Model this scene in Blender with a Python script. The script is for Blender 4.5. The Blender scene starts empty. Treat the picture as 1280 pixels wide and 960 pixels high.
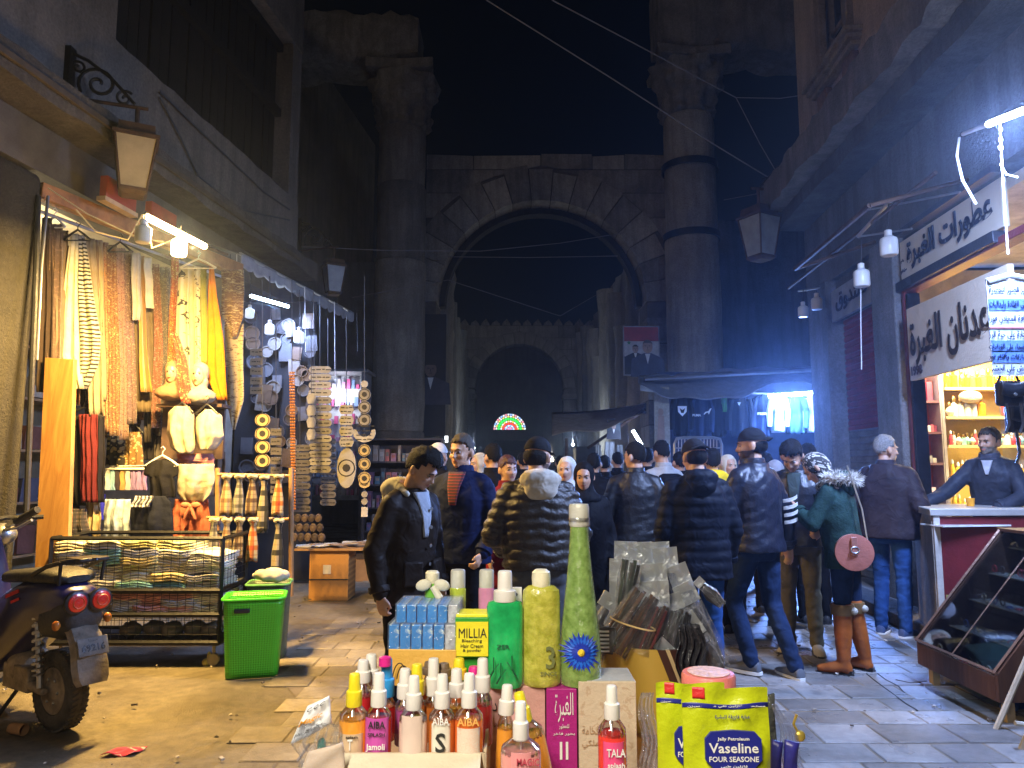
import bpy,bmesh,math,random
import numpy as np
from mathutils import Vector,Matrix,noise as mnoise
random.seed(7); np.random.seed(7)
S=bpy.context.scene
COL=S.collection
PI=math.pi
# ---------------------------------------------------------------- camera
F=924.0; TH=math.atan(105/F); EYE=Vector((0,0,1.5))
cd=bpy.data.cameras.new('camera'); cam=bpy.data.objects.new('camera',cd); COL.objects.link(cam)
cd.sensor_width=36; cd.lens=36*F/1280; cd.clip_start=0.05; cd.clip_end=600
cam.location=EYE; cam.rotation_euler=(PI/2+TH,0,0); S.camera=cam
# ---------------------------------------------------------------- night sky, a warm sun lamp added to lift right wall and arch, exposure
W=bpy.data.worlds.new('World'); S.world=W; W.use_nodes=True
wn=W.node_tree.nodes; wl=W.node_tree.links
sky=wn.new('ShaderNodeTexSky'); sky.sky_type='NISHITA'; sky.sun_disc=False
sky.sun_elevation=math.radians(12); sky.sun_rotation=math.radians(200)
bg=wn['Background']; bg.inputs['Strength'].default_value=0.00018
wl.new(sky.outputs[0],bg.inputs['Color'])
md=bpy.data.lights.new('moon','SUN'); md.energy=0.062; md.angle=math.radians(6); md.color=(1,.84,.66)  # not the moon: warm fill added to stand in for city glow
mo=bpy.data.objects.new('moon',md); COL.objects.link(mo)
mo.rotation_euler=Vector((.50,.70,-.42)).to_track_quat('-Z','Y').to_euler()
S.view_settings.view_transform='Standard'; S.view_settings.look='None'
S.view_settings.exposure=0.9; S.view_settings.gamma=1
S.cycles.use_denoising=True
try:S.cycles.denoiser='OPENIMAGEDENOISE'
except Exception:pass
S.cycles.max_bounces=6; S.cycles.diffuse_bounces=3; S.cycles.glossy_bounces=3
S.cycles.transmission_bounces=6; S.cycles.transparent_max_bounces=16; S.cycles.volume_bounces=0
S.cycles.sample_clamp_indirect=4.0; S.cycles.caustics_reflective=False; S.cycles.caustics_refractive=False
# ---------------------------------------------------------------- places
def ray(px,py):
 cx=(px-640)/F; cy=(480-py)/F
 return Vector((cx,math.cos(TH)-cy*math.sin(TH),math.sin(TH)+cy*math.cos(TH)))
def P(px,py,Y):
 d=ray(px,py); return EYE+d*(Y/d.y)
def G(px,py,z=0.0):
 d=ray(px,py); return EYE+d*((z-1.5)/d.z)
def onplane(px,py,x0,y0,k):
 """ray meets the vertical wall x = x0 + k (y - y0)"""
 d=ray(px,py); t=(x0-k*y0)/(d.x-k*d.y); return EYE+d*t
LX,LY,LK=-3.9,6.0,0.113
RX,RY,RK=4.1,7.0,0.06
def onL(px,py,o=0.0):return onplane(px,py,LX+o,LY,LK)
def onR(px,py,o=0.0):return onplane(px,py,RX+o,RY,RK)
def rot(z):return Matrix.Rotation(z,4,'Z')
ML=Matrix.Translation((LX,LY,0))@rot(-math.atan(LK))
MR=Matrix.Translation((RX,RY,0))@rot(-math.atan(RK))
# ---------------------------------------------------------------- materials
MATS={}
def nd(nt,t,**kw):
 n=nt.nodes.new(t)
 for k,v in kw.items():setattr(n,k,v)
 return n
def mix(nt,fac,a,b,mode='MIX'):
 m=nd(nt,'ShaderNodeMix',data_type='RGBA',blend_type=mode)
 for sock,val in((m.inputs[0],fac),(m.inputs[6],a),(m.inputs[7],b)):
  if hasattr(val,'links')or hasattr(val,'is_output'):nt.links.new(val,sock)
  else:sock.default_value=(*val,1)if isinstance(val,tuple)and len(val)==3 else val
 return m.outputs[2]
def ramp(nt,fac,stops,const=False):
 r=nd(nt,'ShaderNodeValToRGB'); r.color_ramp.interpolation='CONSTANT' if const else 'LINEAR'
 els=r.color_ramp.elements
 while len(els)<len(stops):els.new(0.5)
 for e,(p,c)in zip(els,stops):
  e.position=p; e.color=(*c,1)if isinstance(c,tuple)else(c,c,c,1)
 nt.links.new(fac,r.inputs[0]); return r.outputs[0]
def coords(nt,uv=False,scale=(1,1,1),loc=(0,0,0)):
 tc=nd(nt,'ShaderNodeTexCoord'); mp=nd(nt,'ShaderNodeMapping')
 mp.inputs['Scale'].default_value=scale; mp.inputs['Location'].default_value=loc
 nt.links.new(tc.outputs['UV' if uv else 'Object'],mp.inputs[0]); return mp.outputs[0]
def noi(nt,v,scale,detail=4,rough=.6,dist=0):
 n=nd(nt,'ShaderNodeTexNoise'); n.inputs['Scale'].default_value=scale; n.inputs['Detail'].default_value=detail
 n.inputs['Roughness'].default_value=rough; n.inputs['Distortion'].default_value=dist
 nt.links.new(v,n.inputs['Vector']); return n.outputs[0]
def bumpn(nt,h,strength,dist=.02):
 b=nd(nt,'ShaderNodeBump'); b.inputs['Strength'].default_value=strength; b.inputs['Distance'].default_value=dist
 nt.links.new(h,b.inputs['Height']); return b.outputs[0]
def newmat(name):
 m=bpy.data.materials.new(name); m.use_nodes=True
 return m,m.node_tree,m.node_tree.nodes['Principled BSDF']
def mat(name,col,rough=.6,metal=0,var=.25,vs=6.0,bump=.2,bs=40.0,emit=None,es=0,trans=0,ior=1.45,alpha=1,coat=0,spec=.5,sheen=0,tint=None,sub=0,bd=5):
 key=name
 if key in MATS:return MATS[key]
 m,nt,b=newmat(name)
 v=coords(nt)
 if var>0:
  f=noi(nt,v,vs,5)
  f=ramp(nt,f,((.3,0.0),(.7,1.0)))
  lo=tuple(max(0,c*(1-var))for c in col); hi=tint or tuple(min(1,c*(1+var))for c in col)
  nt.links.new(mix(nt,f,lo,hi),b.inputs['Base Color'])
 else:b.inputs['Base Color'].default_value=(*col,1)
 if bump>0:nt.links.new(bumpn(nt,noi(nt,v,bs,bd,.6,.6 if bd<5 else 0),bump),b.inputs['Normal'])
 b.inputs['Roughness'].default_value=rough; b.inputs['Metallic'].default_value=metal
 b.inputs['Specular IOR Level'].default_value=spec
 if emit:b.inputs['Emission Color'].default_value=(*emit,1); b.inputs['Emission Strength'].default_value=es
 if trans:b.inputs['Transmission Weight'].default_value=trans; b.inputs['IOR'].default_value=ior
 if alpha<1:b.inputs['Alpha'].default_value=alpha
 if alpha<1:m.use_backface_culling=False
 if coat:b.inputs['Coat Weight'].default_value=coat; b.inputs['Coat Roughness'].default_value=.06
 if sheen:b.inputs['Sheen Weight'].default_value=sheen
 if sub:b.inputs['Subsurface Weight'].default_value=sub; b.inputs['Subsurface Radius'].default_value=(.012,.005,.003); b.inputs['Subsurface Scale'].default_value=1
 MATS[key]=m; return m
def stone(name,col,dark=.45,big=1.2,streak=.5,bump=.8,rough=.9,blue=None):
 """weathered plaster or limestone: blotches, rain streaks of dirt, pits"""
 m,nt,b=newmat(name)
 v=coords(nt)
 a=ramp(nt,noi(nt,v,big,8,.65,.4),((.32,0.0),(.66,1.0)))
 c=mix(nt,a,tuple(x*dark for x in col),col)
 vs=coords(nt,scale=(3.5,3.5,.35))
 s=ramp(nt,noi(nt,vs,1.6,6,.6,.2),((.45,0.0),(.62,1.0)))
 sm=nd(nt,'ShaderNodeMath',operation='MULTIPLY'); sm.inputs[1].default_value=streak; nt.links.new(s,sm.inputs[0])
 c=mix(nt,sm.outputs[0],c,tuple(x*.38 for x in col))
 g=ramp(nt,noi(nt,v,30,6,.7),((.35,.7),(.7,1.1)))
 c=mix(nt,1.0,c,g,'MULTIPLY')
 nt.links.new(c,b.inputs['Base Color']); b.inputs['Roughness'].default_value=rough
 h=nd(nt,'ShaderNodeMath',operation='ADD'); nt.links.new(noi(nt,v,7,8,.7),h.inputs[0]); nt.links.new(noi(nt,v,45,4,.7),h.inputs[1])
 nt.links.new(bumpn(nt,h.outputs[0],bump,.03),b.inputs['Normal'])
 MATS[name]=m; return m
def pat(name,kind,cols,scale=10.0,rough=.85,sheen=.2,dist=0.0,stops=None,bump=.15):
 """printed or woven cloth patterns laid out in the cloth's own UVs (metres)"""
 m,nt,b=newmat(name)
 uv=coords(nt,uv=True)
 if kind=='stripe':
  n=nd(nt,'ShaderNodeSeparateXYZ'); nt.links.new(uv,n.inputs[0])
  ml=nd(nt,'ShaderNodeMath',operation='MULTIPLY'); ml.inputs[1].default_value=scale; nt.links.new(n.outputs[0 if dist>=0 else 1],ml.inputs[0])
  fr=nd(nt,'ShaderNodeMath',operation='FRACT'); nt.links.new(ml.outputs[0],fr.inputs[0])
  k=len(cols); c=ramp(nt,fr.outputs[0],[(i/k,cols[i])for i in range(k)],True)
 elif kind=='zebra':
  w=nd(nt,'ShaderNodeTexWave',wave_type='BANDS',bands_direction='Y'); w.inputs['Scale'].default_value=scale
  w.inputs['Distortion'].default_value=5; w.inputs['Detail'].default_value=2; w.inputs['Detail Scale'].default_value=.5
  nt.links.new(uv,w.inputs[0]); c=ramp(nt,w.outputs[0],((0,cols[1]),(.42,cols[0])),True)
 elif kind=='plaid':
  n=nd(nt,'ShaderNodeSeparateXYZ'); nt.links.new(uv,n.inputs[0]); fs=[]
  for i in(0,1):
   ml=nd(nt,'ShaderNodeMath',operation='MULTIPLY_ADD'); ml.inputs[1].default_value=scale; ml.inputs[2].default_value=.13*i; nt.links.new(n.outputs[i],ml.inputs[0])
   fr=nd(nt,'ShaderNodeMath',operation='FRACT'); nt.links.new(ml.outputs[0],fr.inputs[0])
   fs.append(ramp(nt,fr.outputs[0],((0,cols[1]),(.34,cols[0]),(.62,cols[2]if len(cols)>2 else cols[0]),(.7,cols[0])),True))
  c=mix(nt,1.0,fs[0],fs[1],'MULTIPLY')
 elif kind=='leopard':
  vo=nd(nt,'ShaderNodeTexVoronoi',feature='F1'); vo.inputs['Scale'].default_value=scale; vo.inputs['Randomness'].default_value=.9
  nt.links.new(uv,vo.inputs['Vector'])
  c=ramp(nt,vo.outputs['Distance'],((0,cols[2]),(.22,cols[1]),(.42,cols[0])),True)
 elif kind=='floral':
  vo=nd(nt,'ShaderNodeTexVoronoi',feature='F1'); vo.inputs['Scale'].default_value=scale
  nt.links.new(uv,vo.inputs['Vector'])
  n1=noi(nt,uv,scale*1.3,5,.7,1.5)
  k=len(cols); c1=ramp(nt,n1,[(.3+.4*i/k,cols[i])for i in range(k)],True)
  c2=ramp(nt,vo.outputs['Distance'],((0,cols[-1]),(.13,cols[0]),(.2,cols[1])),True)
  f=ramp(nt,vo.outputs['Distance'],((.2,1.0),(.3,0.0)),True)
  c=mix(nt,f,c1,c2)
 elif kind=='print':
  n1=noi(nt,uv,scale,3,.5,1.0); c=ramp(nt,n1,((0,cols[0]),(.58,cols[1]),(.66,cols[0])),True)
 nt.links.new(c,b.inputs['Base Color']); b.inputs['Roughness'].default_value=rough
 b.inputs['Sheen Weight'].default_value=sheen
 nt.links.new(bumpn(nt,noi(nt,uv,60,3),bump),b.inputs['Normal'])
 MATS[name]=m; return m
def film(name,tint=(1,1,1),fac=.12,rough=.05,bump=0.0,bs=40,gloss=(.9,.93,1)):
 """thin clear plastic or window glass: see-through with a fresnel sheen, lets lamp light pass"""
 if name in MATS:return MATS[name]
 m,nt,b=newmat(name); out=nt.nodes['Material Output']
 tr=nd(nt,'ShaderNodeBsdfTransparent'); tr.inputs[0].default_value=(*tint,1)
 gs=nd(nt,'ShaderNodeBsdfGlossy'); gs.inputs['Color'].default_value=(*gloss,1); gs.inputs['Roughness'].default_value=rough
 df=nd(nt,'ShaderNodeBsdfDiffuse'); df.inputs[0].default_value=(*gloss,1); ad=nd(nt,'ShaderNodeMixShader'); ad.inputs[0].default_value=.25 if bump else .0
 nt.links.new(gs.outputs[0],ad.inputs[1]); nt.links.new(df.outputs[0],ad.inputs[2])
 lw=nd(nt,'ShaderNodeLayerWeight'); lw.inputs[0].default_value=.25
 mm=nd(nt,'ShaderNodeMath',operation='MULTIPLY_ADD'); mm.inputs[1].default_value=.6; mm.inputs[2].default_value=fac; nt.links.new(lw.outputs['Fresnel'],mm.inputs[0])
 mx=nd(nt,'ShaderNodeMixShader'); nt.links.new(mm.outputs[0],mx.inputs[0]); nt.links.new(tr.outputs[0],mx.inputs[1]); nt.links.new(ad.outputs[0],mx.inputs[2]); nt.links.new(mx.outputs[0],out.inputs[0])
 if bump:
  bn=bumpn(nt,noi(nt,coords(nt),bs,5,.6,.8),bump,.01); nt.links.new(bn,gs.inputs['Normal']); nt.links.new(bn,lw.inputs['Normal'])
 nt.nodes.remove(b); MATS[name]=m; return m
def emis(name,col,s):
 m,nt,b=newmat(name)
 b.inputs['Base Color'].default_value=(.8,.8,.8,1); b.inputs['Emission Color'].default_value=(*col,1); b.inputs['Emission Strength'].default_value=s
 MATS[name]=m; return m
 # ---------------------------------------------------------------- objects
WM={}
def tag(o,label=None,cat=None,group=None,kind=None):
 if label:o['label']=label
 if cat:o['category']=cat
 if group:o['group']=group
 if kind:o['kind']=kind
 return o
def thing(name,loc,label,cat,group=None,rz=0.0):
 o=bpy.data.objects.new(name,None); COL.objects.link(o); o.empty_display_size=.1
 o.location=loc; o.rotation_euler=(0,0,rz)
 WM[o]=Matrix.Translation(Vector(loc))@rot(rz)
 return tag(o,label,cat,group)
def plain(name,col):return mat(name,col)
class MB:
 def __init__(s,M=None):s.v=[]; s.f=[]; s.m=[]; s.uv={}; s.M=M or Matrix.Identity(4)
 def pt(s,p,uv=None):
  s.v.append(s.M@Vector(p))
  if uv is not None:s.uv[len(s.v)-1]=uv
  return len(s.v)-1
 def face(s,idx,m=0):s.f.append(tuple(idx)); s.m.append(m)
 def box(s,c,d,m=0,R=None,jit=0.0,uv=False):
  R=R or Matrix.Identity(3); c=Vector(c); b=len(s.v)
  for i in range(8):
   q=Vector(((i&1)-.5,((i>>1)&1)-.5,((i>>2)&1)-.5))
   p=Vector((q.x*d[0],q.y*d[1],q.z*d[2]))
   if jit:p+=Vector([random.uniform(-jit,jit)for _ in range(3)])
   s.pt(c+R@p,((q.x+.5)*d[0],(q.z+.5)*d[2])if uv else None)
  for q in((0,2,3,1),(4,5,7,6),(0,1,5,4),(2,6,7,3),(0,4,6,2),(1,3,7,5)):s.face([b+k for k in q],m)
  return s
 def rings(s,rs,m=0,cap=True,closed=True):
  n=len(rs[0]); b=len(s.v)
  for r in rs:
   for p in r:s.pt(p)
  for i in range(len(rs)-1):
   for j in range(n if closed else n-1):
    k=(j+1)%n
    s.face((b+i*n+j,b+i*n+k,b+(i+1)*n+k,b+(i+1)*n+j),m)
  if cap and closed:
   s.face([b+j for j in reversed(range(n))],m); e=b+(len(rs)-1)*n; s.face([e+j for j in range(n)],m)
  return s
 def lathe(s,prof,c=(0,0,0),n=16,m=0,R=None,cap=True,sq=(1,1)):
  R=R or Matrix.Identity(3); c=Vector(c)
  return s.rings([[c+R@Vector((r*sq[0]*math.cos(2*PI*j/n),r*sq[1]*math.sin(2*PI*j/n),z))for j in range(n)]for r,z in prof],m,cap)
 def tube(s,pts,r,n=8,m=0,cap=True):
  pts=[Vector(p)for p in pts]; rs=[]
  up=None
  for i,p in enumerate(pts):
   t=(pts[min(i+1,len(pts)-1)]-pts[max(i-1,0)]).normalized()
   if up is None:up=Vector((0,0,1))if abs(t.z)<.9 else Vector((1,0,0))
   a=t.cross(up).normalized(); b=a.cross(t).normalized(); up=b
   rr=r[i]if isinstance(r,(list,tuple))else r
   rs.append([p+(a*math.cos(2*PI*j/n)+b*math.sin(2*PI*j/n))*rr for j in range(n)])
  return s.rings(rs,m,cap)
 def ell(s,c,r,m=0,nu=14,nv=9,R=None):
  R=R or Matrix.Identity(3); c=Vector(c); r=(r,r,r)if not isinstance(r,(tuple,list))else r
  rs=[]
  for i in range(nv+1):
   a=-PI/2+PI*(i+.02)/(nv+.04)
   rs.append([c+R@Vector((r[0]*math.cos(a)*math.cos(2*PI*j/nu),r[1]*math.cos(a)*math.sin(2*PI*j/nu),r[2]*math.sin(a)))for j in range(nu)])
  return s.rings(rs,m)
 def prism(s,pts,o,u,v,w,m=0):
  """outline pts (a,b) in the plane o + a u + b v, pushed along vector w"""
  o,u,v,w=map(Vector,(o,u,v,w)); b=len(s.v); n=len(pts)
  for k in(0,1):
   for a,c in pts:s.pt(o+u*a+v*c+w*k,(a,c))
  s.face([b+i for i in range(n)],m); s.face([b+n+i for i in reversed(range(n))],m)
  for i in range(n):j=(i+1)%n; s.face((b+j,b+i,b+n+i,b+n+j),m)
  return s
 def grid(s,fn,nu,nv,m=0,thick=None,uvf=None):
  """sheet fn(u,v)->point, u,v in 0..1; thick = vector offset for the back side"""
  b=len(s.v)
  for i in range(nv+1):
   for j in range(nu+1):s.pt(fn(j/nu,i/nv),uvf(j/nu,i/nv)if uvf else(j/nu,i/nv))
  w=nu+1
  for i in range(nv):
   for j in range(nu):s.face((b+i*w+j,b+i*w+j+1,b+(i+1)*w+j+1,b+(i+1)*w+j),m)
  if thick is not None:
   t=Vector(thick); c=len(s.v)
   for k in range(w*(nv+1)):s.v.append(s.v[b+k]+t); s.uv[c+k]=s.uv[b+k]
   for i in range(nv):
    for j in range(nu):s.face((c+i*w+j,c+(i+1)*w+j,c+(i+1)*w+j+1,c+i*w+j+1),m)
   ed=[i for i in range(w)]+[k*w+nu for k in range(1,nv+1)]+[nv*w+j for j in range(nu-1,-1,-1)]+[k*w for k in range(nv-1,0,-1)]
   for q in range(len(ed)):
    a,d=ed[q],ed[(q+1)%len(ed)]; s.face((b+d,b+a,c+a,c+d),m)
  return s
 def build(s,name,mats,parent=None,smooth=True,angle=40,kind=None,label=None,cat=None,group=None,origin=None,bevel=0,fix=True):
  if not isinstance(mats,(list,tuple)):mats=[mats]
  me=bpy.data.meshes.new(name)
  V=s.v
  if parent is not None:
   inv=WM[parent].inverted(); loc=None; V=[inv@p for p in V]
   c=sum(V,Vector())/max(1,len(V)); loc=c; V=[p-c for p in V]
  else:
   xs=[p.x for p in V]; ys=[p.y for p in V]; zs=[p.z for p in V]
   loc=Vector(origin)if origin is not None else Vector(((min(xs)+max(xs))/2,(min(ys)+max(ys))/2,min(zs)))
   V=[p-loc for p in V]
  me.from_pydata(V,[],s.f)
  for m in mats:me.materials.append(m)
  if any(s.m):me.polygons.foreach_set('material_index',s.m)
  if s.uv:
   ul=me.uv_layers.new(name='UVMap'); li=np.zeros(len(me.loops),dtype=np.int32); me.loops.foreach_get('vertex_index',li)
   tab=np.zeros((len(V),2),dtype=np.float32)
   for k,q in s.uv.items():tab[k]=q
   ul.data.foreach_set('uv',tab[li].ravel())
  if fix:
   bm=bmesh.new(); bm.from_mesh(me); bmesh.ops.recalc_face_normals(bm,faces=bm.faces); bm.to_mesh(me); bm.free()
  if smooth:
   me.polygons.foreach_set('use_smooth',[True]*len(me.polygons)); me.set_sharp_from_angle(angle=math.radians(angle))
  me.update()
  o=bpy.data.objects.new(name,me); COL.objects.link(o); o.location=loc
  if parent is not None:
   o.parent=parent; WM[o]=WM[parent]@Matrix.Translation(loc)
  else:WM[o]=Matrix.Translation(loc)
  if bevel:
   bv=o.modifiers.new('bevel','BEVEL'); bv.width=bevel; bv.segments=2; bv.limit_method='ANGLE'; bv.angle_limit=math.radians(50)
  return tag(o,label,cat,group,kind)
def copy_thing(o,loc,rz=None,label=None,scale=None,par=None,swap=None):
 c=o.copy(); COL.objects.link(c)
 if par is None:
  c.location=loc
  if rz is not None:c.rotation_euler=(c.rotation_euler[0],c.rotation_euler[1],rz)
  if scale:c.scale=(scale,)*3 if not isinstance(scale,tuple)else scale
  if label:c['label']=label
 else:c.parent=par
 if swap and o.type=='MESH' and o.data.materials and o.data.materials[0]in swap:
  me=o.data.copy(); c.data=me
  for i,m in enumerate(me.materials):
   if m in swap:me.materials[i]=swap[m]
 for ch in list(o.children):copy_thing(ch,None,par=c,swap=swap)
 return c
def light(name,kind,loc,e,col,parent=None,size=.1,size_y=None,R=None,spot=None):
 d=bpy.data.lights.new(name,kind); d.energy=e; d.color=col
 if kind=='AREA':
  d.size=size
  if size_y:d.shape='RECTANGLE'; d.size_y=size_y
 else:d.shadow_soft_size=size
 o=bpy.data.objects.new(name,d); COL.objects.link(o)
 Mx=Matrix.Translation(Vector(loc))@(R.to_4x4()if R else Matrix.Identity(4))
 if parent is not None:o.parent=parent; Mx=WM[parent].inverted()@Mx
 o.matrix_local=Mx
 return o
def tube_light(name,pa,pb,e,col,aim,parent,width=.06):
 pa,pb=Vector(pa),Vector(pb); x=(pb-pa).normalized(); z=-(Vector(aim)-x*Vector(aim).dot(x)).normalized(); y=z.cross(x)
 R=Matrix((x,y,z)).transposed(); return light(name,'AREA',(pa+pb)/2-z*.05,e,col,parent,(pb-pa).length,width,R)
 # ---------------------------------------------------------------- lettering
AR={}
for ch,b,n in(('ا',0xFE8D,2),('ب',0xFE8F,4),('ة',0xFE93,2),('ت',0xFE95,4),('ث',0xFE99,4),('ج',0xFE9D,4),('ح',0xFEA1,4),('خ',0xFEA5,4),('د',0xFEA9,2),('ذ',0xFEAB,2),('ر',0xFEAD,2),('ز',0xFEAF,2),('س',0xFEB1,4),('ش',0xFEB5,4),('ص',0xFEB9,4),('ض',0xFEBD,4),('ط',0xFEC1,4),('ظ',0xFEC5,4),('ع',0xFEC9,4),('غ',0xFECD,4),('ف',0xFED1,4),('ق',0xFED5,4),('ك',0xFED9,4),('ل',0xFEDD,4),('م',0xFEE1,4),('ن',0xFEE5,4),('ه',0xFEE9,4),('و',0xFEED,2),('ى',0xFEEF,2),('ي',0xFEF1,4),('ء',0xFE80,1),('أ',0xFE83,2)):
 AR[ch]=(b,n)
def arabic(t):
 out=[]
 for i,ch in enumerate(t):
  if ch not in AR:out.append(ch); continue
  b,n=AR[ch]
  prev=i>0 and t[i-1]in AR and AR[t[i-1]][1]==4
  nxt=i+1<len(t)and t[i+1]in AR and AR[t[i+1]][1]>1 and n==4
  prev=prev and n>1
  k=3 if prev and nxt else 1 if prev else 2 if nxt else 0
  out.append(chr(b+k))
 return ''.join(reversed(out))
def text(name,body,m,o,u,v,width=None,height=None,parent=None,bold=0.0,depth=.002,ar=False,align='CENTER',label=None,shear=0.0):
 """raised or printed letters: laid on the plane at o, u = reading direction, v = up; fitted to width and height in metres"""
 c=bpy.data.curves.new(name,'FONT'); c.body=arabic(body)if ar else body
 c.size=1; c.align_x='LEFT'; c.offset=bold; c.extrude=0.001; c.resolution_u=2; c.shear=shear
 if ar:c.space_character=1.02
 t=bpy.data.objects.new(name,c); COL.objects.link(t)
 dg=bpy.context.evaluated_depsgraph_get(); me0=t.evaluated_get(dg).to_mesh()
 vs=[x.co.copy()for x in me0.vertices]; fs=[tuple(p.vertices)for p in me0.polygons]
 t.to_mesh_clear()if hasattr(t,'to_mesh_clear')else None
 bpy.data.objects.remove(t); bpy.data.curves.remove(c)
 if not vs:return None
 x0=min(p.x for p in vs); x1=max(p.x for p in vs); y0=min(p.y for p in vs); y1=max(p.y for p in vs)
 sx=width/(x1-x0)if width else None; sy=height/(y1-y0)if height else None
 sx=sx or sy; sy=sy or sx
 u=Vector(u).normalized(); v=Vector(v).normalized(); w=u.cross(v).normalized(); o=Vector(o)
 b=MB()
 for p in vs:b.pt(o+u*((p.x-(x0+x1)/2)*sx)+v*((p.y-(y0+y1)/2)*sy)+w*(depth if p.z>0 else 0))
 for f in fs:b.face(f)
 return b.build(name,m,parent,smooth=False,label=label,fix=False)
def lookto(a,b):
 d=(Vector(b)-Vector(a)).normalized(); return d.to_track_quat('-Z','Y').to_matrix()
 # ================================================================ lights of the place (lamp bodies are built with their things)
WARM=(1.0,.63,.19); CFL=(1.0,.72,.38); COLD=(.38,.53,1.0); BLUE=(.16,.33,1.0)
M_limestone=stone('limestone',(.50,.44,.35),.5,.9,.55,1.0)
M_limestone2=stone('limestone_dark',(.40,.355,.29),.45,1.3,.6,1.0)
M_limestone3=stone('limestone_pale',(.56,.50,.40),.55,1.1,.5,.9)
M_mortar=mat('mortar',(.13,.11,.09),.95,bump=.6)
M_plasterL=stone('old_plaster',(.30,.26,.21),.5,1.0,.5,.5)
M_plasterR=stone('tan_plaster',(.66,.53,.41),.6,.8,.35,.5)
M_plasterG=stone('grey_render',(.20,.21,.22),.55,1.2,.5,.7)
M_board=mat('dark_timber',(.012,.009,.007),.7,var=.5,vs=3,bump=.4)
M_iron=mat('black_iron',(.02,.02,.022),.45,.7,bump=.2)
M_rust=mat('rusty_iron',(.09,.05,.03),.7,.5,var=.5,bump=.4)
M_steel=mat('steel',(.45,.46,.48),.35,.9,var=.15,bump=.1)
M_white=mat('white_paint',(.75,.75,.72),.45,var=.08,bump=.1)
M_black=mat('black_plastic',(.018,.018,.02),.4,var=.3)
M_wood=mat('warm_wood',(.36,.2,.08),.55,var=.35,vs=4)
M_wire=mat('cable',(.05,.05,.055),.5,var=0,bump=0)
M_wirew=mat('white_cable',(.75,.75,.78),.5,var=0,bump=0)
# ---- ground
def ground_mat():
 m,nt,b=newmat('dirty_concrete')
 v=coords(nt)
 a=ramp(nt,noi(nt,v,.8,9,.62,.6),((.35,0.0),(.62,1.0)))
 c=mix(nt,a,(.095,.075,.045),(.23,.19,.12))
 g=ramp(nt,noi(nt,v,14,8,.75),((.35,.6),(.7,1.15))); c=mix(nt,1.0,c,g,'MULTIPLY')
 nt.links.new(c,b.inputs['Base Color'])
 r=ramp(nt,noi(nt,v,2.2,5),((.4,.35),(.65,.8))); nt.links.new(r,b.inputs['Roughness'])
 h=nd(nt,'ShaderNodeMath',operation='ADD'); nt.links.new(noi(nt,v,5,6),h.inputs[0]); nt.links.new(noi(nt,v,70,5,.7),h.inputs[1])
 nt.links.new(bumpn(nt,h.outputs[0],.7,.015),b.inputs['Normal']); MATS['dirty_concrete']=m; return m
M_ground=ground_mat()
b=MB(); b.grid(lambda u,v:Vector((-120+240*u,-60+300*v,0)),24,30)
b.build('ground',M_ground,smooth=True,kind='structure',origin=(0,0,0))
def paver_mat(name,c0,c1,r0,r1):
 m,nt,b=newmat(name)
 oi=nd(nt,'ShaderNodeObjectInfo'); v=coords(nt)
 geo=nd(nt,'ShaderNodeNewGeometry')
 wpos=nd(nt,'ShaderNodeMapping'); nt.links.new(geo.outputs['Position'],wpos.inputs[0])
 a=ramp(nt,noi(nt,wpos.outputs[0],1.3,7,.65,.5),((.35,0.0),(.65,1.0)))
 c=mix(nt,a,c0,c1)
 t=ramp(nt,oi.outputs['Random'],((0,.58),(1,1.22))); c=mix(nt,1.0,c,t,'MULTIPLY')
 g=ramp(nt,noi(nt,wpos.outputs[0],22,6,.7),((.3,.75),(.7,1.12))); c=mix(nt,1.0,c,g,'MULTIPLY')
 nt.links.new(c,b.inputs['Base Color'])
 r=ramp(nt,noi(nt,wpos.outputs[0],4,5),((.35,r0),(.7,r1))); nt.links.new(r,b.inputs['Roughness'])
 h=nd(nt,'ShaderNodeMath',operation='ADD'); nt.links.new(noi(nt,wpos.outputs[0],9,6),h.inputs[0]); nt.links.new(noi(nt,wpos.outputs[0],80,5,.7),h.inputs[1])
 nt.links.new(bumpn(nt,h.outputs[0],.55,.012),b.inputs['Normal']); MATS[name]=m; return m
M_paver=paver_mat('worn_paver',(.13,.105,.07),(.34,.29,.20),.35,.75)
M_slab=paver_mat('smooth_slab',(.12,.118,.115),(.27,.26,.25),.25,.6)
M_joint=mat('joint_sand',(.16,.13,.09),.95,var=.3,vs=3,bump=.6,bs=90)
b=MB()
def edge_x(y):return-1.72+.16*math.sin(y*1.7)+.1*math.sin(y*4.1+1)+(.0 if y>4.5 else(4.5-y)*.35)
b.grid(lambda u,v:Vector((edge_x(2+34*v)+.16+(3.46-edge_x(2+34*v))*u,2+34*v,.004)),6,90)
pav=b.build('pavement',M_joint,smooth=False,kind='structure',origin=(0,2,.004))
meshes={}
def slab_mesh(w,d,key):
 if key in meshes:return meshes[key]
 q=MB(); hw,hd=w/2,d/2; k=.006
 j=lambda:random.uniform(-.004,.004)
 lo=[(-hw,-hd),(hw,-hd),(hw,hd),(-hw,hd)]; lo=[(x+j(),y+j())for x,y in lo]
 r0=[Vector((x,y,-.004))for x,y in lo]; r1=[Vector((x,y,.003))for x,y in lo]
 r2=[Vector((x*(1-k/hw),y*(1-k/hd),.0065+j()*.35))for x,y in lo]
 q.rings([r0,r1,r2])
 me=bpy.data.meshes.new('paver'); me.from_pydata(q.v,[],q.f); bm=bmesh.new(); bm.from_mesh(me); bmesh.ops.recalc_face_normals(bm,faces=bm.faces); bm.to_mesh(me); bm.free()
 meshes[key]=me; return me
items=[]
y=3.45; row=0
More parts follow.
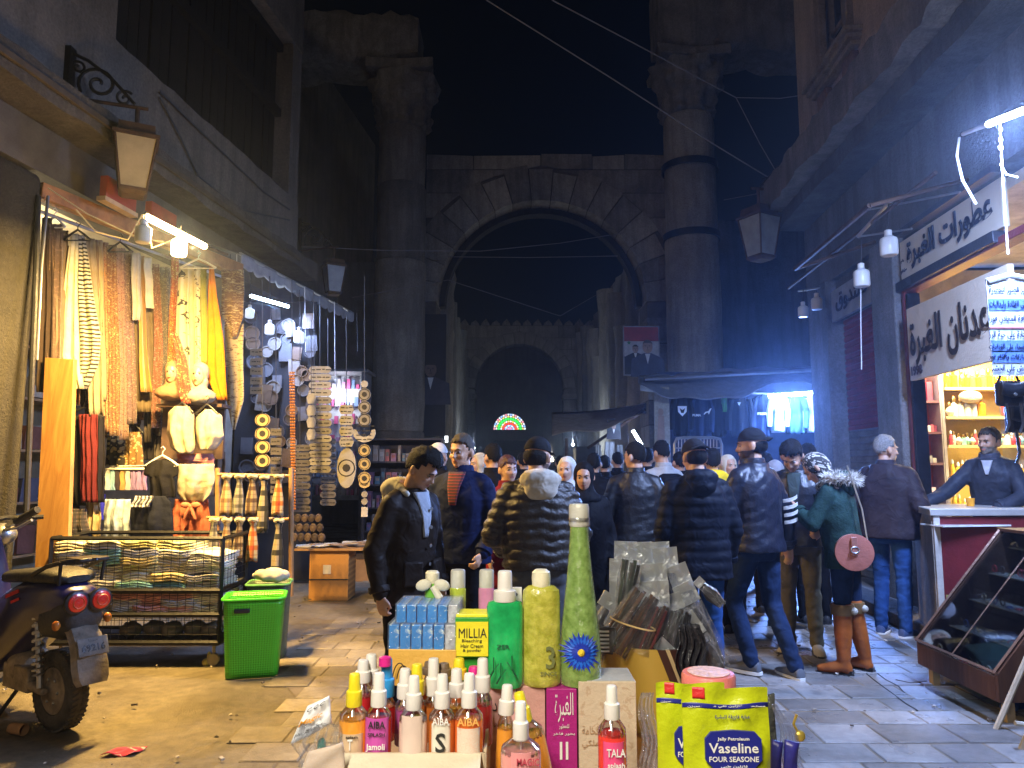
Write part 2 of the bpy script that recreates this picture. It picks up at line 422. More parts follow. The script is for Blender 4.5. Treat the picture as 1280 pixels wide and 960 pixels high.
while y<24:
 near=y<12
 dL=.262; x=edge_x(y)+(0 if row%2 else-.16)+random.uniform(-.02,.02)
 while x<1.1:
  if x>edge_x(y)-.05:items.append((x+.155,y+dL/2,.30,.25,0))
  x+=.312
 y+=dL; row+=1
y=3.45; row=0
while y<24:
 dL=random.choice((.24,.27,.30)); x=1.13+(.22 if row%2 else 0)
 if row%2:items.append((1.13+.09,y+dL/2,.18,dL-.014,1))
 while x<3.5:
  w=random.choice((.30,.36,.42)); w=min(w,3.6-x)
  if w>.1:items.append((x+w/2,y+dL/2,w-.014,dL-.014,1))
  x+=w
 y+=dL; row+=1
items.sort(key=lambda t:t[0]**2+t[1]**2)
vis=[t for t in items if abs(t[0]/t[1])<.74]
for k,(x,y,w,d,s)in enumerate(vis[:300]):
 me=slab_mesh(w,d,(round(w,2),round(d,2),s,random.randrange(4)))
 if not me.materials:me.materials.append(M_slab if s else M_paver)
 o=bpy.data.objects.new('paver',me); COL.objects.link(o); o.parent=pav
 o.location=Vector((x,y,.004+random.uniform(-.0025,.0015)))-pav.location; o.rotation_euler=(random.uniform(-.008,.008),random.uniform(-.008,.008),random.uniform(-.012,.012))
b=MB(); b2=[]
for(x,y,w,d,s)in vis[300:]:
 b.box((x,y,.004+random.uniform(-.001,.001)),(w,d,.010),s,jit=.002)
o=b.build('distant_pavers',[M_paver,M_slab],pav,smooth=False,kind='stuff')
# litter and cracks that belong to the ground
b=MB()
for k in range(260):
 x=random.uniform(-3.5,3.4); y=random.uniform(3.6,9)
 s=random.uniform(.004,.018); b.box((x,y,.02+s/3),(s,s*random.uniform(.5,2),s*.6),random.randrange(2),Matrix.Rotation(random.random()*3,3,'Z'),jit=s*.25)
b.build('grit',[mat('grit',(.4,.36,.3),.9),mat('grit_dark',(.08,.07,.06),.9)],smooth=False,kind='stuff')
# kerb step along the right shops
b=MB(MR)
yy=-6.0
while yy<9.0:
 L=random.uniform(.7,1.1); b.box((-.30,yy+L/2,.065),(.34,L-.012,.13),0,jit=.006); yy+=L
kb=b.build('kerb',stone('kerb_stone',(.17,.16,.15),.5,2,.3,.8),kind='structure',bevel=.012)
b=MB(MR); b.box((2.0,2,.062),(4.25,16,.12)); b.build('shop_floor',mat('shop_floor',(.2,.17,.14),.6),kind='structure',smooth=False)
# ---- left building
BL=thing('shop_building',ML@Vector((0,0,0)),'old plastered building on the left with scarves shop below and dark upper gallery','building',rz=-math.atan(LK))
IL=ML.inverted()
def yl(px,o=0.0):return(IL@onL(px,400,o)).y
def zl(px,py,o=0.0):return onL(px,py,o).z
y122=yl(122); y356=yl(356); yE=yl(368)
b=MB(ML)
b.box((-.3,(-9+y122)/2,8.6),(.6,y122+9,6.0)); b.build('upper_wall',M_plasterL,BL)
def rough_slab(b,x0,x1,y0,y1,z0,z1,n=40,a=.03,m=0):
 rs=[]
 for i in range(n+1):
  y=y0+(y1-y0)*i/n; j=lambda:random.uniform(-a,a)
  rs.append([Vector((x0,y,z0)),Vector((x1+j(),y,z0+j())),Vector((x1+j()*.5,y,z1+j())),Vector((x0,y,z1))])
 b.rings(rs,m)
b=MB(ML); rough_slab(b,-.6,.0,-9,yE,4.62,5.6,70,.012); b.build('plaster_band',M_plasterL,BL)
b=MB(ML); b.box((-.35,(y122+yE)/2,10.0),(.68,yE-y122,3.9)); b.build('upper_wall',M_plasterL,BL)
b=MB(ML); b.box((-.31,(y356+yE)/2,6.8),(.58,yE-y356-.01,2.45)); b.build('corner_pier',M_plasterL,BL)
n=22; wv=(y356-y122)/n
for i in range(n):
 b=MB(ML); b.box((-.30+random.uniform(-.012,.012),y122+wv*(i+.5),6.82),(.05,wv-.018,2.44)); b.build('board',M_board,BL,smooth=False)
b=MB(ML)
for z in(5.7,6.9,7.95):b.box((-.22,(y122+y356)/2,z),(.09,y356-y122,.12))
b.build('rail',M_board,BL,smooth=False)
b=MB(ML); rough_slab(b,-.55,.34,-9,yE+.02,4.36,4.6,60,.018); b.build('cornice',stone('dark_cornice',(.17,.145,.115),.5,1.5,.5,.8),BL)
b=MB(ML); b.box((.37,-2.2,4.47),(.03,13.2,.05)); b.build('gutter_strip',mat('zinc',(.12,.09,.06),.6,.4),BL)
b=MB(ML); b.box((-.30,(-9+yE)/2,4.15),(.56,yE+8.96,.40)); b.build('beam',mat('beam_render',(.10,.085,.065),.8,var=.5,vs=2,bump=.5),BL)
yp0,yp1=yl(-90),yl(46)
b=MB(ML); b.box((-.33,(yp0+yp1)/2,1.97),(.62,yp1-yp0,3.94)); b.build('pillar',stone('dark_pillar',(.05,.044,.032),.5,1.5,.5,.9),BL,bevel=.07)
b=MB(ML); b.box((-.2,-6.0,1.97),(.6,8.0,3.94)); b.build('front_wall',M_plasterL,BL)
yd=yl(301)
b=MB(ML); b.box((-1.3,yd,1.97),(2.4,.2,3.94)); b.build('party_wall',mat('shop_wall',(.20,.17,.13),.8),BL)
b=MB(ML); b.box((-2.55,(yp1+yE)/2,1.97),(.15,yE-yp1+.4,3.94)); b.box((-1.3,yp1-.06,1.97),(2.3,.1,3.9)); b.build('back_wall',mat('cream_wall',(.42,.36,.25),.7),BL)
b=MB(ML); b.box((-1.4,(yp1+yE)/2,4.05),(2.2,yE-yp1+.3,.12)); b.build('ceiling',mat('cream_ceiling',(.6,.52,.36),.7),BL)
b=MB(ML); b.box((-1.3,(yE+.2),2.0),(2.4,.25,4.0)); b.build('end_wall',M_plasterG,BL)
b=MB(ML); b.box((-4.5,2,6),(4,30,12)); b.build('rear_block',M_plasterL,BL)
# ---- right building
BR=thing('shop_building',MR@Vector((0,0,0)),'tan plastered building on the right with perfume shop, signs and tall window','building',rz=-math.atan(RK))
IR=MR.inverted()
def yr(px,o=0.0):return(IR@onR(px,400,o)).y
rE=yr(1010)
w0,w1=yr(1088),yr(1044)
zt=5.62
b=MB(MR)
b.box((.3,(-9+w0)/2,9.0),(.6,w0+9,6.8)); b.box((.3,(w1+rE)/2,9.0),(.6,rE-w1,6.8)); b.box((.3,(w0+w1)/2,6.15),(.58,w1-w0,1.1)); b.box((.3,(w0+w1)/2,11.2),(.58,w1-w0,2.3))
b.build('upper_wall',M_plasterR,BR)
win=MB(MR); win.box((.22,(w0+w1)/2,8.4),(.06,w1-w0-.02,3.3)); wf=win.build('window',mat('night_glass',(.01,.012,.015),.12,var=0,bump=0),BR)
q=MB(MR)
for yy in(w0+.08,w1-.08):q.box((-.03,yy,8.4),(.12,.16,3.4))
q.box((.15,(w0+w1)/2,8.4),(.08,.07,3.3))
for z in(7.4,8.6):q.box((.155,(w0+w1)/2,z),(.06,w1-w0,.06))
q.build('frame',stone('stone_frame',(.42,.35,.27),.6,3,.5,.6),wf,bevel=.02)
q=MB(MR)
for k,dx in enumerate((.22,.17,.12)):q.box((.06-dx/2,(w0+w1)/2,6.72-k*.07),(dx+.12,w1-w0+.5-.08*k,.062))
q.build('sill',M_limestone3,wf,bevel=.01)
b=MB(MR)
for yy in(w0+.05,w1-.15):b=MB(MR); b.box((-.05,yy,6.3),(.09,.34,.42)); b.box((-.07,yy,6.12),(.12,.22,.16)); b.build('relief_block',MATS.get('red_stone')or stone('red_stone',(.33,.20,.13),.6,4,.4,.8),BR,bevel=.02)
b=MB(MR); rough_slab(b,.5,-.62,-9,rE+.05,5.2,zt,80,.035); b.build('cornice',stone('cornice_stone',(.30,.27,.23),.45,1.4,.6,.9),BR)
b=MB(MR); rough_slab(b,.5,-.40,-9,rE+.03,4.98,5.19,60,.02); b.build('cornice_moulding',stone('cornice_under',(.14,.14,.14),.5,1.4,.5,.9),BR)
b=MB(MR); b.box((.3,(-9+rE)/2,4.48),(.6,rE+9,.98)); b.build('frieze_wall',M_plasterG,BR)
b=MB(MR); b.box((3.6,0,6.2),(1.5,24,12)); b.build('rear_block',M_plasterG,BR)
# pillars (near to far)
for(a,c,o)in((1100,1130,-.06),(1018,1041,-.04)):
 y0,y1=yr(c),yr(a)
 b=MB(MR); b.box((.22 if a<1100 else-.02,(y0+y1)/2,2.06),(.6 if a<1100 else .14,y1-y0,3.86)); b.build('pillar',stone('grey_pillar%d'%a,(.27,.28,.30),.55,2,.5,.8),BR,bevel=.015)
ysh0,ysh1=yr(1099),yr(1042)
b=MB(MR); b.box((.2,(ysh0+ysh1)/2,3.72),(.3,ysh1-ysh0,.5)); b.build('lintel',M_plasterG,BR)
# rolling shutter: corrugated slats
sh_top,sh_bot=3.45,.16
b=MB(MR); nsl=42
prof=[]
for i in range(nsl):
 z=sh_bot+(sh_top-sh_bot)*i/nsl; h=(sh_top-sh_bot)/nsl
 prof+=[(z,0),(z+h*.25,-.018),(z+h*.75,-.018),(z+h*.97,0)]
b.rings([[Vector((.14+dx,yy,z))for z,dx in prof]for yy in(ysh0,ysh1)],cap=False,closed=False)
M_sh=mat('red_shutter',(.30,.035,.05),.4,.2,var=.25)
me_sh=b.build('rolling_shutter',[M_sh,mat('grey_shutter',(.26,.27,.27),.45,.4)],BR,smooth=False,kind='stuff')
me=me_sh.data; zc=(WM[me_sh].inverted()@Vector((0,0,2.0))).z
for p in me.polygons:
 if p.center.z<zc:p.material_index=1
 # perfume shop shell
yo0,yo1=yr(1420),yr(1132)
for(cx,cy,cz,sx,sy,sz,nm,mm)in(
(1.9,yo1+.75,1.9,3.6,.12,3.7,'far_wall',mat('shop_cream',(.62,.52,.34),.6)),
(2.6,yo0+1.5,1.9,.12,yo1-yo0+1,3.7,'back_wall',mat('shop_cream',(.6,.5,.32),.6)),
(1.4,(yo0+yo1)/2+.3,3.86,2.6,yo1-yo0+1.0,.1,'ceiling',mat('shop_ceiling',(.7,.66,.55),.6))):
 b=MB(MR); b.box((cx,cy,cz),(sx,sy,sz)); b.build(nm,mm,BR,smooth=False)
b=MB(MR); b.box((.04,yo1-.03,1.75),(.14,.07,3.2)); b.box((.05,(yo0+yo1)/2,3.36),(.16,yo1-yo0,.07)); b.build('door_frame',mat('maroon_frame',(.16,.03,.035),.4),BR,bevel=.01)
b=MB(MR); b.box((.03,yo1-.115,1.75),(.12,.05,3.1)); b.build('glass_edge',mat('dark_alu',(.03,.035,.05),.3,.8),BR)
# dark awning frame under the frieze
b=MB(MR)
b.tube([(-.05,yr(1230),4.02),(-.9,yr(1230),3.8)],.02,6); b.tube([(-.05,yr(1105),4.05),(-.95,yr(1105),3.75)],.022,6)
b.tube([(-.9,yr(1230),3.8),(-.95,yr(1105),3.75)],.025,6); b.tube([(-.5,yr(1262),3.95),(-.55,yr(1040),3.9)],.018,6)
b.build('awning_frame',M_rust,BR)
# ---- Roman gate: two columns, entablature pieces and the arched wall
def chip_lathe(b,prof,c,n,a,sc,m=0,seed=0):
 rs=[]
 for r,z in prof:
  ring=[]
  for j in range(n):
   t=2*PI*j/n; p=Vector((math.cos(t),math.sin(t),0))
   k=mnoise.noise(Vector((p.x*sc+seed,p.y*sc,z*sc*.7)))+.5*mnoise.noise(Vector((p.x*sc*3,p.y*sc*3+seed,z*sc*2)))
   ring.append(Vector(c)+p*(r+a*k)+Vector((0,0,z)))
  rs.append(ring)
 b.rings(rs,m)
def column(cx,Y,r_px,cuts,captop,label):
 c=P(cx,500,Y); c.z=0; r=r_px/F*Y
 t=thing('stone_column',c,label,'column')
 zs=[0.0]+[P(cx,p,Y).z for p in cuts]
 for i in range(len(zs)-1):
  z0,z1=zs[i],zs[i+1]; b=MB(); n=max(3,int((z1-z0)/.18)); rr=r*(1.04-.012*z0)
  pr=[(rr*.97,z0+.004)]+[(rr,z0+.05+(z1-z0-.1)*k/n)for k in range(n+1)]+[(rr*.97,z1-.004)]
  chip_lathe(b,pr,(c.x+random.uniform(-.012,.012),c.y,0),40,.022,2.4,seed=cx+i)
  b.build('drum',(M_limestone,M_limestone3)[i%2]if r_px>33 else(M_limestone2,M_limestone)[i%2],t,angle=60)
 return t,c,r,zs[-1]
cL,cLp,cLr,zcl=column(498,16,32,[540,330,235,166],88,'left tall Roman column with weathered capital beside the arch')
cR,cRp,cRr,zcr=column(870,16,34,[470,300,207,150],80,'right tall Roman column bound with two iron hoops, lit blue')
def capital(t,c,r,z0,z1,seed):
 b=MB(); h=z1-z0
 pr=[(r*.95,z0)]+[(r*(1.0+.42*(k/14)**1.6+.05*math.sin(k*2.2)),z0+h*.82*k/14)for k in range(1,15)]
 rs=[]
 for rr,z in pr:
  k0=(z-z0)/h
  rs.append([Vector((c.x,c.y,z))+Vector((math.cos(a),math.sin(a),0))*(rr*(1+.09*math.sin(a*8+(PI/2 if int(k0*3)%2 else 0))*math.sin(k0*9%PI))+.09*mnoise.noise(Vector((math.cos(a)*3,math.sin(a)*3+seed,z*3))))for a in[2*PI*j/48 for j in range(48)]])
 b.rings(rs); b.build('capital',M_limestone2,t,angle=70)
 b=MB(); w=r*2.75; q=[(-w/2,-w/2),(0,-w*.42),(w/2,-w/2),(w*.42,0),(w/2,w/2),(0,w*.42),(-w/2,w/2),(-w*.42,0)]
 b.rings([[Vector((c.x+x+random.uniform(-.05,.05),c.y+y+random.uniform(-.05,.05),z))for x,y in q]for z in(z0+h*.84,z1)])
 b.build('abacus',M_limestone2,t,angle=50,bevel=.03)
capital(cL,cLp,cLr,zcl,P(498,92,16).z,3); capital(cR,cRp,cRr,zcr,P(870,78,16).z,9)
for py in(212,298):
 z=P(870,py,16).z-cRr*.0; b=MB(); b.lathe([(cRr*1.0,-.07),(cRr*1.06,-.07),(cRr*1.06,.07),(cRr*1.0,.07)],(cRp.x,cRp.y,z),40,cap=False); b.build('iron_hoop',M_iron,cR)
def weathered_block(name,x0,x1,z0,z1,Y,d,m,lab,cat,a=.12,seed=0):
 n=26
 def side(u,v,s):pass
 rs=[]
 for i in range(n+1):
  x=x0+(x1-x0)*i/n; e=min(i,n-i)/3.0; k=1 if e>=1 else .75+.25*e
  ring=[]
  for j in range(20):
   t=2*PI*j/20; cy=math.copysign(min(1,abs(math.cos(t))*1.35),math.cos(t)); cz=math.copysign(min(1,abs(math.sin(t))*1.35),math.sin(t))
   nn=a*mnoise.noise(Vector((x*1.6+seed,cy*2,cz*2)))+a*.5*mnoise.noise(Vector((x*5,cy*5+seed,cz*4)))
   ring.append(Vector((x,Y+cy*(d/2*k+nn),(z0+z1)/2+cz*((z1-z0)/2*k+nn))))
  rs.append(ring)
 b=MB(); b.rings(rs); return b.build(name,m,None,angle=60,label=lab,cat=cat)
weathered_block('entablature',P(372,60,16).x-2.5,P(526,60,16).x,P(498,92,16).z+.01,P(498,33,16).z,16,1.3,M_limestone2,'weathered stone entablature block resting on the left column','entablature',seed=1)
weathered_block('entablature',P(818,60,16).x,P(1005,60,16).x+3,P(870,78,16).z+.01,P(870,-30,16).z,16,1.3,M_limestone2,'weathered stone entablature resting on the hooped right column','entablature',seed=5)
def arch_wall(Y,xl,xr,xc,R,zc,ztop,ring,dep,nv,jl,jr,lab,cat,course=.62,mats=(M_limestone,M_limestone2,M_limestone3),pieces=True,voj=.1):
 """blocks in courses round an arch of wedge stones; jl, jr = jamb edges"""
 t=thing('stone_archway',((xl+xr)/2,Y,0),lab,cat)
 Ro=R+ring
 core=MB()
 pts=[(xl+.02,0),(jl-.02,0),(jl-.02,zc)]+[(xc-(R+.03)*math.cos(PI*k/24),zc+(R+.03)*math.sin(PI*k/24))for k in range(25)]+[(jr+.02,zc),(jr+.02,0),(xr-.02,0),(xr-.02,ztop-.03),(xl+.02,ztop-.03)]
 # split the core to keep faces simple
 n=24
 for s in(-1,1):
  pass
 for k in range(n):
  a0,a1=PI*k/n,PI*(k+1)/n
  x0,x1=xc-(R+.03)*math.cos(a0),xc-(R+.03)*math.cos(a1); z0,z1=zc+(R+.03)*math.sin(a0),zc+(R+.03)*math.sin(a1)
  core.prism([(x0,z0),(x1,z1),(x1,ztop-.03),(x0,ztop-.03)],(0,Y+.03,0),(1,0,0),(0,0,1),(0,dep-.06,0))
 for(a,c)in((xl+.02,xc-R-.03),(xc+R+.03,xr-.02)):
  core.box(((a+c)/2,Y+dep/2,ztop/2),(c-a,dep-.06,ztop-.03))
 core.build('wall_core',M_mortar,t,smooth=False)
 st=MB()if not pieces else None
 def put(b,nm,mi):
  b.build(nm,mats[mi%len(mats)],t,smooth=False,bevel=.0)
 for k in range(nv):
  a0,a1=PI*k/nv+.005,PI*(k+1)/nv-.005; ro=Ro+random.uniform(-voj,voj)
  am=(a0+a1)/2
  pts=[(xc-R*math.cos(a0),zc+R*math.sin(a0)),(xc-R*math.cos(am)*1.004,zc+R*math.sin(am)*1.004),(xc-R*math.cos(a1),zc+R*math.sin(a1)),(xc-ro*math.cos(a1),zc+ro*math.sin(a1)),(xc-ro*math.cos(a0),zc+ro*math.sin(a0))]
  b=MB(); yo=random.uniform(-.01,.01); b.prism(pts,(0,Y-.03+yo,0),(1,0,0),(0,0,1),(0,dep,0)); put(b,'voussoir',random.randrange(3))
 z=0.0; stb=MB()
 while z<ztop-.05:
  h=min(course*random.uniform(.85,1.15),ztop-z)
  if ztop-(z+h)<.2:h=ztop-z
  def curve(zz,s):
   if zz<zc:return(jl if s<0 else jr)
   d=Ro*Ro-(zz-zc)**2
   return xc+s*(math.sqrt(d)if d>0 else 0.0)
  for s in(-1,1):
   a=xl if s<0 else xr; ks=[curve(z+h*q/4,s)for q in range(5)]
   if z+h>zc and z<zc:ks=[(jl if s<0 else jr)if z+h*q/4<zc else curve(z+h*q/4,s)for q in range(5)]
   lim=min(ks)if s<0 else max(ks)
   x=a
   while abs(lim-x)>.02 and(lim-x)*-s>0:
    w=random.uniform(.7,1.25)
    if abs(lim-x)-w<.45:w=abs(lim-x)
    x2=x-s*w; g=.013
    last=abs(x2-lim)<.01
    X0,X1=sorted((x,x2)); b=MB()if pieces else stb
    yo=random.uniform(-.02,.012)
    if last:
     pts=[(x-s*g,z+g),(x-s*g,z+h-g)]+[(ks[q]+s*g,z+g+(h-2*g)*q/4)for q in range(4,-1,-1)]
    else:pts=[(X0+g,z+g),(X1-g,z+g),(X1-g,z+h-g),(X0+g,z+h-g)]
    if z+h>ztop-.3:pts=[(px_,pz_+(random.uniform(-.07,.04)if pz_>z+h/2 else 0))for px_,pz_ in pts]
    if abs(X1-X0)>.05 or last:
     b.prism(pts,(0,Y+yo,0),(1,0,0),(0,0,1),(0,dep,0),0 if pieces else random.randrange(3))
     if pieces:put(b,'block',random.randrange(3))
    x=x2
  z+=h
 if not pieces:stb.build('stonework',list(mats),t,smooth=False,kind='stuff')
 return t
Y1=17.0
xl,xr=P(530,400,Y1).x,P(837,400,Y1).x; j0,j1=P(546,400,Y1).x,P(808,400,Y1).x
xc=(j0+j1)/2; R1=(j1-j0)/2; ztp=P(680,251,Y1).z
arch_wall(Y1,xl,xr,xc,R1,ztp-R1,P(680,193,Y1).z,.80,1.1,17,j0,j1,'great round stone arch between the two Roman columns','archway')
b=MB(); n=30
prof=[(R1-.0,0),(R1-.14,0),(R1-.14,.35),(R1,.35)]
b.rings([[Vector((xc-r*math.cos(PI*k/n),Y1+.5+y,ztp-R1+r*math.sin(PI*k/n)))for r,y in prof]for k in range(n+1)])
b.build('arch_rib',stone('dark_rib_stone',(.05,.045,.04),.5,2,.4,.8),None,angle=60,label='dark weathered rib lining the inside of the great arch',cat='arch rib')  # rib colour set very dark to keep it from glowing in lane light
Y2=38.0
k0,k1=P(594,500,Y2).x,P(705,500,Y2).x; xl2,xr2=P(560,500,Y2).x,P(745,500,Y2).x
xc2=(k0+k1)/2; R2=(k1-k0)/2; zt2=P(649,430,Y2).z
M_far=(stone('far_stone',(.36,.33,.28),.5,.8,.4,.8),stone('far_stone2',(.30,.28,.25),.5,.8,.4,.8),stone('far_stone3',(.40,.37,.32),.5,.8,.4,.8))
arch_wall(Y2,xl2,xr2,xc2,R2,zt2-R2,P(649,406,Y2).z,.62,1.0,15,k0,k1,'farther round stone arch at the end of the ruined passage','archway',mats=M_far,pieces=False,voj=.03)
t=thing('parapet',(xc2,Y2+.3,P(649,406,Y2).z+.01),'row of small pointed merlons on top of the farther arch','parapet')
for k in range(14):
 x=xl2+(xr2-xl2)*(k+.5)/14; z=P(649,406,Y2).z+.01
 b=MB(); b.prism([(x-.22,z),(x+.22,z),(x+.2,z+.08),(x+.03,z+.30+.05*math.sin(k*2.7)),(x-.2,z+.1)],(0,Y2+.1,0),(1,0,0),(0,0,1),(0,.35,0)); b.build('merlon',M_far[1],t,smooth=False)
 # imposts
b=MB()
for x in(k0-.3,k1+.3):b.box((x,Y2+.2,P(600,496,Y2).z),(.75,1.1,.25))
b.build('impost',M_far[2],None,label='pair of moulded imposts under the farther arch',cat='imposts')
# passage walls: rows of eroded half columns
def ruin_wall(name,side,x0,y0,x1,y1,ztop,lab,step=2.1,seed=0):
 t=thing(name,(x0,y0,0),lab,'ruined wall')
 L=math.hypot(x1-x0,y1-y0); ux,uy=(x1-x0)/L,(y1-y0)/L; nx,ny=-uy*side,ux*side
 n=int(L/.35)
 def q(u,v):
  s=u*L; z=v*ztop
  niche=.0
  k=mnoise.noise(Vector((s*.9+seed,z*.45,3)));
  if k>.12 and 1.5<z<ztop-.8:niche=-.35*min(1,(k-.12)*6)
  d=.10*mnoise.noise(Vector((s*2,z*2,seed)))+.05*mnoise.noise(Vector((s*6,z*5,seed)))+niche
  top=.22*mnoise.noise(Vector((s*.8,7,seed)))if v>.97 else 0
  return Vector((x0+ux*s+nx*d,y0+uy*s+ny*d,z+top))
 b=MB(); b.grid(q,n,26,thick=(-nx*1.0,-ny*1.0,0)); b.build('rubble_face',M_far[0]if side else M_limestone,t,angle=60)
 k=0; s=.8
 while s<L-.6:
  h=ztop*random.choice((.98,.96,.72,.9)); r=.42; b=MB()
  c=(x0+ux*s+nx*.1,y0+uy*s+ny*.1,0)
  m=int(h/.4)
  chip_lathe(b,[(r*(1.25 if z<.6 else 1)*(1.15 if h-z<.5 and h>ztop*.9 else 1),z)for z in[h*i/m for i in range(m+1)]],c,14,.09,2.0,seed=seed+k)
  b.build('half_column',random.choice(M_far),t,angle=60); s+=step*random.uniform(.85,1.2); k+=1
 return t
ruin_wall('ruined_wall',1,P(822,500,18.3).x+.25,18.3,P(728,500,Y2).x+.1,Y2,P(740,395,33).z,'ruined passage wall with eroded half columns on the right beyond the arch',seed=4)
ruin_wall('ruined_wall',-1,P(550,500,18.3).x-.35,18.3,P(577,500,Y2).x-.1,Y2,P(560,400,30).z,'pale ruined passage wall on the left beyond the great arch',seed=11)
# end of the street: dark mosque wall with the fan window
Y3=50.0
z0f=P(637,537,Y3).z; cxf=P(637,537,Y3).x; Rf=20.5/F*Y3
t=thing('mosque_wall',(cxf,Y3,0),'dark wall with doorway and glowing stained glass fan window at street end','wall')
b=MB(); Wd=9.0; Ht=11.0
n=16
b.box((cxf-(Wd+Rf)/2,Y3+.3,Ht/2),(Wd-Rf,.6,Ht)); b.box((cxf+(Wd+Rf)/2,Y3+.3,Ht/2),(Wd-Rf,.6,Ht))
for k in range(n):
 a0,a1=PI*k/n,PI*(k+1)/n
 b.prism([(cxf-Rf*math.cos(a0),z0f+Rf*math.sin(a0)),(cxf-Rf*math.cos(a1),z0f+Rf*math.sin(a1)),(cxf-Rf*math.cos(a1),Ht),(cxf-Rf*math.cos(a0),Ht)],(0,Y3,0),(1,0,0),(0,0,1),(0,.6,0))
b.box((cxf,Y3+.3,z0f-.35),(Rf*2,.6,.7)); b.box((cxf,Y3+.35,1.2),(Rf*2,.5,3.0))
b.build('masonry',stone('dark_masonry',(.10,.09,.08),.5,1,.4,.8),t,smooth=False)
fanwin=MB(); fanwin.prism([(cxf-Rf*1.02*math.cos(PI*k/24),z0f+Rf*1.02*math.sin(PI*k/24))for k in range(25)],(0,Y3+.42,0),(1,0,0),(0,0,1),(0,.05,0))
fw=fanwin.build('fan_window',M_iron,t,smooth=False)
gc={'r':emis('glass_red',(1,.05,.03),1.0),'g':emis('glass_green',(.03,.9,.10),.9),'w':emis('glass_white',(.9,.95,1),.8),'b':emis('glass_blue',(.25,.45,1),1.0),'y':emis('glass_yellow',(1,.75,.15),.8),'p':emis('glass_pink',(1,.3,.4),.8)}
rings_=(('b','r',6,.0,.2),('w','b',8,.2,.32),('r','r',10,.33,.46),('y','w',12,.47,.58),('g','g',14,.59,.76),('y','w',16,.77,.87),('w','b',20,.88,1.0))
gb={k:MB()for k in gc}
for(c0,c1,n,ra,rb)in rings_:
 for k in range(n):
  a0=PI*k/n+.02; a1=PI*(k+1)/n-.02; kk=c0 if k%2 else c1
  if kk=='b' and k%4==0 and n==20:kk='p'
  gb[kk].prism([(cxf-Rf*r*math.cos(a),z0f+Rf*r*math.sin(a))for r,a in((ra+.01,a0),(ra+.01,a1),(rb-.01,a1),(rb-.01,a0))],(0,Y3+.38,0),(1,0,0),(0,0,1),(0,.02,0))
for k,q in gb.items():
 if q.f:q.build('glass_panes',gc[k],fw,smooth=False,kind='stuff')
 # dark flank walls beside the gate
b=MB(); x0,x1=P(300,300,20).x,P(520,300,20).x; b.box(((x0+x1)/2,20.5,3.6),(x1-x0,.8,7.2)); b.build('flank_wall',M_plasterG,None,label='dark low wall between the left building and the left column',cat='wall')
b=MB(); x0,x1=P(900,300,20).x,P(1120,300,20).x; b.box(((x0+x1)/2,20.5,4.2),(x1-x0,.8,8.4)); b.build('flank_wall',M_plasterG,None,label='dark wall behind the hoodie stall right of the hooped column',cat='wall')
# shared shape helpers
def to_mesh_vox(mb,name,voxel,smooth=4,fac=.5):
 me=bpy.data.meshes.new('tmp'); me.from_pydata(mb.v,[],mb.f)
 bm=bmesh.new(); bm.from_mesh(me); bmesh.ops.recalc_face_normals(bm,faces=bm.faces); bm.to_mesh(me); bm.free()
 o=bpy.data.objects.new('tmp',me); COL.objects.link(o)
 r=o.modifiers.new('r','REMESH'); r.mode='VOXEL'; r.voxel_size=voxel
 if smooth:s=o.modifiers.new('s','SMOOTH'); s.iterations=smooth; s.factor=fac
 dg=bpy.context.evaluated_depsgraph_get(); out=bpy.data.meshes.new_from_object(o.evaluated_get(dg)); out.name=name
 bpy.data.objects.remove(o); bpy.data.meshes.remove(me)
 return out
def vox(mb,name,mats,parent,voxel=.012,smooth=4,fac=.5,post=None,pick=None,label=None):
 """mb holds overlapping closed shapes in the parent's own space; they are fused into one skin"""
 me=to_mesh_vox(mb,name,voxel,smooth,fac)
 n=len(me.vertices); co=np.zeros(n*3,dtype=np.float32); me.vertices.foreach_get('co',co); co=co.reshape(-1,3)
 if post is not None:
  no=np.zeros(n*3,dtype=np.float32); me.vertices.foreach_get('normal',no); co=post(co,no.reshape(-1,3)).astype(np.float32)
  me.vertices.foreach_set('co',co.ravel())
 me.materials.clear()
 for m in(mats if isinstance(mats,(list,tuple))else[mats]):me.materials.append(m)
 if pick is not None:
  fc=np.zeros(len(me.polygons)*3,dtype=np.float32); me.polygons.foreach_get('center',fc); me.polygons.foreach_set('material_index',pick(fc.reshape(-1,3)).astype(np.int32))
 me.polygons.foreach_set('use_smooth',[True]*len(me.polygons)); me.update()
 o=bpy.data.objects.new(name,me); COL.objects.link(o); o.parent=parent; WM[o]=WM[parent]
 return tag(o,label)
def caps(b,p,q,r0,r1,n=12,k=3,sq=None):
 p,q=Vector(p),Vector(q); t=(q-p); L=t.length; t.normalize()
 up=Vector((0,1,0))if abs(t.y)<.8 else Vector((1,0,0)); a=t.cross(up).normalized(); c=a.cross(t)
 rs=[]
 for i in range(k+1):
  g=-PI/2+PI/2*(i+.05)/(k+.05); rs.append((p+t*(r0*math.sin(g)),r0*math.cos(g)))
 for i in range(k+1):
  g=PI/2*i/(k+.05); rs.append((q+t*(r1*math.sin(g)),r1*math.cos(g)))
 b.rings([[m+(a*math.cos(2*PI*j/n)*(sq or 1)+c*math.sin(2*PI*j/n))*r for j in range(n)]for m,r in rs])
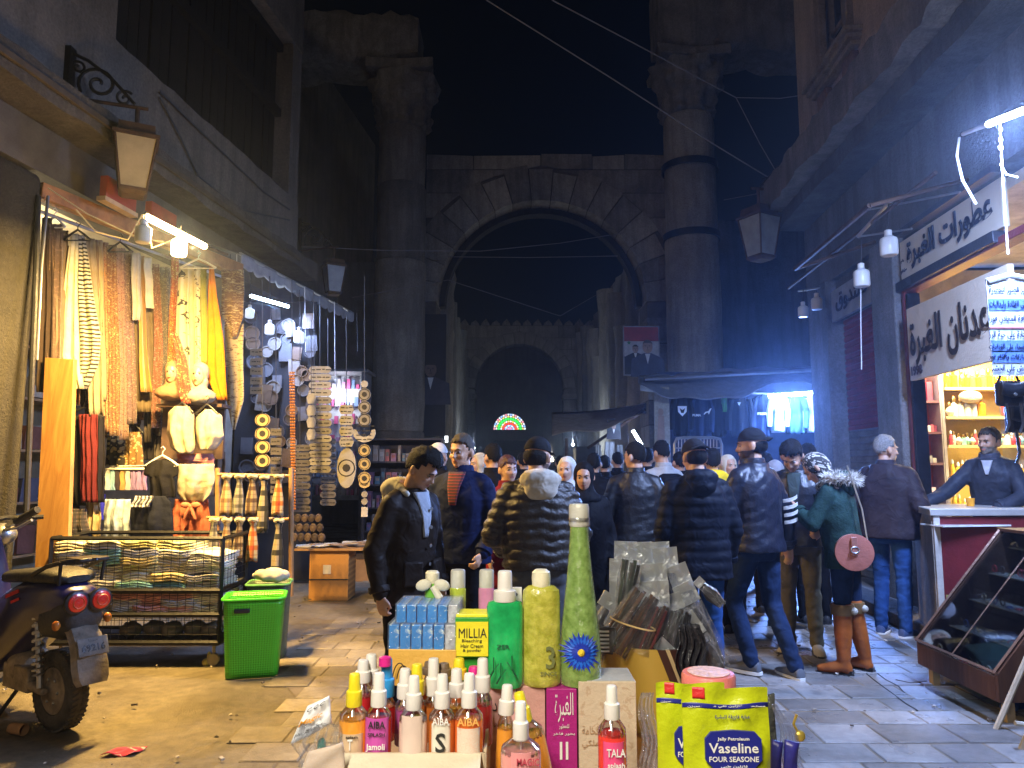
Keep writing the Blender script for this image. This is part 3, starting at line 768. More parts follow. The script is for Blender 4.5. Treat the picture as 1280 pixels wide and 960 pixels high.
def waves(seed,amp,lo=14,hi=45,n=14,dirs=None):
 rs=np.random.RandomState(seed); K=rs.normal(size=(n,3)); K/=np.linalg.norm(K,axis=1)[:,None]
 if dirs is not None:K=K*np.array(dirs)
 fr=rs.uniform(lo,hi,n); ph=rs.uniform(0,6.28,n); w=1/np.sqrt(fr/lo)
 def f(co):
  ph2=co@(K*fr[:,None]).T+ph
  warp=np.sin(co@(K[:3]*lo*.5).T).sum(1)[:,None]
  s=np.sin(ph2+warp*1.3); return(w*(1-np.abs(s))**1.0).sum(1)/w.sum()*2*amp-amp
 return f
def cloth(name,col,rough=.8,**k):return mat(name,col,rough,var=k.pop('var',.22),vs=k.pop('vs',9),bump=k.pop('bump',.8),bs=k.pop('bs',9),bd=2,sheen=k.pop('sheen',0),spec=k.pop('spec',.10),**k)
# ================================================================ left side: lamps, clothing shop, plaques stall
def railY(px):
 c=(px-640)/F; t=(c*5.98+3.82)/(.72-2.12*c); return 5.98+2.12*t
def drape(name,rows,Y,m,label=None,cat=None,group=None,folds=3.0,amp=.022,thick=.018,parent=None,nu=None,nv=22,seed=0,Yr=None,uvs=1.0,puff=0.0,mats=None):
 """cloth hanging in folds; rows = (y, left, right) down the photograph's edge of the cloth, at distance Y"""
 rows=sorted(rows); ys=[r[0]for r in rows]; Yr=Y if Yr is None else Yr
 nu=nu or int(max(10,min(40,folds*8)))
 R_=random.Random(seed*31+int(rows[0][1])); ph=R_.uniform(0,6); ph2=R_.uniform(0,6)
 def edge(py,k):
  for a,c in zip(rows,rows[1:]):
   if py<=c[0]:t=(py-a[0])/max(1e-6,c[0]-a[0]); return a[k]+(c[k]-a[k])*t
  return rows[-1][k]
 def fn(u,v):
  py=ys[0]+(ys[-1]-ys[0])*v; l,r=edge(py,1),edge(py,2)
  p=P(l+(r-l)*u,py,Y+(Yr-Y)*u)
  f=math.sin(2*PI*folds*u+ph+.7*math.sin(v*3+ph2))+.4*math.sin(2*PI*folds*2.3*u+ph2+v*2)
  bul=-puff*math.sin(PI*min(1,max(0,u)))*(.5+.5*math.sin(PI*v))
  return p+Vector((.004*math.sin(v*9+ph),amp*f*(.45+.55*v)+bul+amp*.5*mnoise.noise(Vector((u*5,v*7,seed))),0))
 w=(P(rows[-1][2],400,Y)-P(rows[-1][1],400,Y)).x; h=(ys[-1]-ys[0])/F*Y
 b=MB(); b.grid(fn,nu,nv,thick=(0,thick,0),uvf=lambda u,v:(u*max(w,.05)*uvs,-v*h*uvs))
 return b.build(name,m,parent,angle=180,label=label,cat=cat,group=group)
def hanger(px,py,Y,wpx,m,label,parent=None):
 w=wpx/F*Y/2; c=P(px,py,Y); b=MB()
 b.tube([c+Vector((-w,0,-.07)),c+Vector((-w*.5,0,-.02)),c+Vector((0,0,.02)),c+Vector((w*.5,0,-.02)),c+Vector((w,0,-.07))],.010,8)
 b.tube([c+Vector((-w*.95,0,-.075)),c+Vector((w*.95,0,-.075))],.006,6)
 b.tube([c+Vector((0,0,.02)),c+Vector((0,0,.05)),c+Vector((.02,0,.075)),c+Vector((0,0,.1)),c+Vector((-.018,0,.085))],.004,6)
 if parent:return b.build('hanger',m,parent)
 return b.build('hanger',m,None,label=label,cat='hanger')
 # rail with trim board above the scarves
A0=P(48,238,railY(48)); A1=P(300,338,railY(292)); dA=(A1-A0).normalized()
t=thing('hanging_rail',A0,'long wooden rail with wicker edging above the row of scarves','rail')
b=MB(); ang=math.atan2(dA.y,dA.x); Rr=Matrix.Rotation(ang,3,'Z')@Matrix.Rotation(-math.asin(dA.z),3,'Y')
b.box((A0+A1)/2,((A1-A0).length,.10,.14),R=Rr); b.build('board',mat('rail_wood',(.34,.15,.05),.55,var=.4,bump=.4),t,bevel=.008)
b=MB()
for k in range(90):
 p=A0.lerp(A1,(k+.5)/90)+Vector((0.0,-.065,-.06)); b.ell(p,(.02,.012,.014),0,6,4)
b.build('wicker_edging',mat('wicker',(.42,.24,.08),.6),t,kind='stuff')
b=MB(); b.tube([A0+Vector((-.02,.05,-.16)),A1+Vector((0,.05,-.14))],.016,8); b.build('steel_tube',M_steel,t)
# dark frame posts at the left of the opening
b=MB(); b.tube([P(48,245,5.9),P(44,360,5.85),P(33,640,5.75)],.022,8); b.build('cable_bundle',M_black,None,label='dark cable running down the pillar edge beside the shop opening',cat='cable')
b=MB(); b.tube([P(60,245,5.95),P(52,330,5.93),P(46,450,5.9)],.012,8); b.build('steel_pole',M_steel,None,label='thin shiny pole at the left end of the scarf rail',cat='pole')
# warm tube and its two jar bulbs
t=thing('tube_lamp',P(218,289,7.0),'warm glowing tube lamp above the scarves in front of the beam','lamp')
pa,pb=P(183,271,5.15),P(256,308,5.85)
b=MB(); b.tube([pa,pb],.026,10); b.build('tube',emis('warm_tube',(1,.68,.28),14),t)
b=MB(); b.tube([pb,P(284,318,6.3)],.013,8); b.build('end_bracket',M_rust,t)
tube_light('tube_light',pa,pb,330,WARM,(-.2,-.1,-1),t); light('tube_spill','POINT',pa.lerp(pb,.5)+Vector((.05,-.05,-.03)),24,WARM,t,.1)
def jar_bulb(px,py,Y,wpx,label,lit=None,cord=None,e=0,col=(1,1,1)):
 r=wpx/F*Y/2; c=P(px,py,Y); t=thing('jar_bulb',c+Vector((0,0,-r*1.3)),label,'bulb','hanging jar shaped bulbs')
 b=MB(); b.lathe([(r*.3,-1.25*r),(r*.85,-1.2*r),(r,-1.0*r),(r,.55*r),(r*.9,.85*r),(r*.45,1.1*r),(r*.42,1.2*r)],c,20)
 b.build('globe',lit or mat('milk_plastic',(.72,.72,.70),.35,var=.05,bump=0),t)
 b=MB(); b.lathe([(r*.42,1.2*r),(r*.42,1.8*r),(r*.25,1.9*r)],c,14); b.build('screw_socket',M_white,t)
 if cord:
  q=MB(); q.tube([c+Vector((0,0,1.85*r)),c+Vector((.01,0,3.0*r)),P(cord[0],cord[1],Y)],.006,5); q.build('cord',M_wire,t)
 if e:light('bulb_light','POINT',c+Vector((0,0,-1.5*r)),e,col,t,r)
 return t
jar_bulb(179,292,5.1,20,'unlit jar bulb under the left end of the warm tube',cord=(178,268),lit=mat('milk_warm',(.75,.68,.5),.35,var=.05))
jar_bulb(224,309,5.5,19,'glowing warm jar bulb under the middle of the warm tube',emis('bulb_warm',(1,.74,.34),9),(222,292),5,WARM)
# red sign boxes under the beam
for(x0,y0,x1,y1,lab)in((130,219,166,262,'small red sign box under the beam left of the tube lamp'),(186,251,216,292,'small red sign box under the beam right of the lantern')):
 pa=onL(x0,y0,.30); pb=onL(x1,y1,.30); t=thing('sign_box',pa,lab,'sign')
 z1=P(x0,y0,pa.y).z; z0=P(x0,y0+(y1-y0)*.62,pa.y).z; u=Vector((LK,1,0)).normalized(); L=(pb-pa).xy.length
 c=Vector((pa.x,pa.y,(z0+z1)/2))+u*L/2; Rz=Matrix.Rotation(math.atan2(u.y,u.x),3,'Z')
 b=MB(); b.box(c,(L,.07,z1-z0),R=Rz); b.build('panel',mat('sign_red',(.32,.04,.02),.5),t,bevel=.006)
 b=MB(); b.box(c+Vector((.0,0,-(z1-z0)/2-.02)),(L+.04,.085,.04),R=Rz); b.build('frame',mat('sign_frame',(.5,.35,.2),.5),t)
 # looping cables above the rail
for(pts,lab)in(([(95,262),(120,290),(160,300),(178,268)],'thin cable looping to the first jar bulb'),([(60,235),(110,268),(170,296),(205,303)],'sagging cable in front of the rail board'),([(182,268),(190,310),(215,300)],'short cable loop under the tube lamp')):
 b=MB(); n=len(pts); b.tube([P(x,y,5.6+.1*i)for i,(x,y)in enumerate(pts)],.006,5); b.build('cable',mat('yellowed_cable',(.5,.42,.25),.5),None,label=lab,cat='cable')
 # cables pinned on the plaster band
for(pts,lab)in(([(200,122),(225,170),(248,220),(300,262),(362,275)],'dark cable sagging along the plaster band, lower of two'),([(200,115),(262,175),(330,240),(362,262)],'dark cable running straight along the plaster band, upper of two'),([(246,216),(247,242)],'short loose cable end hanging from the plaster band')):
 b=MB(); b.tube([onL(x,y,.03)for x,y in pts],.011,6); b.build('cable',M_wire,None,label=lab,cat='cable')
def spiral(c,u,v,r0,r1,turns,a0,n=26,sgn=1):return[Vector(c)+(Vector(u)*math.cos(a0+sgn*2*PI*turns*i/n)+Vector(v)*math.sin(a0+sgn*2*PI*turns*i/n))*(r0+(r1-r0)*i/n)for i in range(n+1)]
def lantern(c,w,label,wall,glow=None,hang=.35):
 """square tapering street lantern hanging from a scrolled wall bracket that runs from the point wall"""
 c=Vector(c); wall=Vector(wall); t=thing('street_lantern',(wall.x,wall.y,c.z),label,'street lamp')
 h=w*1.35; top=c.z+h*.5; u=(Vector((wall.x,wall.y,0))-Vector((c.x,c.y,0))); L=u.length; u.normalize(); v=Vector((0,0,1))
 R4=Matrix.Rotation(.5,3,'Z')
 def sq(r,z):return[Vector((c.x,c.y,z))+R4@Vector((sx*r,sy*r,0))for sx,sy in((-1,-1),(1,-1),(1,1),(-1,1))]
 b=MB(); b.rings([sq(w*.30,c.z-h*.5),sq(w*.47,top-.01)]); b.build('glass',glow or mat('lantern_glass',(.42,.34,.20),.3,var=.25,vs=3),t,smooth=False)
 lo,hi=sq(w*.31,c.z-h*.5),sq(w*.49,top)
 for k in range(4):
  q=MB(); q.tube([lo[k],hi[k]],w*.028,6); q.build('corner_bar',M_rust,t)
 b=MB(); b.rings([sq(w*.25,c.z-h*.60),sq(w*.33,c.z-h*.54),sq(w*.34,c.z-h*.48),sq(w*.30,c.z-h*.47)]); b.build('base',M_rust,t,smooth=False)
 b=MB(); b.rings([sq(w*.54,top-.01),sq(w*.55,top+w*.06),sq(w*.44,top+w*.12),sq(w*.42,top+w*.34),sq(w*.20,top+w*.42),sq(w*.07,top+w*.46)]); b.build('roof',M_rust,t,smooth=False)
 zb=top+w*.46+hang
 b=MB(); b.tube([(c.x,c.y,top+w*.4),(c.x,c.y,zb)],w*.06,8); b.build('hanging_rod',M_rust,t)
 b=MB(); b.tube([Vector((c.x,c.y,zb))-u*w*.25,Vector((wall.x,wall.y,zb))],w*.05,8); b.build('bracket_arm',M_rust,t)
 W0=Vector((wall.x,wall.y,zb)); q=L
 b=MB(); r=w*.045
 b.tube(spiral(W0-u*q*.42+v*q*.30,u,v,q*.30,q*.03,1.6,-.6,sgn=1),r,6)
 b.tube(spiral(W0-u*q*.80+v*q*.12,u,v,q*.14,q*.02,1.4,2.4,sgn=-1),r*.8,6)
 b.tube([W0+v*q*.75,W0-u*q*.25+v*q*.66,W0-u*q*.6+v*q*.42,W0-u*q*.95+v*q*.05],r,6)
 b.tube(spiral(W0-u*q*.12+v*q*.52,u,v,q*.12,q*.02,1.3,0,sgn=1),r*.8,6)
 b.build('scroll_work',M_iron,t)
 b=MB(); b.box(W0+v*q*.35,(.05,.09,q*.95)); b.build('wall_plate',M_iron,t)
 return t
lantern(P(168,208,6.3),50/F*6.3,'wrought iron street lantern with frosted panes on the left wall above the tube lamp',onL(86,100,.02),hang=.16)
lantern(P(950,297,10.4),38/F*10.4,'wrought iron street lantern hanging dark at the corner of the right building',P(1004,250,10.5),glow=mat('dark_lantern_glass',(.30,.30,.28),.3),hang=.25)
lantern(P(417,350,12.5),25/F*12.5,'dark street lantern far behind the scalloped awning',P(374,320,12.7),glow=MATS['dark_lantern_glass'],hang=.2)
# ---- scarves
creamc=cloth('cream_cloth',(.62,.55,.38),.85)if 'cloth' in globals()else mat('cream_cloth',(.62,.55,.38),.85,bump=.3,bs=130)
def C(n,c,r=.85):return mat(n,tuple(x*.8 for x in c),r,var=.18,vs=8,bump=.35,bs=24,spec=.15)
scarves=[
([(272,53,64),(420,50,66),(490,46,66)],C('s_dark',(.035,.022,.015)),'very dark brown scarf at the left end of the rail',2,2),
([(280,62,78),(420,60,76),(470,60,74)],pat('s_brown','print',[(0.058,0.0319,0.0174),(0.116,0.0696,0.0406)],40),'dark brown speckled scarf, second from the left end of the rail',2,2),
([(288,70,84),(400,68,80),(500,66,78)],C('s_taupe',(.16,.115,.08)),'taupe scarf squeezed beside the cream one',2,2),
([(292,87,97),(340,82,97),(445,73,98),(486,90,104)],C('s_cream',(.58,.53,.36)),'plain cream scarf fanning out on a black hanger',2,1),
([(294,97,104),(340,97,112),(420,97,124),(455,98,122),(486,92,108)],pat('s_zebra','zebra',[(0.383,0.36,0.278),(0.0087,0.00754,0.00696)],9),'cream scarf with black zebra stripes',2,1),
([(298,108,118),(420,110,128),(520,112,130)],C('s_stone',(.30,.24,.16)),'stone grey scarf behind the zebra one',2,3),
([(300,117,127),(400,118,130),(500,119,132)],pat('s_tan','stripe',[(0.29,0.209,0.104),(0.145,0.087,0.0406),(0.348,0.29,0.174)],14),'tan striped narrow scarf',2,3),
([(303,124,135),(540,128,139)],pat('s_rust','floral',[(0.197,0.0464,0.0174),(0.302,0.162,0.0696),(0.0696,0.0174,0.0116)],24),'rust red floral scarf',2,3),
([(306,133,145),(440,136,149),(545,138,151)],pat('s_gold','floral',[(0.261,0.145,0.0464),(0.128,0.0464,0.0174),(0.348,0.261,0.116)],30),'brown and gold paisley scarf',3,3),
([(310,144,155),(440,148,158),(550,149,160)],pat('s_plum','floral',[(0.145,0.0464,0.0464),(0.244,0.139,0.0986),(0.058,0.0232,0.0232)],34),'plum brown scarf with fine print',2,3),
([(313,153,165),(440,156,168),(530,158,170)],pat('s_mauve','floral',[(0.191,0.116,0.0986),(0.104,0.058,0.058),(0.29,0.209,0.162)],28),'mauve grey mottled scarf',2,3),
([(316,164,174),(380,164,175),(400,165,174)],C('s_silver',(.46,.42,.34)),'short silver grey scarf',2,0),
([(320,172,181),(380,173,181),(440,175,184),(490,176,190)],pat('s_orange','stripe',[(0.435,0.197,0.0348),(0.406,0.348,0.232),(0.232,0.116,0.029)],11),'orange and cream striped scarf',2,1),
([(322,180,189),(385,182,192),(376,182,192)],C('s_cream2',(.64,.58,.42)),'cream scarf with a pointed end',1,0),
([(345,167,192),(440,168,196),(515,166,198)],C('s_mocha',(.20,.15,.095)),'wide mocha scarf behind the orange one',4,4),
([(330,191,199),(440,193,203),(535,190,201)],pat('s_coral','floral',[(0.29,0.104,0.0754),(0.145,0.058,0.0406),(0.406,0.29,0.232)],36),'coral dotted scarf',2,2),
([(334,199,211),(440,202,213),(545,199,212)],pat('s_slate','floral',[(0.209,0.174,0.139),(0.0812,0.0696,0.0696),(0.348,0.29,0.203)],40),'slate and beige speckled scarf right of the coral one',2,2),
]
for k,(rows,m,lab,folds,back)in enumerate(scarves):
 Y=railY(rows[0][1])+.03*back
 o=drape('scarf',rows,Y,m,lab+' hanging from the rail','scarf','scarves hanging from the long rail',folds,.016,.014,seed=k,Yr=railY(rows[0][2])+.03*back)
 # second layer of scarves behind the first
bcol=[C('b_%d'%i,c)for i,c in enumerate(((.10,.05,.03),(.05,.03,.025),(.20,.13,.07),(.24,.05,.03),(.12,.10,.09),(.30,.22,.12)))]+[pat('b_p%d'%i,'floral',c,30)for i,c in enumerate(([(.12,.05,.03),(.22,.14,.08),(.06,.03,.02)],[(.20,.12,.06),(.08,.05,.04),(.30,.24,.14)],[(.14,.03,.03),(.25,.10,.05),(.05,.02,.02)]))]
bn=('rust brown','near black','tan','brick red','charcoal','sand','brown flowered','beige flowered','wine flowered')
for k in range(16):
 x=66+k*9.2; w=random.uniform(4.5,6.5); y1=random.uniform(500,560)+(8 if 120<x<200 else-20); i=(k*5+2)%9
 drape('scarf',[(300+(x-60)*.28,x-w,x+w),(y1-14,x-w,x+w),(y1,x-w*(.9 if k%2 else .2),x+w*(.9 if k%2 else .2))],railY(x)+.24+.03*(k%3),bcol[i],'%s scarf in the back layer, %s'%(bn[i],('first from the left','second from the left','third from the left','fourth from the left','fifth from the left','sixth from the left','seventh from the left','eighth from the left','eighth from the right','seventh from the right','sixth from the right','fifth from the right','fourth from the right','third from the right','second from the right','first from the right')[k]),'scarf','scarves in the back layer of the rail',2,.018,.012,seed=200+k)
for k,(x,y0,y1,w,c,l)in enumerate(((88,560,640,12,(.03,.03,.04),'charcoal top'),(205,545,590,12,(.25,.22,.2),'grey top'),(186,540,575,11,(.04,.035,.04),'black vest'),(272,560,620,10,(.32,.25,.2),'beige vest'),(205,500,545,11,(.14,.08,.06),'brown top'),(148,655,676,20,(.5,.48,.45),'folded white top'))):drape('top',[(y0,x-w*.4,x+w*.4),(y0+6,x-w,x+w),(y1,x-w*.85,x+w*.85)],7.4,C('tp%d'%k,c),l+' hanging deep inside the clothes shop, %s'%('left','right of the rod','above the rod','beside the shorts','under the scarves','behind the cart')[k],'top',folds=2,seed=300+k,nv=10)
# lower pointed ends of shawls
for k,(rows,m,lab,Y)in enumerate([
([(455,160,176),(530,161,175),(545,166,170)],MATS['s_mauve'],'pale mauve shawl end with fringe below the scarves',7.35),
([(450,172,200),(505,174,198),(530,184,190)],pat('s_bronze','floral',[(.44,.36,.24),(.24,.17,.10),(.6,.52,.38)],30),'bronze beige shawl end hanging in a point',7.45),
([(480,126,140),(540,128,142),(548,133,137)],MATS['s_rust'],'rust floral shawl end left of the points',7.2),
([(482,104,130),(505,106,132)],C('s_foldgrey',(.5,.47,.4)),'grey folded cloth over the small rod',6.7)]):
 drape('shawl',rows,Y,m,lab,'shawl','shawl ends below the scarves',2.5,.02,seed=40+k)
hanger(97,290,railY(92)-.03,34,M_black,'black plastic hanger holding the cream and zebra scarves')
hanger(68,274,railY(70)+.05,30,M_white,'white plastic hanger near the left end of the rail')
hanger(150,305,railY(150)-.05,30,M_black,'black plastic hanger over the brown and gold scarves')
# hanger with four cloths
t=thing('scarf_hanger',P(248,322,7.0),'white hanger carrying cream, black script, olive and mustard scarves','scarves')
hanger(248,326,6.95,46,mat('cream_plastic',(.75,.68,.5),.4),'',t)
drape('scarf',[(332,223,236),(420,219,236),(505,226,238)],7.0,pat('s_spots','print',[(.42,.38,.26),(.02,.02,.015)],9),parent=t,folds=1.5,amp=.012)
drape('scarf',[(332,236,243),(420,236,244),(490,236,246)],7.01,C('s_lemoncream',(.45,.40,.24)),parent=t,folds=1,amp=.01)
drape('scarf',[(333,242,250),(420,243,251),(480,245,252)],7.0,pat('s_script','print',[(.42,.38,.26),(.03,.025,.02)],26),parent=t,folds=1,amp=.01)
drape('scarf',[(334,250,257),(420,250,260),(455,252,262)],7.0,C('s_olive',(.24,.25,.06)),parent=t,folds=1.2,amp=.012)
drape('scarf',[(334,261,266),(420,259,278),(470,258,282),(500,272,284)],6.98,C('s_mustard',(.60,.20,.006)),parent=t,folds=2,amp=.016)
drape('scarf',[(322,213,222),(420,210,222),(520,205,214)],7.25,pat('s_redgold','floral',[(.5,.26,.06),(.35,.06,.02),(.6,.48,.2)],30),'narrow red and gold scarf hanging left of the white hanger','scarf',folds=2,amp=.012)
# gold tie like runners
mg=pat('s_brocade','floral',[(.50,.36,.14),(.20,.11,.05),(.62,.50,.26)],26,sheen=.4)
drape('table_runner',[(337,277,304),(396,277,304),(421,290,294)],7.55,mg,'gold brocade runner ending in a point, upper of two','runner','gold brocade runners',1.5,.012)
drape('table_runner',[(405,280,304),(500,282,304),(537,291,294)],7.62,pat('s_brocade2','print',[(.55,.44,.24),(.20,.12,.06)],50),'gold brocade runner ending in a point, lower of two','runner','gold brocade runners',1.5,.012)
# goods in the shop
def wood_board():
 t=thing('wood_board',P(65,700,5.85),'tall light wood panel leaning at the left of the shop opening','board')
 p=[P(56,447,6.05),P(92,449,6.05),P(84,706,5.9),P(43,716,5.9)]
 b=MB(); i=[b.pt(q)for q in p]+[b.pt(q+Vector((0.01,.035,0)))for q in p]
 for q in((0,1,2,3),(7,6,5,4),(0,4,5,1),(1,5,6,2),(2,6,7,3),(3,7,4,0)):b.face([i[k]for k in q])
 b.build('panel',wood_mat('pine_panel',(.36,.19,.05),(.24,.11,.025),9),t,smooth=False,bevel=.003)
def wood_mat(name,c0,c1,sc=8):
 m,nt,bb=newmat(name); v=coords(nt,scale=(sc,sc,.7)); n=noi(nt,v,1.2,6,.6,1.5)
 c=mix(nt,ramp(nt,n,((.35,0.0),(.65,1.0))),c0,c1); vo=nd(nt,'ShaderNodeTexVoronoi'); vo.inputs['Scale'].default_value=2.2; nt.links.new(coords(nt),vo.inputs['Vector'])
 k=ramp(nt,vo.outputs['Distance'],((0,(.35,.3,.2)),(.09,(1,1,1)))); c=mix(nt,1.0,c,k,'MULTIPLY')
 nt.links.new(c,bb.inputs['Base Color']); bb.inputs['Roughness'].default_value=.5; nt.links.new(bumpn(nt,n,.2),bb.inputs['Normal']); MATS[name]=m; return m
wood_board()
def garment(name,rows,Y,m,label,folds=3,amp=.02,hang=None,puff=.05,group=None,seed=0,uvs=1):
 t=thing(name,P((rows[0][1]+rows[0][2])/2,rows[-1][0],Y),label,name.replace('_',' '),group)
 drape('cloth',rows,Y,m,parent=t,folds=folds,amp=amp,puff=puff,seed=seed,uvs=uvs)
 if hang:hanger(hang[0],hang[1],Y-.005,hang[2],M_black if len(hang)<4 else M_white,'',t)
 return t
garment('long_dress',[(520,84,102),(560,84,103),(632,83,107)],6.55,C('g_black',(.012,.012,.012)),'long black dress at the left of the maroon trousers',hang=(105,512,50),seed=1)
garment('trousers',[(518,99,121),(560,101,122),(628,102,122)],6.5,C('g_maroon',(.13,.018,.02)),'maroon trousers hanging between black garments',seed=2,folds=4)
garment('long_dress',[(520,118,130),(628,119,130)],6.55,C('g_black2',(.014,.012,.016)),'narrow black dress right of the maroon trousers',seed=3)
garment('skirt',[(636,84,106),(676,80,112)],6.5,pat('g_plaid','plaid',[(.10,.09,.08),(.25,.2,.18),(.5,.45,.4)],14),'dark plaid skirt below the black dress',seed=4)
garment('skirt',[(628,108,125),(676,108,128)],6.6,C('g_sand',(.5,.4,.24)),'sand coloured skirt beside the dark plaid one',seed=5)
garment('leopard_top',[(538,134,154),(584,131,156)],7.2,pat('g_leo','leopard',[(.03,.025,.02),(.5,.42,.2),(.48,.4,.2)],26),'black and yellow leopard print top on the small rack',hang=(143,530,26),seed=6)
garment('leopard_top',[(540,157,176),(584,155,178)],7.25,pat('g_leo2','leopard',[(.22,.12,.03),(.55,.42,.22),(.5,.38,.2)],34),'tan leopard print top right of the black and yellow one',hang=(167,532,24),seed=7)
b=MB(); b.tube([P(130,586,7.0),P(183,586,7.15)],.012,8); b.tube([P(130,583,7.0),P(183,582,7.15)],.006,6); rk=b.build('clothes_rod',M_white,None,label='white rod holding small pastel socks on clips',cat='rod')
for k,(x,c,l)in enumerate(((134,(.55,.6,.65),'white'),(140,(.25,.45,.62),'sky blue'),(146,(.05,.04,.05),'black'),(152,(.45,.3,.12),'brown'),(159,(.55,.55,.62),'pale grey'),(166,(.30,.22,.50),'lilac'),(173,(.38,.26,.56),'violet'),(180,(.36,.24,.5),'deep violet'))):
 garment('small_leggings',[(587,x-3,x+3),(613,x-4,x+3.5)],7.02+.02*k,C('sock%d'%k,c),l+' little leggings clipped to the white rod',folds=1,amp=.006,puff=.02,group='little leggings on the white rod',seed=k)
def tee(rows,Y,m,label,hang=None,seed=0):return garment('t_shirt',rows,Y,m,label,folds=2.5,amp=.014,hang=hang,puff=.06,seed=seed)
tee([(575,192,212),(580,180,222),(594,179,223),(596,186,218),(622,186,219)],6.6,C('g_tblack',(.014,.013,.014)),'black t-shirt on a white hanger in the middle of the shop',(203,572,40,1),8)
tee([(620,175,205),(628,165,214),(645,162,216),(674,163,216)],6.45,C('g_navyblack',(.012,.014,.025)),'black shirt with white striped collar below the black t-shirt',None,9)
drape('shirt_collar',[(620,170,192),(634,163,186)],6.36,pat('g_collar','stripe',[(.6,.6,.62),(.06,.06,.08)],30),'white striped collar scarf over the black shirt','collar',amp=.012)
garment('trousers',[(624,131,162),(648,129,163),(672,126,164)],6.5,C('g_paleblue',(.46,.54,.66)),'pale blue wide trousers behind the cage cart',folds=3,seed=10)
tee([(618,121,131),(650,124,130)],6.7,C('g_royal',(.03,.03,.4)),'royal blue cloth edge beside the pale blue trousers',None,11)
# two blouses, shorts, coral trousers (mannequin column)
garment('blouse',[(508,218,236),(515,209,241),(540,208,243),(560,212,243),(567,222,240)],6.7,C('g_blouse',(.48,.41,.30)),'cream blouse with collar, left of two above the shorts',hang=(228,506,28),folds=2,puff=.08,seed=12)
garment('blouse',[(512,255,266),(520,244,277),(545,243,279),(560,246,270),(563,250,264)],6.75,C('g_blouse2',(.52,.46,.36)),'cream blouse, right of two above the shorts',hang=(259,508,28),folds=2,puff=.08,seed=13)
garment('pink_top',[(567,222,266),(582,222,268)],6.8,C('g_rose',(.55,.22,.20)),'rose pink folded top between blouses and shorts',folds=1,seed=14)
garment('shorts',[(580,224,268),(600,221,268),(618,223,264),(627,232,255)],6.65,C('g_white',(.50,.46,.38)),'baggy white shorts above the coral trousers',folds=2,puff=.1,seed=15)
garment('trousers',[(624,219,260),(640,216,262),(686,217,261)],6.68,C('g_coral',(.52,.15,.09)),'coral ruched trousers with a bow on the waist',folds=4,puff=.05,seed=16)
q=MB(); c=P(238,633,6.58)
for k in(1,-1):q.ell(c+Vector((k*.045,0,.012)),(.045,.02,.028)); q.tube([c,c+Vector((k*.03,-.01,-.06)),c+Vector((k*.045,0,-.11))],[.014,.016,.012],8)
q.ell(c,.02); q.build('bow',C('g_coral2',(.62,.22,.14)),None,label='coral fabric bow tied at the waist of the coral trousers',cat='bow')
# veiled mannequin heads
def bust(px,py,Y,veil,label,hpx=34,seed=0):
 c=P(px,py,Y); s=(hpx/F*Y)/.25; t=thing('mannequin_bust',c+Vector((0,0,-.30*s)),label,'mannequin','veiled mannequin heads')
 b=MB(); Z=lambda x,y,z:Vector((x*s,y*s,(z+.30)*s))
 b.ell(Z(0,.01,.02),(.07*s,.088*s,.095*s),0,16,10); b.ell(Z(0,-.03,-.03),(.056*s,.055*s,.075*s)); b.ell(Z(0,-.085,-.02),(.011*s,.018*s,.022*s)); b.ell(Z(0,-.078,-.058),(.020*s,.012*s,.009*s)); b.ell(Z(0,-.055,-.09),(.022*s,.02*s,.018*s))
 caps(b,Z(0,.01,-.06),Z(0,.01,-.16),.045*s,.05*s); b.ell(Z(0,.01,-.22),(.15*s,.09*s,.07*s))
 def pk(fc):r=np.zeros(len(fc)); q=fc/s; r[(np.abs(np.abs(q[:,0])-.026)<.014)&(np.abs(q[:,2]-.305)<.009)&(q[:,1]<-.05)]=1; r[(np.abs(q[:,0])<.016)&(np.abs(q[:,2]-.243)<.008)&(q[:,1]<-.06)]=2; return r
 vox(b,'bust',[mat('mannequin_skin',(.56,.33,.20),.35,var=.05),mat('painted_eye',(.03,.02,.02),.3),mat('painted_lips',(.4,.06,.05),.3)],t,.009,2,.5,None,pk)
 q=MB(); q.ell(Z(0,.02,.03),(.088*s,.10*s,.108*s),0,18,12); q.ell(Z(0,.02,-.08),(.085*s,.085*s,.10*s),0,18,12); q.ell(Z(0,0,-.21),(.18*s,.12*s,.09*s),0,18,10)
 w=waves(seed,.010*s,22,60)
 def ph(co,no):
  co=co+no*w(co)[:,None]; m=np.exp(-((co[:,0]/s/.052)**4+((co[:,2]/s-.275)/.075)**4))*(co[:,1]<0); co[:,1]+=m*.06*s; return co
 o=vox(q,'veil',veil,t,.012,2,.5,ph); me=o.data; ul=me.uv_layers.new(name='UVMap'); li=np.zeros(len(me.loops),dtype=np.int32); me.loops.foreach_get('vertex_index',li); co=np.zeros(len(me.vertices)*3,dtype=np.float32); me.vertices.foreach_get('co',co); ul.data.foreach_set('uv',co.reshape(-1,3)[:,[0,2]][li].ravel())
bust(216,466,6.9,C('v_peach',(.36,.22,.13)),'mannequin head in a peach veil, left of the two',30,3)
bust(249,469,6.85,C('v_ivory',(.42,.38,.30)),'mannequin head wrapped in an ivory hijab, right of the two',32,5)
drape('red_scarf',[(416,216,221),(450,221,232),(490,224,238),(505,228,236)],6.75,pat('s_redlace','floral',[(.55,.05,.02),(.2,.02,.01),(.6,.25,.1)],40),'bright red patterned scarf falling beside the peach veiled head','scarf',folds=1.5,amp=.015)
b=MB(); b.box(P(243,508,7.05),(.62,.25,.03)); b.box(P(243,516,7.2),(.6,.04,.9)); b.build('display_shelf',mat('shelf_brown',(.10,.06,.04),.6),None,label='narrow brown shelf carrying the two mannequin heads',cat='shelf',smooth=False)
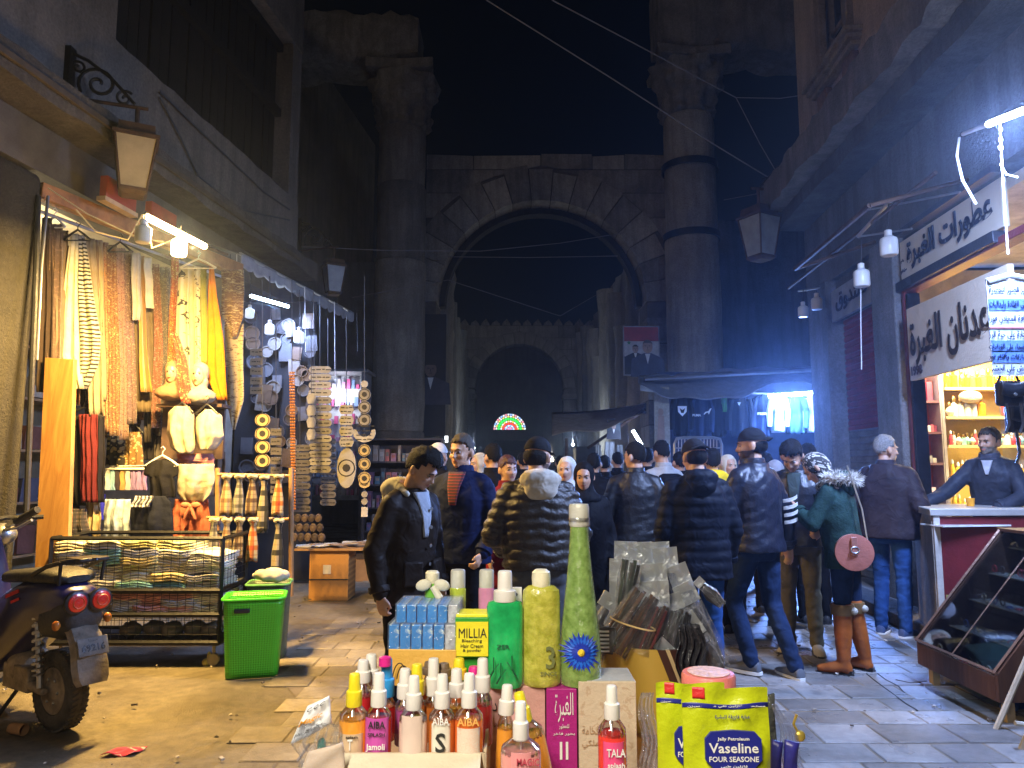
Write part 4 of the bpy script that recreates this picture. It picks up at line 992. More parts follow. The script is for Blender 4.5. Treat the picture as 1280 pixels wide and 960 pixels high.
# back of the shop: shelves with stacked clothes
t=thing('clothes_shelves',ML@Vector((-2.35,1.4,0)),'tall shelves of stacked clothes along the back wall of the shop','shelves',rz=-math.atan(LK))
for k in range(6):
 b=MB(ML); b.box((-2.2,1.5,.5+k*.6),(.45,3.4,.03)); b.build('shelf',M_wood,t,smooth=False)
b=MB(ML)
for k in range(6):
 y=-.1
 while y<3.0:
  h=random.uniform(.12,.4); b.box((-2.15,y+.14,.52+k*.6+h/2),(.36,.26,h),random.randrange(5),jit=.01); y+=.3
b.build('stacked_clothes',[C('st%d'%i,c)for i,c in enumerate(((.4,.33,.25),(.2,.08,.06),(.1,.1,.14),(.5,.42,.3),(.3,.2,.12)))],t,kind='stuff')
light('assumed_shop_light','POINT',ML@Vector((-1.1,.9,3.6)),26,(1,.8,.5),t,.08)  # light assumed deep inside the clothes shop, no bulb built for it
# ---- keffiyehs on two rods
t=thing('scarf_rack',P(315,700,6.35),'wooden two tier rack of knotted checked scarves beside the cart','rack')
for y,x0,x1 in((593,272,366),(647,258,362)):
 b=MB(); b.tube([P(x0,y,6.5),P(x1,y+2,6.6)],.014,8); b.build('rod',M_wood,t)
for x in(272,364):
 b=MB(); b.tube([P(x,585,6.55),P(x,745,6.55)],.022,8); b.build('post',M_wood,t)
kms=[pat('k_%s'%n,'plaid',c,s)for n,c,s in(('cream',[(.60,.54,.40),(.35,.24,.14),(.5,.42,.3)],9),('black',[(.55,.5,.4),(.03,.03,.03),(.5,.4,.3)],7),('orange',[(.62,.56,.44),(.65,.22,.04),(.5,.35,.2)],8),('brown',[(.50,.43,.32),(.16,.09,.05),(.4,.3,.2)],9),('grey',[(.5,.48,.42),(.18,.17,.16),(.4,.4,.35)],11))]
knames=['cream checked','black checked','orange checked','brown checked','grey checked']
def knotted(px,py,h,Y,m,label,w=15):
 t=thing('knotted_scarf',P(px,py+h,Y),label,'scarf','knotted checked scarves on the rack')
 c=P(px,py,Y); r=w/F*Y/2; H=h/F*Y
 b=MB(); n=28
 rs=[]
 for i in range(15):
  v=i/14; rr=r*(.62 if v<.12 else(.42+.50*min(1,(v-.12)/.5)))
  rs.append([c+Vector((rr*math.cos(a)*(1+.14*math.sin(5*a+px)*v),rr*.7*math.sin(a)*(1+.2*math.sin(5*a+px)*v),-H*(.08+.92*v)+(.02*math.sin(3*a)if i==14 else 0)))for a in[2*PI*j/n for j in range(n)]])
 s0=0; b.rings(rs)
 for i in range(15):
  for j in range(n):b.uv[i*n+j]=(j/n*.35,-i/14*H)
 b.build('cloth',m,t,angle=180)
 q=MB(); q.tube([c+Vector((r*.62*math.cos(a),r*.5*math.sin(a),-H*.07+.006*math.sin(a*3)))for a in[2*PI*k/12 for k in range(13)]],r*.30,8); q.build('knot',C('knot_cream',(.55,.48,.34)),t)
for k,(x,m)in enumerate(((284,0),(300,4),(316,3),(331,1),(349,2))):knotted(x,592,50 if k!=3 else 70,6.42,kms[m],'%s scarf, number %s on the upper rod of the rack'%(knames[m],('one','two','three','four','five')[k]))
for k,(x,m)in enumerate(((268,4),(284,0),(300,3),(317,2),(349,1))):knotted(x,646,52 if k!=4 else 66,6.3,kms[m],'%s scarf, number %s on the lower rod of the rack'%(knames[m],('one','two','three','four','five')[k]))
# ---- cage cart with folded cloths
ct=thing('cage_cart',(-2.97,6.0,0),'black wire cage cart on casters full of folded pastel cloths','cart')
x0,x1,y0,y1=P(63,700,5.8).x,P(300,700,5.8).x-.12,5.8,6.32
x1=P(278,700,5.8).x; z1=P(200,673,5.8).z; zm=P(200,738,5.8).z; zl=P(200,768,5.8).z; zb=P(200,803,5.8).z
def bar(a,c,w=.028):
 b=MB(); a,c=Vector(a),Vector(c); b.tube([a,c],w/2*1.2,4); return b.build('frame_bar',M_iron,ct,smooth=False)
for x in(x0,x1):
 for y in(y0,y1):bar((x,y,zb),(x,y,z1))
for z in(z1,zm,zl,zb):
 for y in(y0,y1):bar((x0,y,z),(x1,y,z))
 for x in(x0,x1):bar((x,y0,z),(x,y1,z))
b=MB(); r=.0021
for z in np.arange(zb,z1,.058):b.tube([(x0,y0,z),(x1,y0,z)],r,4); b.tube([(x1,y0,z),(x1,y1,z)],r,4); b.tube([(x0,y1,z),(x1,y1,z)],r,4)
for x in np.arange(x0,x1,.062):b.tube([(x,y0,zb),(x,y0,z1)],r,4); b.tube([(x,y1,zb),(x,y1,z1)],r,4)
for y in np.arange(y0,y1,.062):b.tube([(x1,y,zb),(x1,y,z1)],r,4)
b.build('wire_mesh',M_iron,ct,kind='stuff')
for z in(zm,zl,zb):
 b=MB(); b.box(((x0+x1)/2,(y0+y1)/2,z-.015),(x1-x0,y1-y0,.02)); b.build('shelf',mat('dark_board',(.05,.035,.025),.7),ct,smooth=False)
for x in(x0+.1,x1-.05):
 for y in(y0+.04,y1-.04):
  b=MB(); b.lathe([(.001,-.015),(.045,-.015),(.045,.015),(.001,.015)],(x,y,.05),16,R=Matrix.Rotation(PI/2,3,'X')); b.tube([(x,y,.05),(x,y,zb)],.012,6); b.build('caster',mat('caster',(.3,.25,.18),.6),ct)
tm=[C('tw%d'%i,c)for i,c in enumerate(((.95,.88,.68),(1.0,.96,.84),(.90,.84,.42),(.36,.68,.60),(.92,.50,.44),(1.0,.82,.36),(.85,.85,.82),(.72,.70,.66)))]
tn=['cream','off white','pale yellow','mint green','salmon','straw','light grey','grey']
def towel_mesh(w,d,h,sd):
 R_=random.Random(sd); b=MB(); n=3
 for i in range(n):
  z0_=h*i/n+.001; z1_=h*(i+1)/n-.001; rs=[]
  j=lambda:R_.uniform(-.006,.006)
  ww=w*R_.uniform(.94,1); pr=[(-1,.3),(-1.0,.7),(-.9,1),(.9,1),(1.0,.7),(1.0,.3),(.9,0),(-.9,0)]
  for k in range(9):
   x=-ww/2+ww*k/8; e=.9 if k in(0,8)else 1
   rs.append([Vector((x,d/2*a*e+j()*.4,z0_+(z1_-z0_)*c*e+.008*math.sin(k*.9+sd)+j()*.5))for a,c in pr])
  b.rings(rs)
 me=bpy.data.meshes.new('folded_cloth'); me.from_pydata(b.v,[],b.f); bm=bmesh.new(); bm.from_mesh(me); bmesh.ops.recalc_face_normals(bm,faces=bm.faces); bm.to_mesh(me); bm.free()
 me.polygons.foreach_set('use_smooth',[True]*len(me.polygons)); return me
tms={}
def towel(x,y,z,w,d,h,mi,rz,label,group):
 key=(round(w,1),round(h,2),mi,random.randrange(3))
 if key not in tms:tms[key]=towel_mesh(w,d,h,len(tms)); tms[key].materials.append(tm[mi])
 o=bpy.data.objects.new('folded_cloth',tms[key]); COL.objects.link(o); o.location=(x,y,z); o.rotation_euler=(random.uniform(-.03,.03),random.uniform(-.06,.06),rz); tag(o,label,'cloth',group); return o
levels=['lowest','second','third','fourth','fifth','sixth','seventh','topmost']
cols_=['first','second','third','fourth','fifth','sixth']
for c_ in range(5):
 x=x0+.14+c_*(x1-x0-.2)/4.4; z=zm+.005; nl=(6,6,6,6,5)[c_]
 for l in range(nl):
  h=random.choice((.05,.06,.065)); mi=random.choice((0,1,2,0,1,3,5,0))if c_<4 else random.choice((6,7,0))
  towel(x+random.uniform(-.02,.02),6.0+random.uniform(-.02,.03),z,.30,.34,h,mi,random.uniform(-.08,.08),'%s cloth, %s up in the %s stack from left, upper cart shelf'%(tn[mi],levels[l],cols_[c_]),'folded cloths on the upper cart shelf'); z+=h
for c_ in range(6):
 x=x0+.13+c_*(x1-x0-.2)/5.3; z=zl+.004
 for l in range(3):
  h=.052; mi=random.choice((1,6,7,1,4,6))if c_!=3 else 4
  towel(x+random.uniform(-.02,.02),6.0+random.uniform(-.02,.03),z,.28,.34,h,mi,random.uniform(-.08,.08),'%s cloth, %s up in the %s stack from left, middle cart shelf'%(tn[mi],levels[l],cols_[c_]),'folded cloths on the middle cart shelf'); z+=h
for k in range(6):
 c=Vector((x0+.55+k*.16,6.0+.05*(k%2),zb+.055)); b=MB()
 b.ell(c,(.085,.09,.058));
 for i,v in enumerate(b.v):b.v[i]=v+Vector((random.uniform(-.01,.01),random.uniform(-.01,.01),random.uniform(-.008,.008)))
 b.build('plastic_bag',mat('bag_plastic',(.35,.31,.24),.2,var=.4,trans=.3),None,angle=180,label='crumpled clear bag, number %s from the left on the bottom cart shelf'%('one','two','three','four','five','six')[k],cat='bag',group='clear bags on the bottom cart shelf')
 # ---- green laundry basket with a second basket behind
def hole_mat(name,c,hole,sc=60):
 m,nt,bb=newmat(name); uv=coords(nt,uv=True,scale=(sc,sc,sc)); vo=nd(nt,'ShaderNodeTexVoronoi'); vo.inputs['Randomness'].default_value=.0; vo.inputs['Scale'].default_value=1; nt.links.new(uv,vo.inputs['Vector'])
 cc=ramp(nt,vo.outputs['Distance'],((0,hole),(.24,hole),(.32,c))); nt.links.new(cc,bb.inputs['Base Color']); bb.inputs['Roughness'].default_value=.35
 nt.links.new(bumpn(nt,vo.outputs['Distance'],.5,.01),bb.inputs['Normal']); MATS[name]=m; return m
def basket(cx,cy,w0,d0,w1,d1,h,m,inner,label,rz=0):
 t=thing('laundry_basket',(cx,cy,0),label,'basket',rz=rz); M=WM[t]
 b=MB(M); n=12
 def ring(w,d,z):
  r=.05; pts=[]
  for sx,sy,a0 in((1,1,0),(-1,1,PI/2),(-1,-1,PI),(1,-1,3*PI/2)):
   for k in range(5):a=a0+PI/2*k/4; pts.append(Vector((sx*(w/2-r)+r*math.cos(a),sy*(d/2-r)+r*math.sin(a),z)))
  return pts
 zs=[.01+(h-.01)*k/n for k in range(n+1)]; rs=[ring(w0+(w1-w0)*z/h,d0+(d1-d0)*z/h,z)for z in zs]
 base=len(b.v); b.rings(rs,0,cap=False)
 per=[0];
 for k in range(1,20):per.append(per[-1]+(rs[0][k]-rs[0][k-1]).length)
 for i,z in enumerate(zs):
  for k in range(20):b.uv[base+i*20+k]=(per[k],z)
 o=b.build('wall',m,t,angle=60); so=o.modifiers.new('t','SOLIDIFY'); so.thickness=.006
 b=MB(M); b.box((0,0,.014),(w0-.03,d0-.03,.01)); b.build('bottom',inner,t)
 b=MB(M); R1_=ring(w1+.01,d1+.01,h); R1_.append(R1_[0]); b.tube(R1_,.011,8); b.build('rim',inner,t)
 b=MB(M); b.box((-w1*.18,-d1/2-.001,h*.86),(.11,.016,.032)); b.build('handle_slot',M_black,t,bevel=.008)
 return t
G_green=hole_mat('green_holes',(.09,.60,.02),(.02,.16,.01),62); G_in=mat('green_plastic',(.07,.55,.03),.35,var=.1)
basket(-1.90,5.62,.36,.27,.42,.33,.56,G_green,G_in,'bright green perforated laundry basket standing at the cart corner',rz=math.radians(14))
basket(-1.96,6.12,.28,.25,.32,.29,.58,hole_mat('grey_holes',(.10,.15,.10),(.03,.05,.03),62),mat('grey_green_rim',(.12,.32,.10),.4),'second basket in grey green behind the bright green one, filled with white cloth',rz=math.radians(10))
b=MB()
for k in range(9):b.ell((-1.96+random.uniform(-.11,.11),6.10+random.uniform(-.08,.08),.62+random.uniform(0,.05)),(random.uniform(.05,.09),random.uniform(.05,.08),random.uniform(.03,.05)))
o=to_mesh_vox(b,'white_cloth',.012,2); o.materials.clear(); o.materials.append(C('wcl',(.6,.56,.46))); oo=bpy.data.objects.new('white_cloth',o); COL.objects.link(oo); tag(oo,'crumpled white cloth heaped in the grey green basket','cloth'); o.polygons.foreach_set('use_smooth',[True]*len(o.polygons))
# ---- awning with scalloped edge, cold strip, bulbs
t=thing('awning',P(370,350,10),'grey cloth awning with scalloped edge over the plaque stall, lit blue from below','awning')
va,vb=P(300,317,8.2),P(440,391,12.2); dv=vb-va
b=MB(); b.grid(lambda u,v:va+dv*u+Vector((-1.25*v,.1*v,.42*v+.03*math.sin(u*14)*(1-v))),30,8,thick=(0,0,-.008)); b.build('roof_cloth',C('awn',(.22,.21,.20)),t,angle=180)
b=MB(); b.grid(lambda u,v:va+dv*u+Vector((.02+.02*math.sin(u*40),0,-v*(.13+.045*abs(math.sin(u*PI*13))))),104,4,thick=(-.008,0,0)); b.build('valance',C('awn2',(.42,.42,.42)),t,angle=180)
b=MB(); b.tube([va,vb],.02,6); b.build('front_bar',M_steel,t)
t=thing('strip_lamp',P(337,376,9),'cold white strip lamp under the scalloped awning','lamp')
pa,pb=P(314,370,8.7),P(360,383,9.5)
b=MB(); b.tube([pa,pb],.022,8); b.build('tube',emis('cold_tube',(.62,.78,1),14),t)
tube_light('strip_light',pa,pb,60,COLD,(.1,-.1,-1),t)
for k,(x,y,Y,w,cy)in enumerate(((312,391,8.4,11,330),(337,411,8.6,12,345),(374,421,9.4,13,362))):
 jar_bulb(x,y,Y,w,('leftmost','middle','rightmost')[k]+' small white bulb hanging under the scalloped awning',emis('bulb_cold',(.6,.75,1),.5),(x,cy))
 # ---- plaque strings
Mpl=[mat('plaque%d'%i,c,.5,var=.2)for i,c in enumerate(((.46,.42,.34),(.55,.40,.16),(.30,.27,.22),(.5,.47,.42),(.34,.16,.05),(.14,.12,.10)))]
Mink=mat('plaque_ink',(.03,.025,.02),.6)
def string(px,ytop,items,Y,label,cord=None):
 """items: (shape, y, w, h, material); pieces strung on one cord"""
 t=thing('hanging_plaques',P(px,items[-1][1],Y),label,'wall hanging','strings of hanging plaques')
 b=MB(); b.tube([P(px,ytop,Y+.02),P(px,items[-1][1],Y+.02)],.005,5); b.build('cord',M_wire,t)
 for(sh,y,w,h,mi)in items:
  c=P(px,y,Y); W_,H_=w/F*Y/2,h/F*Y/2; b=MB()
  if sh=='disc':pts=[(W_*math.cos(a),H_*math.sin(a))for a in[2*PI*k/20 for k in range(20)]]
  elif sh=='hex':pts=[(-W_,0),(-W_*.72,-H_),(W_*.72,-H_),(W_,0),(W_*.72,H_),(-W_*.72,H_)]
  elif sh=='pill':pts=[(W_-H_+H_*math.cos(a),H_*math.sin(a))for a in[-PI/2+PI*k/6 for k in range(7)]]+[(-W_+H_+H_*math.cos(a),H_*math.sin(a))for a in[PI/2+PI*k/6 for k in range(7)]]
  elif sh=='shield':pts=[(-W_*.7,-H_),(W_*.7,-H_),(W_,H_*.2),(W_*.6,H_),(-W_*.6,H_),(-W_,H_*.2)]
  elif sh=='moon':pts=[(W_*math.cos(a),H_*math.sin(a))for a in[PI*.12-PI*1.24*k/16 for k in range(17)]]+[(W_*.62*math.cos(a),H_*.2+H_*.62*math.sin(a))for a in[-PI*1.05+PI*1.1*k/12 for k in range(13)]]
  else:pts=[(-W_,-H_),(W_,-H_),(W_,H_),(-W_,H_)]
  b.prism(pts,c,(1,0,0),(0,0,1),(0,.014,0)); pl=b.build('plaque',Mpl[mi],t,smooth=False,bevel=.002)
  if sh=='disc' and w>10:
   q=MB(); q.lathe([(W_*.78,0),(W_*.84,.006),(W_*.9,0)],c-Vector((0,.001,0)),20,cap=False,R=Matrix.Rotation(PI/2,3,'X')); q.lathe([(.001,.004),(W_*.42,.004),(W_*.42,0)],c-Vector((0,.0,0)),8,R=Matrix.Rotation(PI/2,3,'X')); q.build('ring_carving',Mink,pl)
  elif w>12:
   q=MB()
   for k in range(max(1,int(h/6))):
    zz=c.z+H_-(k+.7)*2*H_/(max(1,int(h/6))+.4); xx=-W_*.72
    while xx<W_*.6:l=random.uniform(.02,.05)*W_/.1; q.box((c.x+xx+l/2,c.y-.002,zz+random.uniform(-.004,.004)),(l,.003,.012*Y/9)); xx+=l*1.35
   q.build('lettering_strokes',Mink,pl,smooth=False,kind='stuff')
 return t
string(328,350,[('disc',525+17*k,19,17,1)for k in range(4)],7.6,'string of four golden round plaques hanging near the runners')
string(400,372,[('pill',462+9.6*k,30-(abs(k-6)*.3),8.6,3 if k<3 else(2 if k%3 else 0))for k in range(14)],8.9,'long stack of grey oblong plaques hanging in the stall')
string(389,400,[('shield',498+15*k,12,13,0)for k in range(4)],8.8,'string of four small beige shield plaques')
string(433,395,[('hex',512+13.5*k,19,12,0)for k in range(4)]+[('disc',585,24,50,0)],8.6,'four pale hexagonal plaques above one tall oval board')
string(455.5,345,[('disc',480,9,9,3),('disc',493,16,16,2),('disc',509,16,16,2),('disc',525,17,16,2),('moon',541,28,24,0),('disc',563,15,15,1),('disc',580,15,15,1),('disc',598,16,16,1),('moon',605,14,10,1),('disc',618,8,8,2),('disc',627,8,8,2),('rect',640,8,12,3)],8.3,'long string of carved round plaques and a crescent in front of the dark shelves')
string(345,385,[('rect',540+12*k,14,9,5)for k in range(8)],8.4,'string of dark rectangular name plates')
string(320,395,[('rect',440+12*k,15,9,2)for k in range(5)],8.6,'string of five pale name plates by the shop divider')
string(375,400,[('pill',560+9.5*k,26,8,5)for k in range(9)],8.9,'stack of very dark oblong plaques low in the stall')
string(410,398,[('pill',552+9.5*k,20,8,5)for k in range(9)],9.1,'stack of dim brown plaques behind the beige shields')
# bead strands
t=thing('bead_strands',P(365,640,8.0),'thick bundle of amber prayer bead strands hanging full length','beads'); b=MB()
for sx in(-2.4,0,2.4):
 for k in range(48):
  v=k/47; b.ell(P(365+sx*(1-.3*v)+2*v,466+170*v,8.0),(.012,.012,.014),0,6,4)
b.build('beads',mat('amber',(.42,.15,.03),.25,var=.35),t,kind='stuff')
b=MB(); b.tube([P(365,350,8.0),P(365,466,8.0)],.005,5); b.build('cord',M_wire,t)
# loose cords in the stall
for k,x in enumerate((288,296,303,381,392,418,446)):
 b=MB(); b.tube([P(x,318+(x-300)*.5 if x>300 else 318,8.3+.01*(x-288)),P(x+1,440+20*(k%3),8.3+.01*(x-288))],.004,5); b.build('cord',M_wirew if k%2 else M_wire,None,label=('pale' if k%2 else 'dark')+' loose cord hanging from the awning bar, number %s from the left'%('one','two','three','four','five','six','seven')[k],cat='cord',group='loose cords under the awning')
 # back board of the plaque stall with pans and hats
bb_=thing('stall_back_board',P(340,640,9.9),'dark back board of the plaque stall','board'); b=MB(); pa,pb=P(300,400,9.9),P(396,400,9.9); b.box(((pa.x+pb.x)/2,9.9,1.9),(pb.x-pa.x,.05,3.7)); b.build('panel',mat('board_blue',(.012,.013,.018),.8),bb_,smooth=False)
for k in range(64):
 x=random.uniform(306,392); y=395+220*(k/64)+random.uniform(-5,5); r=random.uniform(6,10)/F*9.7; c=P(x,y,9.8-.02*(k%4)); b=MB()
 if k%3:b.lathe([(.001,-.01),(r,-.01),(r*1.05,.02),(r*.9,.02),(r*.85,0),(.001,0)],c,18,R=Matrix.Rotation(PI/2,3,'X'))
 else:b.box(c,(r*1.7,.03,r*2.3),R=Matrix.Rotation(random.uniform(-.15,.15),3,'Y')); b.box(c-Vector((0,.016,0)),(r*1.3,.004,r*1.8))
 b.build('wall_plate' if k%3 else 'picture_frame',mat('dk%d'%(k%4),((.10,.10,.11),(.05,.045,.05),(.18,.16,.14),(.12,.07,.04))[k%4],.4),None,label=(('small %s round plate on the %s part of the stall back board' if k%3 else 'small %s framed picture on the %s part of the stall back board')%(('grey','black','taupe','brown')[k%4],('upper left','upper right','middle left','middle right','lower left','lower right')[2*min(2,k//22)+(x>349)])),cat='plate' if k%3 else 'frame',group='plates on the stall back board' if k%3 else 'frames on the stall back board')
 # pouches, table of papers, cardboard boxes
t=thing('pouch_stack',P(383,676,7.9),'brown basket of round patterned pouches below the plaques','pouches')
for r_ in range(3):
 for c_ in range(5):
  b=MB(); p=P(364+c_*8.5+r_*2,648+r_*12,7.9-.05*r_); b.ell(p,(.040,.022,.048)); b.tube([p+Vector((.028*math.cos(a),-.02,.034*math.sin(a)))for a in[2*PI*k/10 for k in range(11)]],.004,4); b.build('pouch',mat('pouch%d'%((r_+c_)%2),((.09,.055,.03),(.045,.028,.018))[(r_+c_)%2],.7,bump=.5),t)
def dots_mat(name,c0,c1,sc):
 m,nt,bb=newmat(name); uv=coords(nt,scale=(sc,sc,sc)); vo=nd(nt,'ShaderNodeTexVoronoi'); vo.inputs['Randomness'].default_value=0.0; nt.links.new(uv,vo.inputs['Vector']); vo.inputs['Scale'].default_value=1
 nt.links.new(ramp(nt,vo.outputs['Distance'],((0,c1),(.36,c1),(.42,c0))),bb.inputs['Base Color']); bb.inputs['Roughness'].default_value=.8; MATS[name]=m; return m
t=thing('cardboard_box',P(408,750,8.35),'orange patterned cardboard crate supporting the paper covered table','box')
c=G(410,751); hb=P(410,688,c.y).z; w=48/F*c.y
b=MB(); b.box((c.x,c.y+.2,hb/2),(w,.4,hb)); b.build('carton',dots_mat('orange_dots',(.46,.22,.05),(.20,.08,.02),17),t,smooth=False,bevel=.005)
b=MB(); b.box((c.x-.02,c.y-.004,hb*.62),(.09,.004,.10)); b.build('label',mat('paper_white',(.6,.55,.45),.7),t,smooth=False)
b=MB(); b.box((c.x,c.y-.003,hb*.42),(w*1.005,.005,.012)); b.build('strap',M_black,t,smooth=False)
b=MB(); b.box((c.x,c.y+.25,hb+.012),(.78,.6,.022)); b.build('side_table',M_wood,None,label='wooden board on the orange crate covered with papers',cat='table',smooth=False)
for k in range(9):
 b=MB(); b.box((c.x-.38+k*.09,c.y+.15+random.uniform(-.1,.15),hb+.03+.006*k),(.15,.2,.006),R=Matrix.Rotation(random.uniform(-1,1),3,'Z')); b.build('booklet',mat('bk%d'%(k%3),((.6,.55,.45),(.45,.4,.3),(.3,.2,.12))[k%3],.6),None,smooth=False,label='thin booklet, number %s from the left on the board'%('one','two','three','four','five','six','seven','eight','nine')[k],cat='booklet',group='booklets on the board')
c2=G(450,727); b=MB(); b.box((c2.x,c2.y+.15,.14),(.24,.3,.28)); b.build('cardboard_box',mat('carton_brown',(.30,.16,.06),.8),None,label='small brown cardboard box right of the orange crate',cat='box',smooth=False,bevel=.004)
b=MB(); b.box((c2.x+.03,c2.y+.25,.46),(.7,.6,.03)); b.box((c2.x+.03,c2.y+.3,.30),(.5,.4,.26)); b.build('low_table',mat('dark_low',(.06,.04,.03),.7),None,label='low dark table with papers between crate and shelves',cat='table',smooth=False)
for k in range(6):
 b=MB(); b.box((c2.x-.2+k*.09,c2.y+.12+.05*(k%2),.485+.01*k),(.14,.18,.012),R=Matrix.Rotation(k,3,'Z')); b.build('magazine',mat('mg%d'%(k%3),((.55,.5,.42),(.35,.3,.25),(.5,.4,.3))[k%3],.6),None,smooth=False,label='magazine, number %s from the left on the low dark table'%('one','two','three','four','five','six')[k],cat='magazine',group='magazines on the low dark table')
 # dark shelf of small wares
t=thing('wares_shelf',P(500,655,11.3),'dark open shelf unit crowded with small boxed wares behind the young man','shelf')
xa,xb=P(455,600,11.3).x,P(552,600,11.3).x; zt_=P(500,549,11.3).z
b=MB(); b.box(((xa+xb)/2,11.62,zt_/2),(xb-xa,.04,zt_)); b.build('back',mat('shelf_dark',(.03,.025,.03),.7),t,smooth=False)
for k in range(5):
 b=MB(); b.box(((xa+xb)/2,11.45,.55+(zt_-.55)*k/4),(xb-xa,.32,.025)); b.build('shelf',mat('shelf_dark2',(.06,.045,.045),.6),t,smooth=False)
for x in(xa,xb):b=MB(); b.box((x,11.45,zt_/2),(.04,.34,zt_)); b.build('side',MATS['shelf_dark2'],t,smooth=False)
wc=[mat('wr%d'%i,c,.4,var=.3)for i,c in enumerate(((.30,.08,.09),(.12,.12,.2),(.32,.25,.2),(.08,.08,.09),(.25,.12,.2),(.4,.36,.32),(.1,.2,.25)))]
wmesh={}
for k in range(4):
 zz=.563+(zt_-.55)*k/4; x=xa+.05
 while x<xb-.06:
  w=random.choice((.05,.07,.09)); h=random.choice((.12,.18,.24)); mi=random.randrange(7); key=(w,h,mi)
  if key not in wmesh:
   q=MB(); q.box((0,0,h/2),(w-.008,.12,h)); q.box((0,-.062,h*.6),(w*.6,.004,h*.35),1); me=bpy.data.meshes.new('boxed_trinket'); me.from_pydata(q.v,[],q.f); me.materials.append(wc[mi]); me.materials.append(wc[(mi+3)%7]); me.polygons.foreach_set('material_index',q.m); wmesh[key]=me
  o=bpy.data.objects.new('boxed_trinket',wmesh[key]); COL.objects.link(o); o.location=(x+w/2,11.36,zz); tag(o,'small boxed trinket on the dark shelf of wares','box','boxed trinkets on the dark shelf'); x+=w+random.uniform(0,.02)
  # far lit kiosk
t=thing('lit_kiosk',P(425,620,14.6),'brightly lit white and pink kiosk glimpsed behind the plaques','kiosk'); b=MB(); pa,pb=P(385,470,14.6),P(462,470,14.6); z0_,z1_=P(400,625,14.6).z,pa.z
b.box(((pa.x+pb.x)/2,14.6,(z0_+z1_)/2),(pb.x-pa.x,.05,z1_-z0_)); b.build('back_panel',mat('kiosk_white',(.62,.64,.68),.5),t,smooth=False)
b=MB(); b.box(((pa.x+pb.x)/2,14.3,z1_+.02),(pb.x-pa.x+.2,.9,.05)); b.box((pa.x,14.3,z1_/2),(.06,.7,z1_)); b.box((pb.x,14.3,z1_/2),(.06,.7,z1_)); b.build('frame',mat('kiosk_frame',(.2,.2,.22),.5),t,smooth=False)
b=MB()
for r_ in range(7):
 x=pa.x+.08
 while x<pb.x-.08:
  w=random.uniform(.04,.1); h=random.uniform(.08,.2); b.box((x+w/2,14.5,z0_+.1+r_*(z1_-z0_-.3)/6.2+h/2),(w*.8,.08,h),random.randrange(4)); x+=w+.02
b.build('packets',[mat('kp%d'%i,c,.5)for i,c in enumerate(((.7,.12,.3),(.65,.6,.65),(.2,.3,.5),(.55,.3,.5)))],t,smooth=False,kind='stuff')
light('kiosk_light','POINT',P(424,500,14.2)+Vector((0,0,.1)),11,(.85,.9,1),t,.1)
# dark portrait banner on the left jamb of the great arch
t=thing('banner',P(541,545,16.7),'dark tall banner with a faint portrait of a suited man on the left arch jamb','banner'); b=MB(); p0,p1=P(524,545,16.8),P(558,393,16.8)
b.box(((p0.x+p1.x)/2,16.8,(p0.z+p1.z)/2),(p1.x-p0.x,.05,p1.z-p0.z)); b.build('sheet',mat('banner_black',(.015,.015,.018),.6),t,smooth=False)
def portrait(t,cx,Y,zc,s,suit,skin,hairc,scale=1.0):
 b=MB(); b.prism([(.16*s*math.cos(a),.21*s*math.sin(a))for a in[2*PI*k/20 for k in range(20)]],(cx,Y,zc),(1,0,0),(0,0,1),(0,-.006,0)); b.build('printed_face',skin,t,smooth=False)
 b=MB(); b.prism([(-.55*s,-.95*s),(.55*s,-.95*s),(.5*s,-.38*s),(.12*s,-.2*s),(-.12*s,-.2*s),(-.5*s,-.38*s)],(cx,Y,zc),(1,0,0),(0,0,1),(0,-.004,0)); b.build('printed_suit',suit,t,smooth=False)
 b=MB(); b.prism([(-.08*s,-.22*s),(.08*s,-.22*s),(0,-.55*s)],(cx,Y-.006,zc),(1,0,0),(0,0,1),(0,-.002,0)); b.build('printed_shirt',M_white,t,smooth=False)
 b=MB(); b.prism([(.175*s*math.cos(a),.225*s*math.sin(a))for a in[PI*.12+PI*.76*k/12 for k in range(13)]]+[(-.10*s,.12*s),(.10*s,.12*s)],(cx,Y-.007,zc),(1,0,0),(0,0,1),(0,-.003,0)); b.build('printed_hair',hairc,t,smooth=False)
 b=MB()
 for k in(1,-1):b.box((cx+k*.065*s,Y-.008,zc+.03*s),(.05*s,.004,.02*s))
 b.box((cx,Y-.008,zc-.1*s),(.07*s,.004,.014*s)); b.box((cx,Y-.008,zc-.03*s),(.02*s,.004,.07*s)); b.build('printed_features',hairc,t,smooth=False,kind='stuff')
portrait(t,(p0.x+p1.x)/2-.05,16.77,P(541,462,16.8).z,.85,mat('print_suit',(.05,.05,.07),.6),mat('print_skin',(.20,.13,.10),.6),mat('print_hair',(.02,.02,.02),.6))
